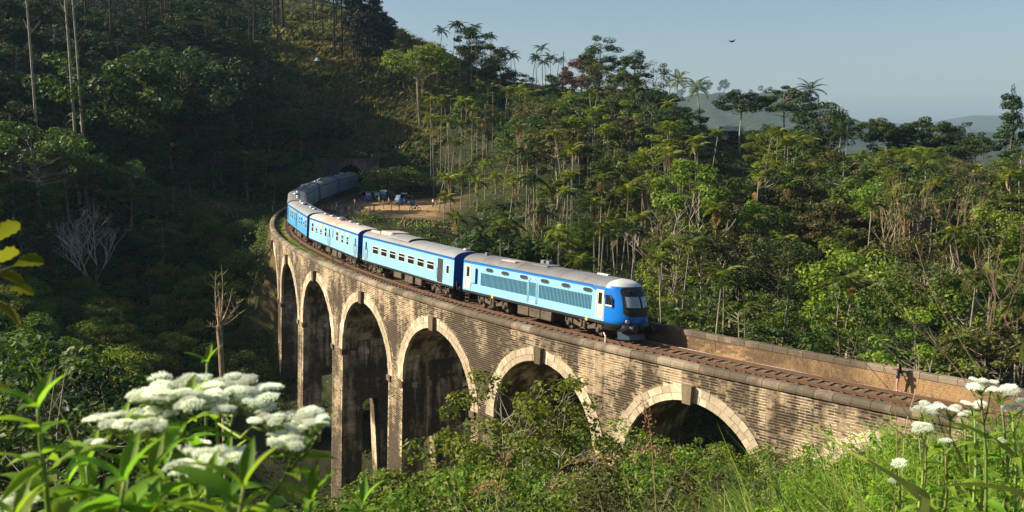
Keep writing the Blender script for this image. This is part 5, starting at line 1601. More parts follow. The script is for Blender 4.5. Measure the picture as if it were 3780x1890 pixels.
# --- dark slope on the left: trees and pines
pts = []
tries = 0; n = 0
while n < 175 and tries < 12000:
    tries += 1
    y = rng.uniform(118, 245); x = rng.uniform(-.56 * y - 4, -40)
    s, o, d = so_of([x], [y]); s, o, d = s[0], o[0], d[0]
    if d < 11 and s < 172: continue
    X = 1890 + FPX * x / y; g = g1(x, y); Yg = 459 - (g - CAM_H) / y * FPX
    if not far_enough(x, y, 4.6): continue
    if X > 640 and Yg > 760: continue
    if X > 1020 and Yg < 500: continue       # the grassy hill above the tunnel stays open
    if Yg > 1060 or (y < 150 and 150 < X < 520): continue
    if X > 1060 and y < 215: continue
    pts.append((x, y)); n += 1
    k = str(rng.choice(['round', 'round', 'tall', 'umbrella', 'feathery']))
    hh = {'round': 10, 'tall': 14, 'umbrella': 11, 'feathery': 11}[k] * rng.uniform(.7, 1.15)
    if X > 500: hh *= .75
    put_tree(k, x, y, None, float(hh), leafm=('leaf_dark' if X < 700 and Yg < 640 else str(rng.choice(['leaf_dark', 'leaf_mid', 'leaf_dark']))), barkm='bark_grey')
skyline('round', 415, 190, 165, 14, leafm='leaf_mid', desc='rounded crown catching a little light'); skyline('round', 690, 175, 190, 14, leafm='leaf_dark'); skyline('umbrella', 980, 555, 190, 12, leafm='leaf_mid', barkm='bark_grey', desc='layered green tree beside the tunnel wall'); skyline('umbrella', 1010, 640, 180, 9, leafm='leaf_mid', barkm='bark_grey'); skyline('umbrella', 130, 450, 135, 13, leafm='leaf_mid', barkm='bark_grey')
for k in range(70):
    y = rng.uniform(200, 300); X = rng.uniform(-120, 1010); x = at(X, y); g = g1(x, y); Yg = 459 - (g - CAM_H) / y * FPX
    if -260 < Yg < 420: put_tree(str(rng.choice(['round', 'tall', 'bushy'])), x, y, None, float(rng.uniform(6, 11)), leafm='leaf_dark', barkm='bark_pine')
pn = 0; tries = 0; pts = []
while pn < 95 and tries < 4000:
    tries += 1
    y = rng.uniform(205, 330); X = rng.uniform(-150, 1400); x = at(X, y); g = g1(x, y); Yg = 459 - (g - CAM_H) / y * FPX
    lim = np.interp(X, [0, 700, 1000, 1250, 1400], [360, 340, 240, 110, 40])
    if Yg > lim or Yg < -230: continue
    if not far_enough(x, y, 3.6): continue
    pts.append((x, y)); pn += 1
    put_tree('pine', x, y, None, float(rng.uniform(19, 26)) * (.75 if X > 1250 else 1), leafm='leaf_pine', barkm='bark_pine')
for X, Yt, y, h in ((1270, -90, 262, 18), (1310, -60, 264, 16), (1340, -30, 262, 16), (1375, 10, 266, 12), (1395, 50, 268, 10), (1240, -130, 262, 18), (1360, 60, 258, 9), (1405, 95, 262, 8), (1325, 40, 258, 8), (1290, -60, 288, 16), (1345, -20, 292, 14), (1385, 30, 290, 11), (1420, 70, 290, 8), (1250, -120, 280, 18), (1200, -140, 275, 19), (1440, 90, 288, 6)):
    skyline('tall' if X > 1330 else 'pine', X, Yt, y, h, leafm='leaf_pine', barkm='bark_pine')
# tall pale gum trees in the dark wood
for X, Yb, y, h, r in ((150, 340, 150, 26, .2), (290, 330, 155, 24, .22), (318, 330, 156, 23, .2)):
    g_ = hz(Yb, y); x = at(X, y); gg = min(g1(x, y), g_)
    e = empty('gum_tree', (x, y, gg))
    m = MB(); Hh = h + (g_ - gg)
    m.tube([(0, 0, 0), (-.2, 0, Hh * .3), (-.5, .1, Hh * .6), (-1.1, .2, Hh)], [r * 1.3, r, r * .8, r * .45], 7)
    for k in range(7):
        zz = Hh * rng.uniform(.45, .9); a = rng.uniform(0, 6.3); m.tube([(-.4, 0, zz), (math.cos(a) * 1.6 - .4, math.sin(a) * 1.6, zz + 2)], [r * .3, .03], 4, caps=False)
    m.build('trunk', M['bark_pale'], e)
    p = rng.normal(0, 1, (900, 3)) * np.array([2.0, 2.0, 3.0]) + np.array([-1, 0, Hh])
    V, F = leaf_quads(p, np.full(900, .4)); link('crown', npmesh('crown', V, F), e, M['leaf_dark'])
    used_trees.append((e, 'gum', '', None, gg + Hh * .7))

# bare trees
def put_bare(X, Yb, y, H, n0, depth, r0, seed, mat, label, spread=.5, sx=1.0, name='bare_tree', ground_base=True):
    x = at(X, y); zb = hz(Yb, y); g = g1(x, y); zz = min(zb, g) if ground_base else zb
    me_ = bare(H, 0, n0, depth, r0, seed, spread)
    top = max(v.co.z for v in me_.vertices)
    e = empty(name, (x, y, zz)); k = (H + zb - zz) / top; e.scale = (k * sx, k * sx, k)
    o = link('trunk', me_, e); me_.materials.append(M[mat])
    tag(e, label, 'tree')
    return e
put_bare(320, 1085, 138, 12.8, 5, 5, .14, 5, 'bark_white', 'leafless grey tree with many thin upright branches in the dark valley on the left', .55)
put_bare(2010, 945, 128, 9.0, 1, 5, .11, 8, 'dead', 'leafless pale tan tree with a fan of twigs among the palms above the train', .42)
put_bare(2040, 760, 150, 1, 1, 1, .02, 9, 'dead', 'x') if False else None
put_bare(2545, 860, 122, 5.6, 2, 4, .09, 12, 'bark_pale', 'crooked pale grey bare tree leaning over the forest behind the locomotive', .8)
put_bare(3440, 905, 118, 9.6, 2, 5, .05, 21, 'dead', 'tall reddish leafless tree with bundled thin branches on the right slope', .3)
put_bare(3350, 880, 122, 6.5, 2, 4, .045, 22, 'dead', 'lower tangle of reddish bare branches left of the tall leafless one on the right slope', .5)
put_bare(3760, 1000, 70, 5.0, 3, 4, .05, 23, 'leaf_rust' if False else 'bark_brown', 'brown leafless bush at the right edge behind the white flowers', .6)
put_bare(3480, 1010, 110, 3.6, 3, 3, .06, 29, 'bark_pale', 'low pale branching shrub without leaves on the right slope under the tall leafless trees', .6)
put_bare(1085 + 470, 395, 252, 7.0, 2, 3, .1, 31, 'bark_pale', 'slim white barked bare sapling behind the lime green tree near the tunnel hill', .25)
# snapped palm trunk with frayed dead leaves
e = empty('dead_palm', (at(797, 62), 62, g1(at(797, 62), 62) - .3)); H_ = hz(1215, 62) - e.location.z
tag(e, 'broken dead palm trunk with splayed bare frond stalks standing in the dark valley', 'tree')
m = MB(); m.tube([(0, 0, 0), (.05, 0, H_ * .6), (-.05, 0, H_ * .9), (-.12, 0, H_)], [.3, .2, .17, .2], 8); m.build('trunk', M['dead'], e)
for ax, az, L in ((-.30, 1, 3.6), (.32, 1, 4.2), (.62, 1.0, 2.6), (-.12, 1, 1.8), (.95, .8, 2.3), (1.2, .5, 1.9), (.2, 1, 2.6), (-1.2, -.1, .9)):
    m = MB(); d = Vector((ax, rng.uniform(-.3, .3), az)).normalized(); q = Vector((-.1, 0, H_ - .1)); pts_ = [q]
    for k in range(6): d = (d + Vector((math.copysign(.05, -ax), 0, .04))).normalized(); q = q + d * L / 6; pts_.append(q)
    m.tube(pts_, [.07, .06, .05, .04, .03, .02, .012], 5)
    for k in range(1, 6):
        for sd in (-1, 1):
            if rng.random() < .8: m.tube([pts_[k], pts_[k] + Vector((sd * .35 + ax * .2, rng.uniform(-.2, .2), .45)) * rng.uniform(.5, 1.2)], [.022, .006], 3, caps=False)
    m.build('frond_stalk', M['dead'], e)
m = MB()
for k in range(26):
    a = rng.uniform(0, 6.3); z_ = H_ - rng.uniform(-.1, .5); m.tube([(-.1, 0, z_), (-.1 + math.cos(a) * .3, math.sin(a) * .3, z_ - rng.uniform(.0, .5))], [.05, .01], 3, caps=False)
m.build('frayed_sheath', M['bark_grey'], e)

# banana plants
def banana(x, y, s_, label, z=None, mat='banana'):
    z = g1(x, y) - .1 if z is None else z
    e = empty('banana_plant', (x, y, z)); e.scale = (s_, s_, s_); tag(e, label, 'plant')
    m = MB(); m.tube([(0, 0, 0), (.02, 0, 1.2)], [.16, .09], 8); m.build('stem', M[mat], e)
    for k in range(8):
        a = k * 2.4 + .5; el = 1.25 - .13 * k
        V, F = [], []
        n = 9; p = np.array([0, 0, 1.1]); d = np.array([math.cos(a) * math.cos(el), math.sin(a) * math.cos(el), math.sin(el)])
        side = np.cross(d, [0, 0, 1]); side /= np.linalg.norm(side)
        for i in range(n + 1):
            t = i / n; w_ = .30 * math.sin(max(0.02, (t - .12) / .88) * pi) ** .6 if t > .12 else .03
            nn = np.cross(side, d); nn /= np.linalg.norm(nn)
            V += [p + side * w_ + nn * w_ * .35, p, p - side * w_ + nn * w_ * .35]
            d = d + np.array([0, 0, -.045 * (1 + t)]); d /= np.linalg.norm(d); p = p + d * .27
        for i in range(n):
            b = i * 3; F += [(b, b + 1, b + 4, b + 3), (b + 1, b + 2, b + 5, b + 4)]
        link('leaf', npmesh('leaf', np.array(V), F, smooth=True), e, M[mat])
banana(at(1505, 128), 128, 1.35, 'large bright green banana plant on the bank between the coaches and the clearing')
banana(at(498, 92), 92, 1.2, 'small pale banana plant in the dark undergrowth of the valley, right of the leafless tree')
banana(at(622, 100), 100, 1.1, 'banana plant with two upright leaves higher up the dark valley undergrowth')
banana(at(2560, 118), 118, 1.3, 'broad leaved banana plant in the shade behind the locomotive roof')

# --- undergrowth: every visible patch of slope carries bushes
def march(X, Y, y0=14.0, y1=360.0, n=260):
    """first ground point along the sight lines of many photo pixels"""
    a, b = (X - 1890) / FPX, (945 - Y) / FPX
    dy = math.cos(PITCH) + b * math.sin(PITCH); dz = -math.sin(PITCH) + b * math.cos(PITCH)
    ax, bz = a / dy, dz / dy
    res = np.full(len(X), np.nan)
    act = np.ones(len(X), bool)
    y = y0
    while y < y1:
        i = np.where(act)[0]
        if not len(i): break
        yy = y * (1 + 0)
        ii = np.clip(((ax[i] * yy + 260) / 2.6), 0, 199.99); jj = np.clip((yy + 30) / 2.6, 0, 176.9)
        h = HF[int(jj), ii.astype(int)]
        hit = CAM_H + bz[i] * yy < h
        res[i[hit]] = yy; act[i[hit]] = False
        y += max(.5, y * .012)
    return ax, res
HF = gz.reshape(ny_, nx_)[7:7 + 178, 9:9 + 201]
def cover_points(n, xr, yr, y0=14.0):
    X = rng.uniform(*xr, n); Y = rng.uniform(*yr, n)
    ax, yy = march(X, Y, y0)
    k = ~np.isnan(yy); yy = yy[k] * rng.uniform(.97, 1.03, k.sum()); x = ax[k] * yy
    s, o, d = so_chunk(x, yy)
    ok = ~((np.abs(o) < 4.4) & (s > -32) & (s < 157.5) & (d < 6))
    cl = np.maximum(np.abs(x + 20) / 14, np.abs(yy - 178) / 26)
    ok &= ~((cl < .95) & (o < -2))
    ok &= ~((s > 100) & (s < 170) & (o < 0) & (o > -9) & (d < 10))
    x, yy = x[ok], yy[ok]
    return x, yy, ground(x, yy)
def bushes(name, x, y, z, r, leaf, per, mat, label, fl=.75):
    n = len(x)
    u = rng.normal(size=(n, per, 3)); u /= np.linalg.norm(u, axis=2)[..., None]; u[..., 2] = np.abs(u[..., 2])
    rad = rng.uniform(.55, 1.0, (n, per, 1)) ** .6
    lump = 1 + .25 * np.sin(u[..., :1] * 5 + rng.uniform(0, 6, (n, 1, 1)))
    p = np.stack([x, y, z - .15], 1)[:, None] + u * rad * lump * r[:, None, None] * np.array([1, 1, fl])
    sz = np.repeat(leaf[:, None], per, 1).ravel()
    V, F = leaf_quads(p.reshape(-1, 3), sz, (u * .9 + rng.normal(size=u.shape) * .45).reshape(-1, 3), aspect=.62)
    o = link(name, npmesh(name, V, F), None, M[mat]); return tag(o, label, None, None, 'stuff')
# left valley and dark slope
x, y, z = cover_points(4200, (-300, 1420), (60, 1420), 40)
r = rng.uniform(.5, 1.25, len(x)) * (.45 + y / 110)
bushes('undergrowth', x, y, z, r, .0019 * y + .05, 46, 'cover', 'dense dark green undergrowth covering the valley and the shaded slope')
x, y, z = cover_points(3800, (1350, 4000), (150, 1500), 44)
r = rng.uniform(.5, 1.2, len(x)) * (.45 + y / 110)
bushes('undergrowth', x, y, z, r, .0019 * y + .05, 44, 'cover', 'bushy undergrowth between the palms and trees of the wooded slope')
# hill of long grass above the tunnel
def tufts(name, x, y, z, h, per, wd, mat, label, lean=.35, wind=(.25, 0, 0)):
    n = len(x)
    base = np.stack([x, y, z - .05], 1)[:, None] + rng.normal(0, .22, (n, per, 3)) * np.array([1, 1, 0]) * h[:, None, None]
    d = rng.normal(0, lean, (n, per, 3)); d[..., 2] = 1; d += np.array(wind)
    hh = (h[:, None] * rng.uniform(.5, 1.2, (n, per)))[..., None]
    sd = rng.normal(size=(n, per, 3)) * np.array([1, 1, 0]); sd /= np.linalg.norm(sd, axis=2)[..., None]
    sd = sd * (wd[:, None, None] if hasattr(wd, '__len__') else wd)
    m1 = base + d * hh * .55; tip = base + d * hh + d * np.array([1, 1, -.35]) * hh * .35
    V = np.stack([base - sd * .6, base + sd * .6, m1 + sd, tip, m1 - sd], 2).reshape(-1, 3)
    k = n * per; b = np.arange(k)[:, None] * 5
    F = np.concatenate([b + np.array([[0, 1, 2, 4]]), b + np.array([[4, 2, 3, 3]])])
    F1 = b + np.array([[0, 1, 2, 4]]); F2 = b + np.array([[4, 2, 3]])
    F = np.concatenate([np.concatenate([F1[:, [0, 1, 2]], F1[:, [0, 2, 3]]]), F2])
    o = link(name, npmesh(name, V, F), None, M[mat]); return tag(o, label, None, None, 'stuff')
x, y, z = cover_points(3000, (980, 1620), (80, 560), 150)
k = (z > 3) & (1890 + FPX * x / y > 980 + 200 * rng.random(len(x)))
x, y, z = x[k], y[k], z[k]
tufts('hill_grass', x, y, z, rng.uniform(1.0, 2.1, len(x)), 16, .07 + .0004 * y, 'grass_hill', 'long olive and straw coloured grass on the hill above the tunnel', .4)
# grass on the bridge deck
n = 260; s = np.r_[rng.normal(67, 9, 130), rng.uniform(40, 62, 60), rng.uniform(80, 112, 70)]; o_ = np.r_[rng.uniform(1.6, 2.5, 130), rng.uniform(1.7, 2.5, 60), rng.uniform(1.5, 2.6, 70)]
q = P(s, o_, -.28 + 0 * s)
tufts('deck_grass', q[:, 0], q[:, 1], q[:, 2], rng.uniform(.15, .42, n), 16, np.full(n, .012) * 2, 'grass_green', 'dry yellow green grass growing along the outer side of the track', .6)
s = np.r_[rng.normal(-12.5, 1.0, 9), rng.normal(-15.2, .8, 7), rng.normal(-17.3, .9, 9), rng.normal(-21, 1.2, 9), rng.normal(-25, 1.5, 6)]; n = len(s); o_ = rng.uniform(-1.92, -1.55, n)
q = P(s, o_, -.3 + 0 * s)
bushes('wall_weeds', q[:, 0], q[:, 1], q[:, 2], rng.uniform(.14, .34, n), np.full(n, .07), 46, 'leaf_olive', 'small weedy shrubs at the foot of the brick parapet', 1.1)

ss = rng.uniform(60, 122, 290); oo = rng.uniform(3.7, 10.0, 290); q = P(ss, oo, 0 * ss); zz = ground(q[:, 0], q[:, 1])
bushes('bank_growth', q[:, 0], q[:, 1], zz, rng.uniform(.5, 1.3, 290), np.full(290, .26), 60, 'cover', 'bushes hugging the outer wall of the viaduct at its far end', .9)
bp = []
for k in range(900):
    if len(bp) >= 60: break
    X = rng.uniform(-50, 1000); Y = rng.uniform(880, 1420)
    if X < 500 and Y < 1050: continue
    ax, yy = march(np.array([X]), np.array([Y]), 44)
    if np.isnan(yy[0]): continue
    x, y = float(ax[0] * yy[0]), float(yy[0]); s_, o_, d_ = so_of([x], [y])
    if d_[0] < 7 or any((x - a) ** 2 + (y - b) ** 2 < 12 for a, b in bp): continue
    bp.append((x, y)); put_tree('bushy', x, y, None, float(rng.uniform(2.6, 4.6)), leafm=str(rng.choice(['leaf_near', 'leaf_mid', 'leaf_lime'])), barkm='bark_grey')
# growth pressing in on the tunnel front
oo = np.r_[rng.uniform(-7.5, 8.5, 60), rng.uniform(5.5, 12, 46), rng.uniform(-11, -4.6, 40)]; ss = np.r_[rng.uniform(157.6, 160.5, 60), rng.uniform(154, 160, 46), rng.uniform(153.5, 159, 40)]
zz = np.r_[rng.uniform(6.9, 7.6, 60), rng.uniform(.5, 6.2, 46), rng.uniform(.2, 4.5, 40)]
q = P(ss, oo, zz); bushes('hanging_growth', q[:, 0], q[:, 1], q[:, 2], rng.uniform(.5, 1.2, 146), np.full(146, .34), 60, 'cover', 'leafy growth hanging over and beside the tunnel front', 1.0)
for X, Yt, y in ((1450, 610, 198), (1410, 640, 202), (1490, 650, 200), (1120, 600, 196), (1085, 650, 188), (1540, 640, 203), (1370, 540, 216), (1230, 520, 222), (1290, 530, 218)): skyline('bushy', X, Yt, y, 6, leafm='leaf_mid', barkm='bark_grey')

# --- shrubs and the slender tree between the camera and the viaduct
proto('near_shrub', 4, H=U_(5.0, 6.5), R=U_(2.0, 2.6), base=.8, nclump=70, per=95, leaf=0.125, trunk_r=0.07, rc=(0.09, 0.16), gap=.12, multi=3)
proto('near_tree', 1, H=8.5, R=3.1, base=2.2, nclump=84, per=110, leaf=0.135, trunk_r=0.09, rc=(0.07, 0.12), gap=.2, multi=3)
e = skyline('near_tree', 1965, 1385, 39, 12, leafm='leaf_lime', barkm='bark_pale', name='slender_tree')
for X, Yt, y, lm in ((1310, 1880, 30, 'leaf_near'), (1430, 1830, 33, 'leaf_near'), (1540, 1770, 37, 'leaf_near'), (1660, 1690, 38, 'leaf_near'), (1800, 1700, 30, 'leaf_near'), (1930, 1680, 34, 'leaf_near'), (2060, 1620, 40, 'leaf_near'), (2190, 1640, 42, 'leaf_near'), (2250, 1740, 26, 'leaf_near'), (2300, 1600, 50, 'leaf_near'),
                     (2430, 1670, 44, 'leaf_olive'), (2560, 1690, 34, 'leaf_near'), (2700, 1700, 36, 'leaf_lime'), (2650, 1680, 52, 'leaf_near'), (2840, 1730, 30, 'leaf_near'), (1200, 1880, 27, 'leaf_near'), (1740, 1790, 24, 'leaf_near'), (2400, 1800, 20, 'leaf_olive'), (2950, 1690, 36, 'leaf_lime')):
    skyline('near_shrub', X, Yt, y, 8, leafm=lm, barkm='bark_grey', name='shrub')
# left middle distance shrubs in the corner
for X, Yt, y, lm in ((60, 1260, 36, 'leaf_mid'), (190, 1370, 34, 'leaf_dark'), (330, 1500, 36, 'leaf_mid'), (-60, 1180, 40, 'leaf_dark'), (90, 1330, 28, 'leaf_mid')):
    skyline('near_shrub', X, Yt, y, 8, leafm=lm, barkm='bark_grey', name='shrub')
# ground cover on the near slope
x, y, z = cover_points(1500, (1000, 3900), (1500, 2300), 9)
k = y < 60; x, y, z = x[k], y[k], z[k]
bushes('near_undergrowth', x, y, z, rng.uniform(.4, .9, len(x)) * (.5 + y / 60), .03 + .0022 * y, 60, 'cover_near', 'leafy green ground cover on the near slope below the viaduct')
x = rng.uniform(-45, 45, 1500); y = rng.uniform(2.5, 52, 1500); z = ground(x, y); s_, o_, d_ = so_chunk(x, y)
k = ~((np.abs(o_) < 5) & (s_ > -34)) & (np.hypot(x, y) > 3.2) & (459 + (CAM_H - z - .8) / y * FPX > np.interp(1890 + FPX * x / y, [1200, 2750, 3000, 3300, 3800], [1900, 1760, 1690, 1590, 1480]))
x, y, z = x[k], y[k], z[k]
bushes('near_undergrowth', x, y, z, rng.uniform(.35, .8, len(x)), .05 + .0018 * y, 46, 'cover_near', 'low leafy growth over the near hillside round the camera')
x = rng.uniform(-75, 6, 1100); y = rng.uniform(50, 128, 1100); z = ground(x, y); s_, o_, d_ = so_chunk(x, y); k = (np.abs(o_) > 4.6) | (d_ > 8) | (z < -5)
x, y, z = x[k], y[k], z[k]
bushes('undergrowth', x, y, z, rng.uniform(.7, 1.5, len(x)), .05 + .0019 * y, 46, 'cover', 'undergrowth of the valley floor round the feet of the piers')
n = 900; X = rng.uniform(2750, 4000, n); y = rng.uniform(5.5, 30, n) ** 1.0; x = (X - 1890) / FPX * y; z = ground(x, y); hg = rng.uniform(.5, 1.25, n)
def under(X, y, z, h, up=0):
    return 459 + (CAM_H - z - h * 1.35) / y * FPX > np.interp(X, [2400, 2750, 3000, 3150, 3300, 3450, 3800], [1780, 1740, 1670, 1625, 1560, 1520, 1440]) - up
k = under(X, y, z, hg); X, x, y, z, hg = X[k], x[k], y[k], z[k], hg[k]
tufts('near_grass', x, y, z, hg, 26, .004 + .0006 * y, 'grass_green', 'long bright green grass blades on the near bank at the right', .45, (-.15, 0, 0))
n = 620; X = rng.uniform(1700, 3700, n); y = rng.uniform(14, 34, n); x = (X - 1890) / FPX * y; z = ground(x, y); hg = rng.uniform(1.2, 2.6, n)
k = under(X, y, z, hg, 40); x, y, z, hg = x[k], y[k], z[k], hg[k]
tufts('dry_grass', x, y, z, hg, 18, .006 + .0004 * y, 'grass_tan', 'dry straw coloured grass standing among the near bushes', .3, (-.2, 0, 0))

# --- close plants -------------------------------------------------
def lance_leaf(L, W, bend, fold, n=7, name='leaf', wavy=0.0):
    V, F = [], []
    p = np.array([0., 0, 0]); ang = 0.0
    for i in range(n + 1):
        t = i / n; w_ = W * (math.sin(min(1, t * 1.02) * pi) ** .75) * (1.25 - .7 * t) * (1 if t < 1 else 0) + .0004
        c, s_ = math.cos(ang), math.sin(ang)
        V += [p + (0, w_, fold * w_ + wavy * math.sin(t * 19)), p, p + (0, -w_, fold * w_ + wavy * math.sin(t * 17 + 1))]
        p = p + np.array([c, 0, s_]) * L / n; ang -= bend / n
    for i in range(n):
        b = i * 3; F += [(b + 1, b, b + 3, b + 4), (b + 2, b + 1, b + 4, b + 5)]
    return npmesh(name, np.array(V), F, smooth=True)
LEAF = [lance_leaf(.105, .0145, b, .45, wavy=.0012) for b in (.5, 1.0, 1.5)] + [lance_leaf(.135, .019, .9, .35, wavy=.0016), lance_leaf(.08, .010, .6, .5)]
for m_ in LEAF: m_.materials.append(M['leaf_fg'])
def floret_cloud(n, R, flat, fuzz, seed):
    """dense cushion of tiny florets: short fuzzy filaments over small buds"""
    rg = np.random.default_rng(seed)
    V, F, mi = [], [], []
    k = np.arange(n); ph = k * 2.39996; rr = np.sqrt((k + .5) / n) * R
    for i in range(n):
        c = np.array([rr[i] * math.cos(ph[i]), rr[i] * math.sin(ph[i]), flat * (1 - (rr[i] / R) ** 2) * R + rg.normal(0, .0016)])
        ax = np.array([c[0] * .6, c[1] * .6, R * 1.0]); ax /= np.linalg.norm(ax)
        r0 = .0024
        b = len(V)
        a1 = np.cross(ax, [1, 0, .01]); a1 /= np.linalg.norm(a1); a2 = np.cross(ax, a1)
        V += [c - ax * .007] + [c + (a1 * math.cos(t) + a2 * math.sin(t)) * r0 for t in (0, 1.57, 3.14, 4.71)] + [c + ax * .003]
        for j in range(4):
            F.append((b, b + 1 + (j + 1) % 4, b + 1 + j)); mi.append(1); F.append((b + 1 + j, b + 1 + (j + 1) % 4, b + 5)); mi.append(0)
        for j in range(fuzz):
            d = rg.normal(size=3) * .55 + ax * 1.0; d /= np.linalg.norm(d); sd = np.cross(d, rg.normal(size=3)); sd /= np.linalg.norm(sd)
            L = rg.uniform(.0045, .0095); b = len(V)
            V += [c + sd * .0005, c - sd * .0005, c + d * L + sd * .0004]; F.append((b, b + 1, b + 2)); mi.append(0)
    me = npmesh('flower_head', np.array(V), F, mi); me.materials.append(M['petal']); me.materials.append(M['bud'])
    return me
HEADS = [floret_cloud(60, .030, .28, 34, 1), floret_cloud(74, .030, .2, 32, 2), floret_cloud(50, .030, .36, 34, 3)]
def pt3(X, Y, d): return Vector(ray(X, Y, d))
def near_plant(stem_px, heads, depth, label, nleaf=10, leaf_s=1.0, leafm=None, fork=None, catname='plant', name='flowering_plant', stem_r=.0032, top_leaf=True, group=None):
    """stem_px: photo points along the main stem bottom->top; heads: (X,Y,width px, ddepth)"""
    pts = [pt3(X, Y, depth + dd) for X, Y, dd in stem_px]
    root = pts[0].copy()
    e = empty(name, root); tag(e, label, catname, group)
    # smooth the stem
    cur = []
    for i in range(len(pts) - 1):
        for t in np.linspace(0, 1, 5)[:-1]: cur.append(pts[i].lerp(pts[i + 1], t))
    cur.append(pts[-1])
    m = MB(); sc = depth / 1.3
    m.tube([p - root for p in cur], [stem_r * sc * (1.25 - .6 * i / len(cur)) for i in range(len(cur))], 6)
    for X, Y, w_, dd in heads:
        h = pt3(X, Y, depth + dd) - Vector((0, 0, .012 * sc))
        fi = max(0, min(len(cur) - 1, int(len(cur) * rng.uniform(.62, .92)))) if fork is None else max(0, min(len(cur) - 1, int(len(cur) * fork)))
        s_ = cur[fi]; 
        if s_.z > h.z - .02 * sc:
            lo = [p for p in cur if p.z < h.z - .03 * sc]
            if lo: s_ = lo[-1]
        mid = s_.lerp(h, .55) + Vector((0, 0, -.10 * (h - s_).length))
        m.tube([s_ - root, mid - root, h - root], [stem_r * sc * .62, stem_r * sc * .5, stem_r * sc * .4], 5)
        R = w_ / FPX * (depth + dd) / 2
        nsub = 1 if w_ < 85 else (3 if w_ < 150 else 5 if w_ < 230 else 8)
        for q in range(nsub):
            a = q * 2.4 + rng.uniform(0, 1); off = Vector((math.cos(a) * R * (.42 + .09 * q), math.sin(a) * R * (.35 + .07 * q), rng.uniform(-.15, .12) * R)) if nsub > 1 else Vector((0, 0, 0))
            if q == 0 and nsub > 3: off = Vector((0, 0, R * .12))
            hr = R * (.9 if nsub == 1 else .5 if nsub == 3 else .38 if nsub == 5 else .31)
            o = link('flower_head', HEADS[int(rng.integers(3))], e); o.location = h + off - root + Vector((0, 0, .01 * sc)); k = hr / .030
            o.scale = (k, k, k * rng.uniform(.9, 1.2)); o.rotation_euler = (rng.uniform(-.3, .3) - .15, rng.uniform(-.3, .3), rng.uniform(0, 6))
            tip = h + off - root
            m.tube([mid.lerp(h, .75) - root, tip], [stem_r * sc * .4, stem_r * sc * .35], 4)
            for z_ in range(2):
                m.tube([mid.lerp(h, .85) - root, tip + Vector((rng.uniform(-.5, .5), rng.uniform(-.5, .5), .25)) * hr], [stem_r * sc * .25, stem_r * sc * .2], 3)
    gz_ = g1(root.x, root.y)
    if root.z > gz_: m.tube([(0, 0, 0), (.01, .02, (gz_ - root.z) * .5), (0, .03, gz_ - root.z - .05)], [stem_r * sc * 1.25, stem_r * sc * 1.5, stem_r * sc * 1.7], 6)
    m.build('stem', M['stem'], e, True)
    for k in range(nleaf):
        t = (k // 2 + .5) / (nleaf / 2) * .92; i = int(t * (len(cur) - 1)); p = cur[i]
        a = (k % 2) * pi + (k // 2) * 1.57 + rng.uniform(-.5, .5)
        lm = LEAF[int(rng.integers(len(LEAF)))]
        o = link('leaf', lm, e); o.location = p - root; s_ = .66 * leaf_s * sc * rng.uniform(.75, 1.3) * (1.25 - .45 * t); o.scale = (s_, s_, s_)
        o.rotation_euler = (rng.uniform(-.5, .5), -rng.uniform(-.15, .75), a)
        if leafm: over(o, [M[leafm]])
    if top_leaf:
        for k in range(4):
            o = link('leaf', LEAF[4], e); o.location = pts[-1] - root; s_ = .7 * leaf_s * sc; o.scale = (s_, s_, s_); o.rotation_euler = (0, -1.1 + .2 * k, k * 1.6)
            if leafm: over(o, [M[leafm]])
    return e
near_plant([(690, 2000, 0), (665, 1750, 0), (680, 1600, 0), (690, 1500, 0)], [(580, 1450, 250, 0), (696, 1420, 280, .05), (676, 1470, 280, -.04), (606, 1515, 120, 0), (535, 1515, 130, .03), (560, 1563, 150, -.05), (530, 1590, 80, 0), (722, 1640, 150, .1)], 1.3,
           'biggest plant of fuzzy white flower heads, left of the bridge piers', 16)
near_plant([(720, 2000, .1), (640, 1730, .05), (520, 1650, 0), (440, 1600, 0)], [(404, 1545, 190, 0), (434, 1562, 140, -.03), (353, 1625, 90, -.05), (479, 1530, 130, .03)], 1.28, 'white flowers on a long stem leaning left, at the left end of the flowering clump', 8)
near_plant([(850, 2000, .25), (810, 1750, .2), (800, 1560, .2), (830, 1500, .2)], [(807, 1420, 250, 0), (908, 1428, 280, .05), (873, 1460, 280, -.05), (969, 1500, 120, -.04), (760, 1450, 160, .1)], 1.36, 'white flower heads tinged pink brown behind the biggest white head', 14)
near_plant([(900, 2000, 0), (985, 1850, 0), (1085, 1715, 0), (1150, 1630, 0)], [(999, 1550, 150, 0), (1075, 1540, 170, .04), (1161, 1525, 190, 0), (1181, 1556, 150, -.04), (1095, 1577, 110, 0), (1024, 1600, 90, 0), (1075, 1632, 170, -.03)], 1.25, 'white flowering stem leaning right in front of the stone piers', 10)
near_plant([(770, 2000, -.1), (765, 1900, -.1), (770, 1800, -.1)], [(752, 1690, 290, 0), (691, 1742, 140, -.02), (883, 1672, 140, .05)], 1.2, 'lower white flower cluster on a forked pale green stem in the middle of the clump', 10)
near_plant([(10, 2050, -.2), (40, 1960, -.2), (60, 1910, -.2)], [(30, 1865, 200, 0), (111, 1835, 130, 0)], 1.15, 'small white flower cluster cut by the bottom left corner', 6)
near_plant([(540, 2050, -.2), (545, 1980, -.2), (550, 1930, -.2)], [(550, 1878, 170, 0)], 1.15, 'single white flower head just above the bottom edge, left of centre of the clump', 6)
near_plant([(190, 2000, -.1), (170, 1800, -.1), (150, 1640, -.1), (140, 1510, -.1)], [], 1.2, 'flowerless leafy stem rising at the far left of the near plants', 18, 1.15)
near_plant([(330, 2000, 0), (335, 1850, 0), (320, 1720, 0)], [], 1.25, 'broad leaved flowerless stem between the left corner flowers and the clump', 16, 1.15)
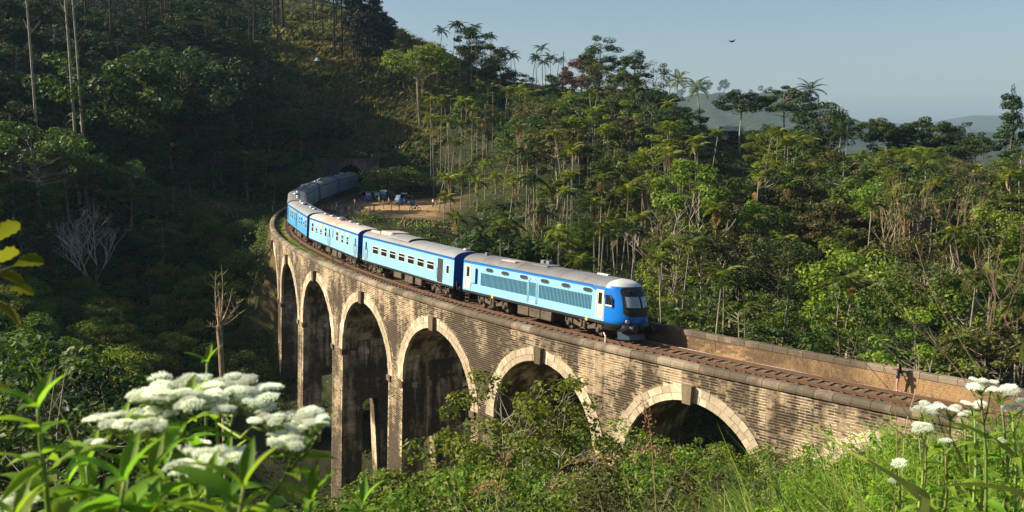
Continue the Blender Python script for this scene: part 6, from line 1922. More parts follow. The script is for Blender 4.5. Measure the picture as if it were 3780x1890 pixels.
near_plant([(420, 2050, -.2), (440, 1900, -.2), (460, 1780, -.2)], [], 1.15, 'leafy shoot with large leaves below the left flowers', 16, 1.3)
near_plant([(600, 2050, -.1), (580, 1900, -.1), (560, 1760, -.1)], [], 1.2, 'leafy shoot under the biggest white flower plant', 16, 1.25)
near_plant([(860, 2050, -.2), (880, 1930, -.2), (900, 1800, -.2)], [], 1.1, 'leafy shoot with wide drooping leaves in the lower middle of the clump', 14, 1.25)
near_plant([(1080, 2050, 0), (1130, 1960, 0), (1150, 1850, 0)], [], 1.2, 'leafy shoot with one long hanging leaf at the right end of the clump', 8, 1.2)
near_plant([(1290, 2050, .5), (1330, 1930, .5), (1340, 1860, .5)], [], 1.6, 'low leafy shoot at the bottom edge right of the flowers', 10, 1.1)
near_plant([(750, 2000, .4), (760, 1600, .4), (765, 1340, .4)], [], 1.35, 'single pointed green shoot sticking up behind the biggest flower head', 6, .8)
near_plant([(240, 2050, .3), (250, 1900, .3), (255, 1780, .3)], [], 1.5, 'darker leafy stem behind the left corner plants', 16, 1.1)
near_plant([(660, 2050, .2), (700, 1900, .2), (830, 1720, .2)], [], 1.4, 'leafy stem bending right behind the lower white cluster', 16, 1.1)
# lobed yellowish leaves reaching in from the left
def lobed(name='leaf'):
    pr = [(0, .0), (.02, .006), (.045, .018), (.06, .034), (.075, .03), (.095, .048), (.11, .04), (.13, .058), (.145, .046), (.165, .05), (.172, .03), (.185, .02), (.19, 0)]
    V = []; F = []
    for i, (a, b) in enumerate(pr):
        z_ = -.9 * a * a; V += [(a, b, z_ + b * .35), (a, 0, z_), (a, -b * .92, z_ + b * .25)]
    for i in range(len(pr) - 1):
        b = i * 3; F += [(b + 1, b, b + 3, b + 4), (b + 2, b + 1, b + 4, b + 5)]
    me = npmesh(name, np.array(V), F, smooth=True); me.materials.append(M['leaf_fgy']); return me
LOB = lobed()
e = empty('leafy_branch', pt3(-260, 1060, 1.5)); tag(e, 'branch of lobed yellow green leaves reaching in from the left edge', 'branch')
rt = e.location.copy(); m = MB()
for X, Y, a, el, k in ((-40, 905, .35, -.75, 1.0), (40, 985, .1, -.32, .95), (-20, 1015, .0, .12, .9), (-30, 1110, -.1, .55, 1.1), (20, 1060, .15, .12, .8), (-60, 980, 1.2, -.3, 1.1), (-70, 1420, .3, .2, .7)):
    p = pt3(X, Y, 1.5) - rt; o = link('leaf', LOB, e); o.location = p; o.rotation_euler = (-1.0, el, a); o.scale = (k * .29,) * 3
    m.tube([(0, 0, 0), p * .5 + Vector((0, 0, -.01)), p], [.006, .004, .002], 5)
gz_ = g1(rt.x, rt.y) - rt.z; m.tube([(0, 0, 0), (-.05, .02, gz_ * .5), (-.03, 0, gz_ - .05)], [.007, .010, .014], 6)
m.build('twig', M['stem_dry'], e)
# right bank: leafy plants with white flower heads
FG = 'white flowered plants on the right bank'
rl = [((3640, 1900), [(3621, 1403, 75, 0), (3601, 1425, 60, 0), (3660, 1410, 50, 0)], 2.6, 'white flower head standing highest over the right bank, on a dark stem'), ((3720, 1900), [(3698, 1436, 110, 0)], 2.8, 'wide flat white flower head at the right, just below the highest one'),
      ((3590, 1900), [(3598, 1485, 85, 0)], 2.7, 'white flower cluster left of and below the highest one on the bank'), ((3745, 1900), [(3739, 1497, 75, 0), (3775, 1480, 50, 0)], 2.6, 'white flower cluster touching the right edge of the picture'),
      ((3400, 1900), [(3415, 1505, 90, 0), (3440, 1490, 80, .05)], 3.0, 'leftmost white flower heads above the bank, in front of the track'), ((3470, 1900), [(3509, 1499, 80, 0), (3465, 1503, 55, 0)], 3.0, 'long low white flower head in front of the rails right of the leftmost pair'),
      ((3560, 1950), [(3563, 1525, 50, 0)], 2.9, 'small round white flower head in the middle of the bank flowers'), ((3380, 1950), [(3411, 1567, 75, 0), (3395, 1580, 55, 0)], 2.9, 'white flower pair over the light leaves left of centre on the bank'),
      ((3480, 1950), [(3491, 1623, 48, 0)], 2.8, 'lone small white flower half hidden in leaves'), ((3310, 1950), [(3319, 1706, 55, 0), (3295, 1770, 30, 0)], 2.8, 'lowest white flower among the leaves of the right bank'), ((3620, 1950), [(3612, 1588, 36, 0), (3600, 1578, 28, 0)], 2.9, 'two tiny white flowers between grass blades'), ((3700, 1950), [(3700, 1622, 34, 0)], 2.8, 'tiny white flower low among tall blades at the right')]
for (sx, sy), hd, dp, lb in rl:
    tx, ty = hd[0][0], hd[0][1] + 60
    near_plant([(sx, sy, 0), ((sx + tx) / 2 + 10, (sy + ty) / 2, 0), (tx, ty, 0)], [(a, b, c * 1.15, d) for a, b, c, d in hd], dp, lb, 14, .42, 'leaf_fg', group=FG, stem_r=.0018)
# leafy weeds of the right bank (foliage one mesh each)
def weed_mesh(n, H):
    parts = []; m = MB()
    for k in range(7):
        a = rng.uniform(0, 6.3); r_ = rng.uniform(.02, .22); tip = Vector((math.cos(a) * r_ * 1.8, math.sin(a) * r_ * 1.8, H * rng.uniform(.7, 1.0)))
        m.tube([(math.cos(a) * r_ * .3, math.sin(a) * r_ * .3, 0), tip], [.005, .002], 4, caps=False)
        t = rng.uniform(.15, 1, n)[:, None]; p = np.array(tip)[None] * t
        d = unit(n) * np.array([1, 1, .35]); d /= np.linalg.norm(d, axis=1)[:, None]
        L = .085 * rng.uniform(.6, 1.3, (n, 1)); w_ = np.cross(d, [0, 0, 1]); w_ /= np.linalg.norm(w_, axis=1)[:, None]
        V = np.stack([p, p + d * L * .45 + w_ * L * .15 + [0, 0, .01], p + d * L + [0, 0, -.015], p + d * L * .45 - w_ * L * .15 + [0, 0, .01]], 1).reshape(-1, 3)
        parts.append((V, np.arange(n * 4).reshape(n, 4)))
    V, F = cat(parts); return m.mesh('stems', M['stem']), npmesh('foliage', V, F)
WD = [weed_mesh(34, h) for h in (.8, 1.0, .7)]
for s_, f_ in WD: f_.materials.append(M['leaf_fg'])
WG = 'leafy weeds on the right bank'
nw = 0
for k in range(400):
    if nw >= 85: break
    X = rng.uniform(2950, 3850); y = rng.uniform(3.4, 13); x = at(X, y); g = g1(x, y)
    ytop = 459 + (CAM_H - g - .85) / y * FPX
    lim = np.interp(X, [2950, 3100, 3250, 3500, 3800], [1750, 1600, 1560, 1590, 1560])
    zz = g
    if ytop < lim:
        zz = hz(lim + rng.uniform(0, 240), y) - .85
        if zz < g - 1.0: zz = g - .9
    elif ytop > 1960: continue
    a, b = WD[nw % 3]; e = empty('leafy_weed', (x, y, zz), rng.uniform(0, 6)); s_ = rng.uniform(.8, 1.25); e.scale = (s_,) * 3
    link('stems', a, e); link('foliage', b, e)
    tag(e, 'bright green leafy weed on the near bank at the lower right', 'weed', WG); nw += 1
# broad foreground grass blades and plumed stalks
def blade(pts_px, depth, w_, mat, label, name='grass_blade', plume=None):
    pts = [pt3(X, Y, depth + dd) for X, Y, dd in pts_px]; rt = pts[0].copy()
    cur = []
    n = 14
    gz_ = g1(rt.x, rt.y) - rt.z - .05
    for i in range(n + 1):   # quadratic-like smoothing through the points
        t = i / n * (len(pts) - 1); k = min(len(pts) - 2, int(t)); u = t - k
        p0 = pts[max(0, k - 1)]; p1 = pts[k]; p2 = pts[k + 1]; p3 = pts[min(len(pts) - 1, k + 2)]
        cur.append(.5 * ((2 * p1) + (p2 - p0) * u + (2 * p0 - 5 * p1 + 4 * p2 - p3) * u * u + (3 * p1 - p0 - 3 * p2 + p3) * u ** 3))
    m = MB()
    if gz_ < 0: m.tube([(0, 0, 0), (0, 0, gz_)], [max(.003, w_ * .5)] * 2, 5)
    if plume is None and w_ > .004:
        vs = []; fs = []
        for i, p in enumerate(cur):
            d = (cur[min(n, i + 1)] - cur[max(0, i - 1)]).normalized(); sd = d.cross(Vector((.3, 1, .2))).normalized() * w_ * (math.sin((.12 + .88 * (1 - i / n)) * pi * .55) + .02); up = Vector((0, 0, w_ * .25))
            vs += [p - rt + sd + up, p - rt, p - rt - sd + up]
        for i in range(n): b = i * 3; fs += [(b, b + 1, b + 4, b + 3), (b + 1, b + 2, b + 5, b + 4)]
        m.add(vs, fs); o = m.build(name, M[mat], None, True); o.location = rt; tag(o, label, 'grass blade'); return o
    if plume is None:
        m.tube([p - rt for p in cur], [w_ * (1 - .7 * i / n) for i in range(n + 1)], 4); o = m.build(name, M[mat], None, True); o.location = rt; tag(o, label, 'grass stalk'); return o
    e = empty(name, rt); tag(e, label, 'grass stalk')
    m.tube([p - rt for p in cur], [w_ * (1 - .6 * i / n) for i in range(n + 1)], 4); m.build('stalk', M[mat], e, True)
    ps = []
    for i in range(int(n * .5), n + 1):
        for q in range(plume[0]):
            d = Vector(unit(1)[0]) * plume[1] * rng.uniform(.3, 1); ps.append(np.array(cur[i] - rt + d))
    V, F = leaf_quads(np.array(ps), np.full(len(ps), plume[2]), aspect=.35); link('plume', npmesh('plume', V, F), e, M['plume'])
    return e
for j, (p_, d_, w_, mt, lb) in enumerate([
    ([(3560, 2000, 0), (3300, 1760, 0), (3120, 1660, .1), (2990, 1560, .2)], 2.4, 0.0060, 'grass_green', 'broad green blade slanting up left from the bottom right'),
    ([(3350, 2000, 0), (3420, 1850, 0), (3330, 1780, 0), (3200, 1700, 0)], 2.0, 0.0088, 'grass_green', 'broad blade bent over at the bottom right, left of the arching one'),
    ([(3900, 1950, 0), (3780, 1830, 0), (3600, 1790, 0), (3470, 1800, 0)], 2.2, 0.0072, 'grass_green', 'long arching blade crossing the bottom right corner horizontally'),
    ([(3700, 2000, 0), (3600, 1850, 0), (3550, 1700, 0), (3480, 1560, 0)], 2.8, 0.0066, 'grass_green', 'upright grass blade under the middle bank flowers'),
    ([(3850, 1900, 0), (3760, 1700, 0), (3600, 1590, 0), (3500, 1560, 0)], 2.6, 0.0077, 'grass_green', 'dark arching blade coming from the right edge beneath the flowers'),
    ([(3900, 1700, 0), (3800, 1400, 0), (3770, 1300, 0), (3790, 1250, 0)], 2.6, 0.0066, 'grass_green', 'curled green blade at the right edge above the flowers'),
    ([(3800, 1900, 0), (3560, 1400, 0), (3320, 1150, 0), (3230, 1000, 0)], 3.2, .0030, 'stem_dry', 'thin dry stalk sweeping up left past the woman on the track'),
    ([(3790, 1700, 0), (3660, 1450, 0), (3560, 1280, 0), (3450, 1100, 0), (3380, 900, 0)], 3.2, .0030, 'stem_dry', 'thin dry stalk rising steeply at the right, above the highest flower'),
    ([(3500, 1800, 0), (3330, 1500, 0), (3160, 1290, 0), (3080, 1080, 0)], 3.4, .0026, 'stem_dry', 'straw stalk crossing the parapet just left of the woman'),
    ([(3420, 1700, 0), (3250, 1540, 0), (3080, 1500, 0), (2990, 1480, 0)], 3.4, .0024, 'stem_dry', 'nearly level straw stalk over the right end of the brick face'),
    ([(3330, 1900, 0), (3340, 1600, 0), (3390, 1400, 0), (3385, 1270, 0)], 3.4, .0022, 'stem_dry', 'upright straw stalk right of the woman'),
    ([(3300, 1900, 0), (3310, 1560, 0), (3250, 1330, 0), (3130, 1250, 0)], 3.6, .0022, 'stem_dry', 'bent straw stalk in front of the woman')]):
    blade(p_, d_, w_, mt, lb)
for j, (p_, d_, lb) in enumerate([([(2430, 2000, 0), (2410, 1700, 0), (2395, 1560, 0), (2375, 1490, 0)], 7.0, 'tall upright brown seed stalk in front of the rightmost full arch'), ([(2000, 2050, 0), (1900, 1850, 0), (1800, 1790, 0), (1760, 1830, 0)], 6.0, 'arching brown plumed stalk at the bottom centre, leftmost of the plumes'),
    ([(2250, 2050, 0), (2200, 1800, 0), (2100, 1770, 0), (2030, 1800, 0)], 6.0, 'brown feathery plume drooping left at the bottom centre'), ([(2600, 1950, 0), (2520, 1760, 0), (2420, 1660, 0), (2330, 1680, 0)], 6.5, 'long pale stalk arching over the bushes below the rightmost full arch'), ([(2350, 2000, 0), (2300, 1750, 0), (2230, 1680, 0), (2120, 1710, 0)], 6.2, 'brown plume arching left in the middle of the plumes'),
    ([(1840, 2050, 0), (1830, 1900, 0), (1860, 1720, 0), (1890, 1660, 0)], 6.6, 'short brown seed stalk under the slender light green tree')]):
    blade(p_, d_, .006, 'stem_dry', lb, 'plume_grass', (12, .07, .028))
o = blade([(300, 1740, 0), (262, 1600, 0), (210, 1500, 0), (115, 1340, 0)], 1.9, .0022, 'stem', 'thin leaning grass stem with a dry forked tip over the left plants')

# ============================================================ PEOPLE
def human_mesh(name, arms, legs, long_pants=False, hair='short', fingers=False, bend=0.0, female=False, skirt=False):
    """one continuous skinned body; arms: (elbow, hand) per side, legs: (knee, ankle) per side. Faces +y."""
    J = [(0, 0, .95, .125), (0, .0, 1.12, .105), (0, bend * .3, 1.32, .125), (0, bend * .5, 1.46, .05), (0, bend * .6 + .02, 1.56, .078), (0, bend * .6 + .01, 1.66, .072)]
    E = [(0, 1), (1, 2), (2, 3), (3, 4), (4, 5)]
    cat_ = ['bot', 'top', 'top', 'neck', 'head', 'head']
    for si, sx in enumerate((-1, 1)):
        (ex, ey, ez), (hx_, hy, hz_) = arms[si]
        b = len(J); J += [(sx * .165, bend * .4, 1.41, .052), (sx * ex, ey, ez, .038), (sx * hx_, hy, hz_, .028)]
        d = Vector((sx * hx_ - sx * ex, hy - ey, hz_ - ez)).normalized(); h = Vector((sx * hx_, hy, hz_)) + d * .08
        J += [(*h, .030)]; E += [(2, b), (b, b + 1), (b + 1, b + 2), (b + 2, b + 3)]; cat_ += ['sleeve', 'arm', 'arm', 'hand']
        if fingers:
            a = d.orthogonal().normalized(); c = d.cross(a)
            for q, L in ((-.028, .055), (-.010, .068), (.010, .07), (.026, .058)):
                k = len(J); p1 = h + a * q * .8 + d * .03; p2 = p1 + d * L * .5 + c * .012; p3 = p2 + d * L * .4 + c * .03
                J += [(*p1, .0095), (*p2, .008), (*p3, .007)]; E += [(b + 3, k), (k, k + 1), (k + 1, k + 2)]; cat_ += ['hand'] * 3
            k = len(J); p1 = h - d * .03 + a * .035; p2 = p1 + a * .02 + d * .03 + c * .02; J += [(*p1, .010), (*p2, .008)]; E += [(b + 3, k), (k, k + 1)]; cat_ += ['hand'] * 2
        (kx, ky, kz), (ax_, ay, az) = legs[si]
        b = len(J); J += [(sx * .09, 0, .90, .088), (sx * kx, ky, kz, .056), (sx * ax_, ay, az, .038), (sx * (ax_ + .015), ay + .13, .03, .032)]
        E += [(0, b), (b, b + 1), (b + 1, b + 2), (b + 2, b + 3)]; cat_ += ['bot', 'leg', 'foot', 'foot']
        cat_[-3] = 'knee'
    me = bpy.data.meshes.new(name); me.from_pydata([j[:3] for j in J], E, [])
    o = bpy.data.objects.new(name, me); COL.objects.link(o)
    md = o.modifiers.new('skin', 'SKIN'); md.use_smooth_shade = True
    sv = me.skin_vertices[0].data
    for i, j in enumerate(J): sv[i].radius = (j[3] * (1.12 if cat_[i] in ('top', 'bot') and abs(j[0]) < .01 else 1), j[3] * (.8 if cat_[i] in ('top', 'bot') and abs(j[0]) < .01 else 1)); sv[i].use_root = (i == 0)
    md = o.modifiers.new('sub', 'SUBSURF'); md.levels = 1; md.render_levels = 1
    dg = bpy.context.evaluated_depsgraph_get(); dg.update()
    res = bpy.data.meshes.new_from_object(o.evaluated_get(dg)); res.name = name
    bpy.data.objects.remove(o)
    JP = np.array([j[:3] for j in J]); mi = []
    for p in res.polygons:
        c = np.array(p.center); i = int(np.argmin(((JP - c) ** 2).sum(1) / np.array([max(j[3], .03) for j in J]) ** .6)); k = cat_[i]
        m = {'top': 1, 'bot': 2, 'neck': 0, 'hand': 0, 'arm': 0, 'sleeve': 5, 'foot': 4, 'knee': 6, 'leg': 6, 'head': 0}[k]
        if k == 'head' and (c[2] > 1.655 or (c[1] < bend * .6 - .0 and c[2] > 1.53)): m = 3
        if k == 'knee' and c[2] > .62: m = 2
        if k in ('knee', 'leg') and c[2] <= .62: m = 6
        if k == 'foot' and c[2] > .14: m = 6
        if k == 'neck' and c[2] < 1.42: m = 1
        mi.append(m)
    res.materials.clear()
    for _ in range(7): res.materials.append(M['skin'])
    res.polygons.foreach_set('material_index', np.array(mi, np.int32))
    res.polygons.foreach_set('use_smooth', np.ones(len(mi), bool)); res.update()
    return res
LG = [((.11, .03, .5), (.12, 0, .07))] * 2
LG2 = [((.13, .10, .5), (.17, .05, .07)), ((.13, -.05, .5), (.20, -.14, .07))]
ARM = {'down': ((.25, -.03, 1.15), (.27, .06, .92)), 'cam': ((.27, .16, 1.22), (.08, .28, 1.55)), 'hip': ((.36, -.04, 1.18), (.20, .08, 1.03)), 'up': ((.24, .22, 1.42), (.16, .48, 1.62)), 'fold': ((.26, .06, 1.16), (.05, .22, 1.22))}
POSE = {'photo': human_mesh('body', [ARM['cam'], ARM['cam']], LG), 'stand': human_mesh('body', [ARM['down'], ARM['down']], LG), 'hip': human_mesh('body', [ARM['hip'], ARM['down']], LG2), 'step': human_mesh('body', [ARM['cam'], ARM['hip']], LG2, bend=.12), 'fold': human_mesh('body', [ARM['fold'], ARM['fold']], LG)}
hm = MB(); hm.lathe([(.05, 1.70), (.088, 1.66), (.098, 1.58), (.095, 1.48), (.09, 1.38), (.05, 1.28), (.01, 1.24)], 10, (0, -.05, 0)); HAIRL = hm.mesh('long_hair', M['hair'], True)
hm = MB(); hm.lathe([(.01, 1.765), (.07, 1.755), (.10, 1.71), (.105, 1.66), (.16, 1.65), (.16, 1.64)], 12, (0, .01, 0)); HAT = hm.mesh('hat', M['cloth_white'], True)
hm = MB(); hm.box(-.13, .13, -.26, -.10, 1.05, 1.45, bev=.05); PACK = hm.mesh('backpack', M['cloth_navy'])
hm = MB(); hm.box(-.07, .07, .30, .36, 1.55, 1.63, bev=.01); hm.lathe([(.0, .36), (.035, .36), (.035, .42), (0, .42)], 8, (0, 0, 1.59), 'y'); CAMR = hm.mesh('camera', M['black'])
def person(X, Y, pose, top, bot, lower, label, face, skin='skin', sleeve=None, acc=(), h=1.0, xy=None, z0=-.38):
    if xy is None:
        y = (CAM_H - z0) * FPX / (Y - 459); x = at(X, y)
        y = y * .985
    else: x, y = xy
    z = z0 if xy is None else z0
    e = empty('person', (x, y, z), math.radians(face)); e.scale = (h, h, h)
    tag(e, label, 'person', 'people watching the train')
    b = link('body', POSE[pose], e)
    over(b, [M[skin], M['cloth_' + top], M['cloth_' + bot], M['hair'], M['cloth_' + ('white' if top != 'white' else 'black')], M['cloth_' + top] if sleeve is None else M[sleeve], M['cloth_' + bot] if lower else M[skin]])
    for a in acc: link({'hair': 'long_hair', 'hat': 'hat', 'pack': 'backpack', 'cam': 'camera'}[a], {'hair': HAIRL, 'hat': HAT, 'pack': PACK, 'cam': CAMR}[a], e)
    return e
def cx(c): return 1150 + c / 5.152
def cy(c): return 650 + c / 5.152
for c, r, pose, top, bot, low, lab, face, acc in (
    (165, 690, 'photo', 'black', 'black', True, 'spectator in black nearest the coach at the bend, half hidden by its roof', 60, ('cam',)),
    (265, 715, 'photo', 'blue', 'navy', True, 'person in a blue shirt left of the main crowd by the track', 50, ()),
    (355, 742, 'photo', 'pink', 'black', False, 'person in a pink top and black shorts at the left end of the crowd', 50, ('cam',)),
    (430, 746, 'stand', 'white', 'black', True, 'person in a white top, black trousers and white hat in the crowd', 60, ('hat',)),
    (490, 748, 'photo', 'white', 'maroon', True, 'person in white top and dark red trousers holding a camera in the crowd', 50, ('cam',)),
    (515, 700, 'photo', 'white', 'grey', True, 'person in a white shirt standing behind the row of the crowd', 50, ('hat',)),
    (552, 750, 'stand', 'green', 'denim', True, 'person in a green shirt and jeans in the middle of the crowd', 70, ()),
    (602, 746, 'photo', 'khaki', 'white', False, 'person in khaki top and white shorts in the middle of the crowd', 50, ('hat',)),
    (665, 755, 'stand', 'navy', 'navy', False, 'person all in navy with a backpack in the crowd', 60, ('pack',)),
    (700, 735, 'photo', 'denim', 'black', True, 'person in a denim shirt behind the navy one in the crowd', 50, ()),
    (748, 742, 'photo', 'white', 'denim', False, 'person in a white shirt and denim shorts right of the navy pair', 50, ('cam',)),
    (805, 742, 'stand', 'red', 'black', True, 'person in a red top and long black skirt at the right of the crowd', 60, ()),
    (868, 745, 'hip', 'black', 'white', False, 'person in a black top and white shorts right of the red one', 40, ('hair',)),
    (860, 600, 'photo', 'white', 'khaki', True, 'person in white standing a few steps behind the red and black dressed pair', 50, ()),
    (952, 738, 'photo', 'white', 'black', False, 'person in white shirt and black shorts filming at the right end of the crowd', 60, ('cam', 'pack')),
    (1140, 728, 'fold', 'white', 'grey', True, 'short person in white and grey beside the long haired one', 60, ()),
    (1215, 730, 'stand', 'black', 'denim', True, 'long haired person in a black top and jeans walking alone on the sand', 60, ('hair',)),
    (1395, 622, 'photo', 'khaki', 'khaki', False, 'person in olive shirt and shorts with raised arms in the open sand', 50, ()),
    (1495, 562, 'stand', 'pink', 'black', True, 'person in a pale pink top and black trousers in front of the blue three-wheeler', 60, ()),
    (1545, 658, 'photo', 'white', 'white', False, 'person in a white top and white shorts on the sand near the motorcycle', 50, ('hair',)),
    (1690, 668, 'step', 'navy', 'blue', False, 'person leaning with a pale blue bag left of the motorcycle', 70, ()),
    (1060, 498, 'stand', 'blue', 'denim', True, 'driver in a light blue shirt beside the leftmost three-wheeler', 70, ()),
    (1145, 505, 'stand', 'maroon', 'maroon', True, 'person in brown robes between the two left three-wheelers', 60, ()),
    (1315, 522, 'stand', 'yellow', 'yellow', True, 'person in yellow in front of the white roofed three-wheeler', 60, ()),
    (2325, 580, 'stand', 'white', 'black', True, 'person in a white shirt among palm trunks right of the clearing', 90, ()),
    (2380, 600, 'stand', 'red', 'khaki', True, 'person in red among the palm trunks at the right of the clearing', 90, ()),
    (2450, 590, 'stand', 'teal', 'black', True, 'person in pale green rightmost in the clearing beside the palm trunks', 90, ())):
    person(cx(c), cy(r), pose, top, bot, low, lab, face + 50, 'skin_d' if lab.startswith('driver') or 'brown' in lab else 'skin', None, acc, float(rng.uniform(.96, 1.05)))
person(1016, 779, 'photo', 'black', 'pink', True, 'lone person in black top and pink trousers at the far end of the outer parapet', -60, acc=('cam',))
# the woman by the parapet
WS = None
ss_ = np.arange(-30, -10, .05); pw_ = P(ss_, -1.62, -.3); uu, vv = pix(pw_[:, 0], pw_[:, 1], pw_[:, 2]); WS = float(ss_[np.argmin(abs(uu - 3318))])
wp = P(WS, -1.58, -0.30); th = float(np.interp(WS, TS, TT))
wom = empty('person', wp, th - pi / 2 + .25); wom.scale = (.98,) * 3
tag(wom, 'long haired woman in black top by the brick parapet raising a phone', 'person')
wb = human_mesh('body', [((.30, .24, 1.40), (.24, .50, 1.62)), ((.34, -.06, 1.18), (.19, .08, 1.02))], [((.10, .03, .5), (.11, -.02, .07)), ((.12, .08, .5), (.15, .05, .07))], fingers=True)
b = link('body', wb, wom); over(b, [M['skin'], M['cloth_black'], M['cloth_pink'], M['hair'], M['cloth_white'], M['skin'], M['skin']])
m = MB()
for k in range(16):
    a = pi * (.95 + 1.1 * k / 15); x_, y_ = .085 * math.cos(a), -.01 + .085 * math.sin(a)
    m.tube([(x_ * .5, y_ * .5 + .01, 1.70), (x_, y_, 1.62), (x_ * 1.15, y_ - .02, 1.45), (x_ * 1.1, y_ - .05, 1.25), (x_ * .8, y_ - .05, 1.12)], [.02, .026, .028, .024, .008], 5)
m.build('long_hair', M['hair'], wom, True)
m = MB(); m.box(-.29, -.215, .585, .60, 1.66, 1.81, bev=.004); m.build('phone', M['black'], wom)
m = MB(); m.box(-.24, -.12, -.06, .10, .88, 1.06, bev=.03); m.tube([(-.18, .02, 1.05), (-.1, .1, 1.25), (.12, .06, 1.42), (.1, -.08, 1.40), (-.14, -.09, 1.1)], .012, 4); m.build('shoulder_bag', M['cloth_black'], wom)
m = MB(); m.tube([(0, .098, 1.60), (0, .116, 1.575), (0, .098, 1.568)], [.008, .012, .008], 5)
for sx in (-.03, .03): m.lathe([(0, .088), (.011, .09), (.008, .098), (0, .099)], 8, (sx, 0, 1.605), 'y')
m.build('face_features', M['skin'], wom)
# passengers leaning out of the far coaches
def leaner(car, x, label, top, side=-1):
    ce = [o for o in bpy.data.objects if o.name.startswith('passenger_coach')][car - 1]
    p = ce.matrix_world @ Vector((x, side * 1.47, 1.05)); e = empty('person', p, ce.matrix_world.to_euler().z + (pi if side < 0 else 0)); e.scale = (.95,) * 3
    tag(e, label, 'person', 'passengers leaning out of the train'); b = link('body', POSE['stand'], e)
    over(b, [M['skin_d'], M['cloth_' + top], M['cloth_navy'], M['hair'], M['cloth_black'], M['cloth_' + top], M['cloth_navy']])
leaner(5, 1.2, 'passenger in red standing in the open door nearest the bend', 'red'); leaner(6, 1.2, 'passenger in pink standing in the doorway of the coach before the tunnel', 'pink'); leaner(5, 10.1, 'passenger in white in the middle door of the coach after the bend', 'white')
leaner(2, 10.72, 'passenger sitting dark in the centre door of the patchy roofed coach', 'black', 1) if False else None
# driver at the cab window
dp = loco.matrix_world @ Vector((2.75, 1.1, 1.25)); e = empty('person', dp, loco.matrix_world.to_euler().z); e.scale = (.9,) * 3
tag(e, 'driver in a white shirt at the side window of the locomotive cab', 'person'); b = link('body', POSE['fold'], e); over(b, [M['skin_d'], M['cloth_white'], M['cloth_navy'], M['hair'], M['cloth_black'], M['cloth_white'], M['cloth_navy']])

# ============================================================ VEHICLES AND STALL IN THE CLEARING
tw = MB(); tw.lathe([(0, -.05), (.2, -.05), (.22, -.02), (.22, .02), (.2, .05), (0, .05)], 14, (0, 0, 0), 'y'); TWH = tw.mesh('wheel', M['rubber'])
def tuktuk(X, Y, rz, body, roof, label, rack=False):
    y = (CAM_H + .38) * FPX / (Y - 459); x = at(X, y)
    e = empty('three_wheeler', (x, y, -.38), math.radians(rz)); tag(e, label, 'three-wheeler', 'three-wheelers parked in the sandy clearing')
    m = MB(); m.prism([(-1.25, .28), (-1.3, .85), (-1.15, 1.0), (-.45, .98), (-.4, .36), (.55, .34), (.75, .50), (.95, 1.0), (1.02, 1.0), (1.18, .62), (1.15, .4), (.95, .25)], 'y', -.62, .62); m.build('body', M[body], e)
    m = MB(); m.prism([(-1.28, .98), (-1.34, 1.45), (-1.22, 1.66), (-.6, 1.74), (.4, 1.72), (.72, 1.62), (.76, 1.54), (.4, 1.62), (-.5, 1.64), (-1.12, 1.58), (-1.2, 1.42), (-1.18, .98)], 'y', -.64, .64); m.box(-1.26, -.62, .60, .64, .98, 1.6); m.box(-1.26, -.62, -.64, -.60, .98, 1.6); m.build('canopy', M[roof], e)
    m = MB(); m.prism([(.97, 1.0), (1.0, 1.0), (.75, 1.58), (.72, 1.58)], 'y', -.5, .5); m.build('windscreen', M['glass_w'], e)
    m = MB(); m.box(-1.1, -.5, -.55, .55, .55, .72, bev=.04); m.box(-1.12, -1.0, -.55, .55, .7, 1.2, bev=.04); m.box(.05, .35, -.25, .25, .5, .68, bev=.04); m.build('seat', M['black'], e)
    m = MB()
    for sy in (-.6, .6): m.tube([(.98, sy, .98), (.72, sy, 1.58)], .025, 5); m.tube([(-.42, sy, .9), (-.45, sy, 1.62)], .02, 5)
    m.build('frame', M['black'], e)
    for wx, wy in ((1.0, 0), (-.85, -.52), (-.85, .52)): w_ = link('wheel', TWH, e); w_.location = (wx, wy, .22)
    for sy in (-.3, .3): m = MB(); m.lathe([(0, 0), (.08, 0), (.07, .05), (0, .06)], 10, (1.12, sy, .75), 'x'); m.v = [(vx + 1.12 - 1.12, vy, vz) for vx, vy, vz in m.v]; o = m.build('headlight', M['white'], e); o.location = (.02, 0, 0)
    m = MB(); m.box(1.15, 1.19, -.25, .25, .36, .48); m.build('number_plate', M['white'], e)
    if rack: m = MB(); [m.box(-.9 + k * .3, -.82 + k * .3, -.5, .5, 1.76, 1.80) for k in range(5)]; m.box(-.9, .4, -.5, -.46, 1.76, 1.82); m.box(-.9, .4, .46, .5, 1.76, 1.82); m.build('roof_rack', M['canvas_w'], e)
tuktuk(1352, 742, -60, 'tuk_blue', 'canvas', 'leftmost blue three-wheeler with a black canopy, open door side towards us'); tuktuk(1388, 741, -75, 'black', 'canvas', 'black three-wheeler, second from the left in the row')
tuktuk(1413, 737, -78, 'tuk_green', 'canvas_w', 'dark green three-wheeler with a white roof rack', True); tuktuk(1445, 733, -80, 'tuk_blue', 'canvas', 'blue three-wheeler with a windscreen, right end of the back row')
tuktuk(1503, 758, 178, 'tuk_blue', 'canvas', 'large blue three-wheeler parked sideways nearest the motorcycle'); tuktuk(1478, 752, -120, 'tuk_blue', 'canvas', 'blue three-wheeler with white flags, in front of the sideways one')
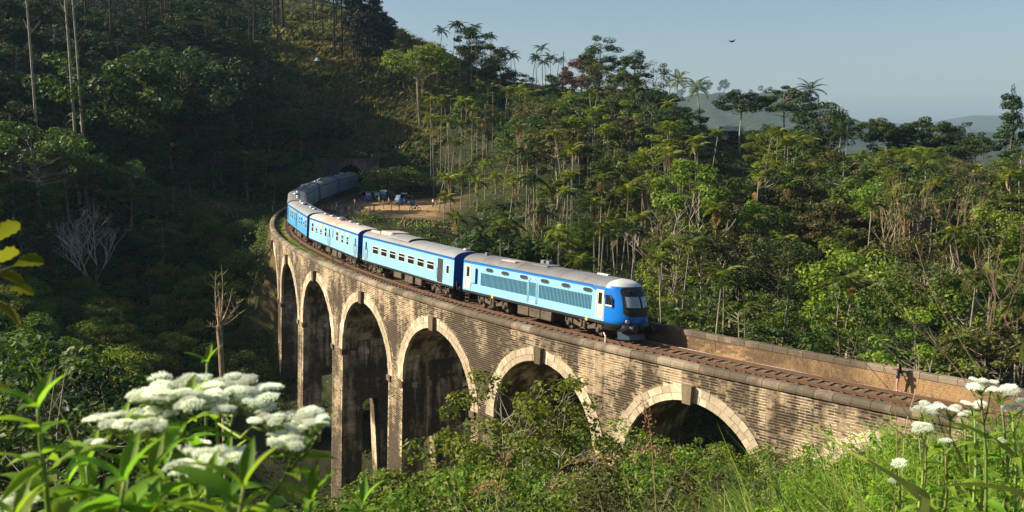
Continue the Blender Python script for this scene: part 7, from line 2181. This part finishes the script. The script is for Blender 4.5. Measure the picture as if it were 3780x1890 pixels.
def motorbike(X, Y, rz):
    y = (CAM_H + .38) * FPX / (Y - 459); x = at(X, y); e = empty('motorcycle', (x, y, -.38), math.radians(rz)); tag(e, 'dark motorcycle on its stand at the edge of the sandy clearing', 'motorcycle')
    for wx in (-.65, .65):
        m = MB(); pts_ = [(wx + .27 * math.cos(t), 0, .31 + .27 * math.sin(t)) for t in np.linspace(0, 2 * pi, 19)]; m.tube(pts_, .045, 6, caps=False); w_ = m.build('wheel', M['rubber'], e)
        m = MB()
        for t in np.linspace(0, pi, 5)[:-1]: m.tube([(wx - .25 * math.cos(t), 0, .31 - .25 * math.sin(t)), (wx + .25 * math.cos(t), 0, .31 + .25 * math.sin(t))], .008, 3)
        m.build('rim', M['metal'], w_)
    m = MB(); m.tube([(.65, .07, .31), (.45, .07, .85), (.38, .05, 1.0)], .025, 5); m.tube([(.65, -.07, .31), (.45, -.07, .85), (.38, -.05, 1.0)], .025, 5); m.tube([(-.65, 0, .31), (0, 0, .35), (.42, 0, .8), (-.1, 0, .78), (-.65, 0, .7)], .03, 5); m.build('frame', M['black'], e)
    m = MB(); m.tube([(.35, -.36, 1.04), (.38, -.1, 1.0), (.38, .1, 1.0), (.35, .36, 1.04)], .018, 5); m.build('handlebar', M['metal'], e)
    m = MB(); m.lathe([(.02, -.25), (.12, -.2), (.16, 0), (.14, .2), (.05, .27)], 10, (.12, 0, .84), 'x'); m.v = [(vx, vy, vz) for vx, vy, vz in m.v]; o = m.build('fuel_tank', M['blue'], e, True); o.location = (.12, 0, 0)
    m = MB(); m.box(-.65, -.02, -.12, .12, .74, .84, bev=.04); m.build('seat', M['black'], e)
    m = MB(); m.box(-.15, .2, -.14, .14, .3, .6, bev=.04); m.lathe([(.03, -.5), (.05, .1)], 8, (0, .14, .3), 'x'); m.build('engine', M['grime'], e)
motorbike(1530, 778, 8)
st = empty('market_stall', ray(1519, 727, 197)); st.location.z = -.3; tag(st, 'roadside stall with a red roof, hung with fruit, at the back of the clearing', 'stall')
m = MB(); m.prism([(-1.5, 2.25), (1.5, 2.45), (1.5, 2.5), (-1.5, 2.32)], 'y', -2.6, 2.6); m.T = Matrix(); st.rotation_euler = (0, 0, -1.45); m.build('roof', M['red'], st)
m = MB()
for px_ in (-1.35, 1.35):
    for py_ in (-2.4, 2.4): m.tube([(px_, py_, 0), (px_, py_, 2.3)], .05, 5)
m.build('posts', M['bark_brown'], st)
m = MB(); m.box(.3, 1.3, -2.3, 2.3, .75, .85, bev=.02); m.box(.4, 1.25, -2.2, 2.2, 0, .75); m.build('counter', M['bark_brown'], st)
m = MB(); m.box(-1.2, -1.1, -2.3, 2.3, .3, 2.2); m.build('back_panel', M['canvas'], st)
for k in range(14):
    m = MB(); m.lathe([(0, -.13), (.1, -.1), (.14, 0), (.1, .1), (0, .14)], 8); o = m.build('coconut', M[('leaf_lime', 'orange', 'cloth_green')[k % 3]], None, True)
    o.location = st.matrix_world @ Vector((0, 0, 0)) if False else (Matrix.Translation(st.location) @ Matrix.Rotation(-1.45, 4, 'Z')) @ Vector((.8 + .2 * (k % 2), -2.1 + .32 * k, .98)); tag(o, ('green', 'orange', 'dark green')[k % 3] + ' round fruit on the stall counter, number %s along the row' % ('one two three four five six seven eight nine ten eleven twelve thirteen fourteen'.split()[k]), 'fruit', 'fruit on the stall counter')
rc = empty('red_cart', ray(1490, 724, 192)); rc.location.z = -.35; tag(rc, 'low red cart with a pale top between the three-wheelers and the stall', 'cart')
m = MB(); m.box(-1.1, 1.1, -.6, .6, .45, .95, bev=.08); m.build('box', M['red'], rc); m = MB(); m.box(-.5, .7, -.55, .55, .95, 1.3, bev=.1); m.build('hood', M['canvas_w'], rc)
for wx in (-.7, .7):
    for wy in (-.6, .6): w_ = link('wheel', TWH, rc); w_.location = (wx, wy, .22)
bn = empty('bench', ray(1600, 776, 163)); bn.location.z = -.38; tag(bn, 'low rough bench of pale planks at the right edge of the clearing', 'bench')
m = MB(); m.box(-1.2, 1.2, -.25, .25, .4, .47, bev=.01); m.build('seat', M['dead'], bn)
for sx in (-.9, .9): m = MB(); m.box(sx - .08, sx + .08, -.2, .2, 0, .4); m.build('leg', M['dead'], bn)
# rubble bank below the clearing
n = 240; x = rng.uniform(-17, -9, n); y = rng.uniform(148, 153, n); z = ground(x, y); r_ = rng.uniform(.1, .32, n)
Vs = np.stack([x, y, z], 1)[:, None] + oct_[None] * r_[:, None, None] * rng.uniform(.6, 1.3, (n, 5, 1))
Fs = (np.arange(n)[:, None, None] * 5 + np.array([(0, 1, 4), (1, 2, 4), (2, 3, 4), (3, 0, 4)])[None]).reshape(-1, 3)
tag(link('rubble', npmesh('rubble', Vs.reshape(-1, 3), Fs), None, [M['ballast']]), 'heap of pale rubble on the bank below the motorcycle', None, None, 'stuff')

# ============================================================ HOUSES, MAST, BIRD
def house(X, Y, y, w_, d_, h_, rz, wallm, roofm, label, rh=1.2, door=None, nwin=3, floors=1):
    for y in np.arange(95, 260, 1.0):
        p = ray(X, Y, y); g = g1(p[0], y)
        if g > p[2] - .8: break
    x = p[0]; z = g; e = empty('house', (x, y, g - .6), math.radians(rz)); tag(e, label, 'house'); H_ = h_ + .6; b0 = .6
    m = MB(); m.box(-w_ / 2, w_ / 2, -d_ / 2, d_ / 2, 0, H_); m.build('wall', M[wallm], e)
    m = MB(); o_ = .5
    m.prism([(-d_ / 2 - o_, H_ - .05), (0, H_ + rh), (d_ / 2 + o_, H_ - .05), (d_ / 2 + o_, H_ + .05), (0, H_ + rh + .1), (-d_ / 2 - o_, H_ + .05)], 'x', -w_ / 2 - o_, w_ / 2 + o_); m.build('roof', M[roofm], e)
    for k in range(nwin):
        xx = -w_ / 2 + w_ * (k + .5) / nwin
        m = MB(); m.box(xx - .45, xx + .45, -d_ / 2 - .05, -d_ / 2 + .02, b0 + 1.0, b0 + 2.1); o = m.build('window', M['frame_w'] if door != k else M['teal'], e)
        m = MB(); m.box(xx - .36, xx + .36, -d_ / 2 - .07, -d_ / 2 - .03, b0 + 1.08, b0 + 2.02); m.build('pane', M['glass'] if door != k else M['teal'], o)
    return e
house(2700, 505, 222, 4.6, 4, 2.2, -12, 'plaster', 'tin', 'grey roofed house high on the slope, right of the pale roofed one', 1.0)
house(2585, 545, 205, 5.5, 5, 2.2, 8, 'plaster', 'roof_white', 'house with a bright pale tin roof half hidden by trees high on the slope', 1.3)
house(3160, 612, 176, 4.2, 3.5, 1.8, -20, 'bark_brown', 'tile', 'small hut with a dark red tiled roof in the right hand hillside', .9, nwin=2)
house(2805, 1000, 120, 4.2, 3.4, 1.6, 0, 'orange', 'tin', 'low orange hut with a turquoise door deep in the trees right of the locomotive', .5, door=1, nwin=2)
house(3380, 830, 128, 3.4, 3.0, 1.6, 10, 'orange', 'tin', 'little hut with orange walls behind the bare trees on the right slope', .6, nwin=2)
house(3055, 553, 200, 2.6, 2.4, 1.2, 0, 'plaster', 'cloth_denim' if False else 'tin', 'tiny grey shelter under the palms near the right skyline', .4, nwin=1)
p = ray(2078, 285, 262); e = empty('mast', (p[0], 262, g1(p[0], 262))); tag(e, 'thin bare pole standing up alone on the forest skyline', 'pole')
m = MB(); zt = hz(195, 262) - e.location.z; m.tube([(0, 0, 0), (.05, 0, zt * .8), (.05, 0, zt)], [.14, .11, .07], 6); m.build('shaft', M['bark_brown'], e); m = MB(); m.tube([(.05, 0, zt * .93), (.5, 0, zt * .97)], .05, 4); m.build('stub', M['bark_brown'], e)
p = ray(1172, 316, 255); g_ = g1(p[0], 255); e = empty('white_canopy', (p[0], 255, g_)); tag(e, 'small white pointed canopy alone on the dark grassy hill', 'canopy')
m = MB(); m.lathe([(.85, 2.2), (.4, 2.75), (.02, 3.1), (0, 3.1)], 10); m.build('cover', M['cloth_white'], e); m = MB(); m.tube([(0, 0, 0), (0, 0, 2.4)], .04, 5); m.build('pole', M['bark_brown'], e)
p = ray(2702, 153, 90); e = empty('bird', p, .5); tag(e, 'small dark bird flying alone in the clear sky', 'bird')
m = MB(); m.lathe([(.01, -.3), (.05, -.2), (.085, 0), (.05, .16), (.03, .25), (.0, .3)], 8, (0, 0, 0), 'x'); m.build('body', M['black'], e, True)
for sd in (-1, 1): m = MB(); m.prism([(-.12, 0), (.1, 0), (.06, sd * .35), (-.04, sd * .62), (-.10, sd * .35)], 'z', -.008, .008); o = m.build('wing', M['black'], e); o.rotation_euler = (sd * .25, 0, 0)
# trees on the far ridges, seen as single crowns
for X, Y, y, h in ((2595, 285, D1, 24), (2640, 292, D1, 10), (2665, 292, D1, 24), (2480, 290, D1, 14), (2500, 285, D1, 16), (2530, 290, D1, 12), (2560, 295, D1, 10), (2760, 322, D1, 10), (2790, 325, D1, 12), (2820, 322, D1, 10)):
    tm, cm = TREES['round'][int(rng.integers(5))]; h *= 2.2
    RX, RZ, RY = RIDGE[round(D1)]
    cols_ = np.abs(1890 + FPX * RX / RY - X) < 14
    i_ = int(np.argmax(np.where(cols_, (RZ - CAM_H) / RY, -9))); x, y = float(RX.ravel()[i_]), float(RY.ravel()[i_]); zt = float(RZ.ravel()[i_]) - h * .06 + h; e = empty('distant_tree', (x, y, zt - h)); s_ = h / 12.; e.scale = (s_, s_, s_)
    a = link('trunk', tm, e); over(a, [M['bark_brown']]); b = link('crown', cm, e); over(b, [M['leaf_dark']]); used_trees.append((e, 'distant', '', None, zt - h * .3))

# ============================================================ LABELS OF THE TREES
for o in COL.objects:
    pass
REG = []
def region(X, Y, y):
    if X > 3600: r = 'at the right edge'
    elif X > 3250: r = 'on the slope behind the woman'
    elif X > 2850: r = 'right of the locomotive'
    elif X > 2380: r = 'above the locomotive nose'
    elif X > 2050: r = 'above the locomotive roof'
    elif X > 1720: r = 'above the first coach'
    elif X > 1480: r = 'beside the sandy clearing'
    elif X > 1000: r = 'on the hill over the tunnel'
    elif X > 600: r = 'left of the tunnel'
    elif X > 250: r = 'in the upper left wood'
    else: r = 'at the far left edge'
    return r
DESC = {'round': 'rounded', 'tall': 'tall full', 'umbrella': 'layered flat-topped', 'airy': 'sparse open', 'feathery': 'feathery drooping', 'column': 'columnar', 'bushy': 'low bushy', 'pine': 'straight dark', 'near_shrub': 'dense leafy', 'near_tree': 'slender open', 'gum': 'very tall pale-trunked', 'distant': 'hazy'}
LM = {'leaf_near': 'bright green', 'leaf_dark': 'dark green', 'leaf_mid': 'green', 'leaf_lime': 'light green', 'leaf_olive': 'olive brown', 'leaf_rust': 'rust red', 'leaf_pine': 'blackish', 'frond': 'green', 'frond_y': 'yellow-green', 'frond_d': 'dark', '': 'tall'}
ORD = ['first', 'second', 'third', 'fourth', 'fifth', 'sixth', 'seventh', 'eighth', 'ninth', 'tenth', 'eleventh', 'twelfth', 'thirteenth', 'fourteenth', 'fifteenth', 'sixteenth', 'seventeenth', 'eighteenth', 'nineteenth', 'twentieth', 'twenty-first', 'twenty-second', 'twenty-third', 'twenty-fourth', 'twenty-fifth', 'twenty-sixth', 'twenty-seventh', 'twenty-eighth', 'twenty-ninth', 'thirtieth']
bins = {}
for e, kind, mt, desc, zc_ in used_trees:
    X, Y = pix(e.location.x, e.location.y, zc_); X, Y = float(X), float(Y)
    if kind in ('near_shrub', 'near_tree'):
        reg = 'at the lower left edge' if X < 700 else 'at the bottom centre' if X < 2000 else 'below the viaduct at the right'
    elif kind == 'pine': reg = 'in the upper left corner' if X < 700 else 'above the dark slope' if X < 1150 else 'at the crest above the tunnel'
    elif kind == 'distant': reg = 'on the far blue ridge'
    else: reg = region(X, Y, e.location.y)
    if kind not in ('near_shrub', 'near_tree', 'pine', 'distant'):
        lv = ', on the skyline' if Y < (330 if X < 2500 else 470) else ', low' if Y > 720 else ', midway up'
        reg += lv
    head = {'areca': LM.get(mt, '') + ' slim palm', 'coconut': LM.get(mt, '') + ' coconut palm', 'pine': 'pine', 'distant': 'hazy tree', 'gum': 'tall pale-trunked gum tree'}.get(kind) or (LM.get(mt, 'green') + ' ' + DESC[kind] + (' shrub' if kind in ('bushy', 'near_shrub') else ' tree'))
    catg = 'palm' if kind in ('areca', 'coconut') else 'shrub' if kind in ('bushy', 'near_shrub') else 'tree'
    grp = {'palm': 'palms of the wooded slope', 'shrub': 'shrubs around the viaduct', 'tree': 'trees of the wooded slopes'}[catg]
    if kind == 'pine': grp = 'pines of the upper left wood'
    if kind == 'distant': grp = 'trees on the far ridge'
    if desc: tag(e, desc + ' ' + reg.split(',')[0], catg, grp); continue
    bins.setdefault((head, reg), []).append((X, e, catg, grp))
for (head, reg), L in bins.items():
    L.sort(key=lambda t: t[0]); n = len(L)
    for i, (X, e, catg, grp) in enumerate(L):
        if n == 1: lb = head + ' ' + reg
        else:
            q = (ORD[i] if i < 30 else '') + ' from left'
            if i >= 30: q = ORD[n - 1 - i] + ' from right' if n - 1 - i < 30 else ORD[min(29, i - 30)] + ' of the middle'
            lb = head + ' ' + reg + ', ' + q
        tag(e, lb, catg, grp)
wl = [o for o in COL.objects if o.get('group') == WG]
wl.sort(key=lambda o: float(pix(o.location.x, o.location.y, o.location.z + .5)[0]))
wl2 = sorted(wl, key=lambda o: o.location.y)
for bi, nm in enumerate(('nearest row', 'second row', 'third row', 'fourth row', 'farthest row')):
    q = wl2[bi * len(wl2) // 5:(bi + 1) * len(wl2) // 5]
    q.sort(key=lambda o: float(pix(o.location.x, o.location.y, o.location.z + .5)[0]))
    for i, o in enumerate(q): o['label'] = 'bright green leafy weed on the lower right bank, ' + nm + ', ' + ORD[i] + ' from left'
for o in COL.objects:
    lb = o.get('label')
    if lb and len(lb.split()) > 16: o['label'] = lb.replace(', on the skyline', '').replace(', midway up', '')

# ============================================================ HAZE
m = bpy.data.materials.new('haze'); m.use_nodes = True; t = m.node_tree; t.nodes.clear()
out_ = t.nodes.new('ShaderNodeOutputMaterial'); pv_ = t.nodes.new('ShaderNodeVolumePrincipled')
pv_.inputs['Color'].default_value = (0.50, 0.74, 1.0, 1); pv_.inputs['Density'].default_value = HAZE_D; pv_.inputs['Anisotropy'].default_value = 0.2
t.links.new(pv_.outputs[0], out_.inputs['Volume'])
hb = MB(); hb.box(-9400, 9400, -9400, 9400, -64, 320); hz_o = hb.build('haze', m); tag(hz_o, 'thin blue morning haze in the valley air', None, None, 'stuff')
hz_o.data.materials.clear(); hz_o.data.materials.append(m)
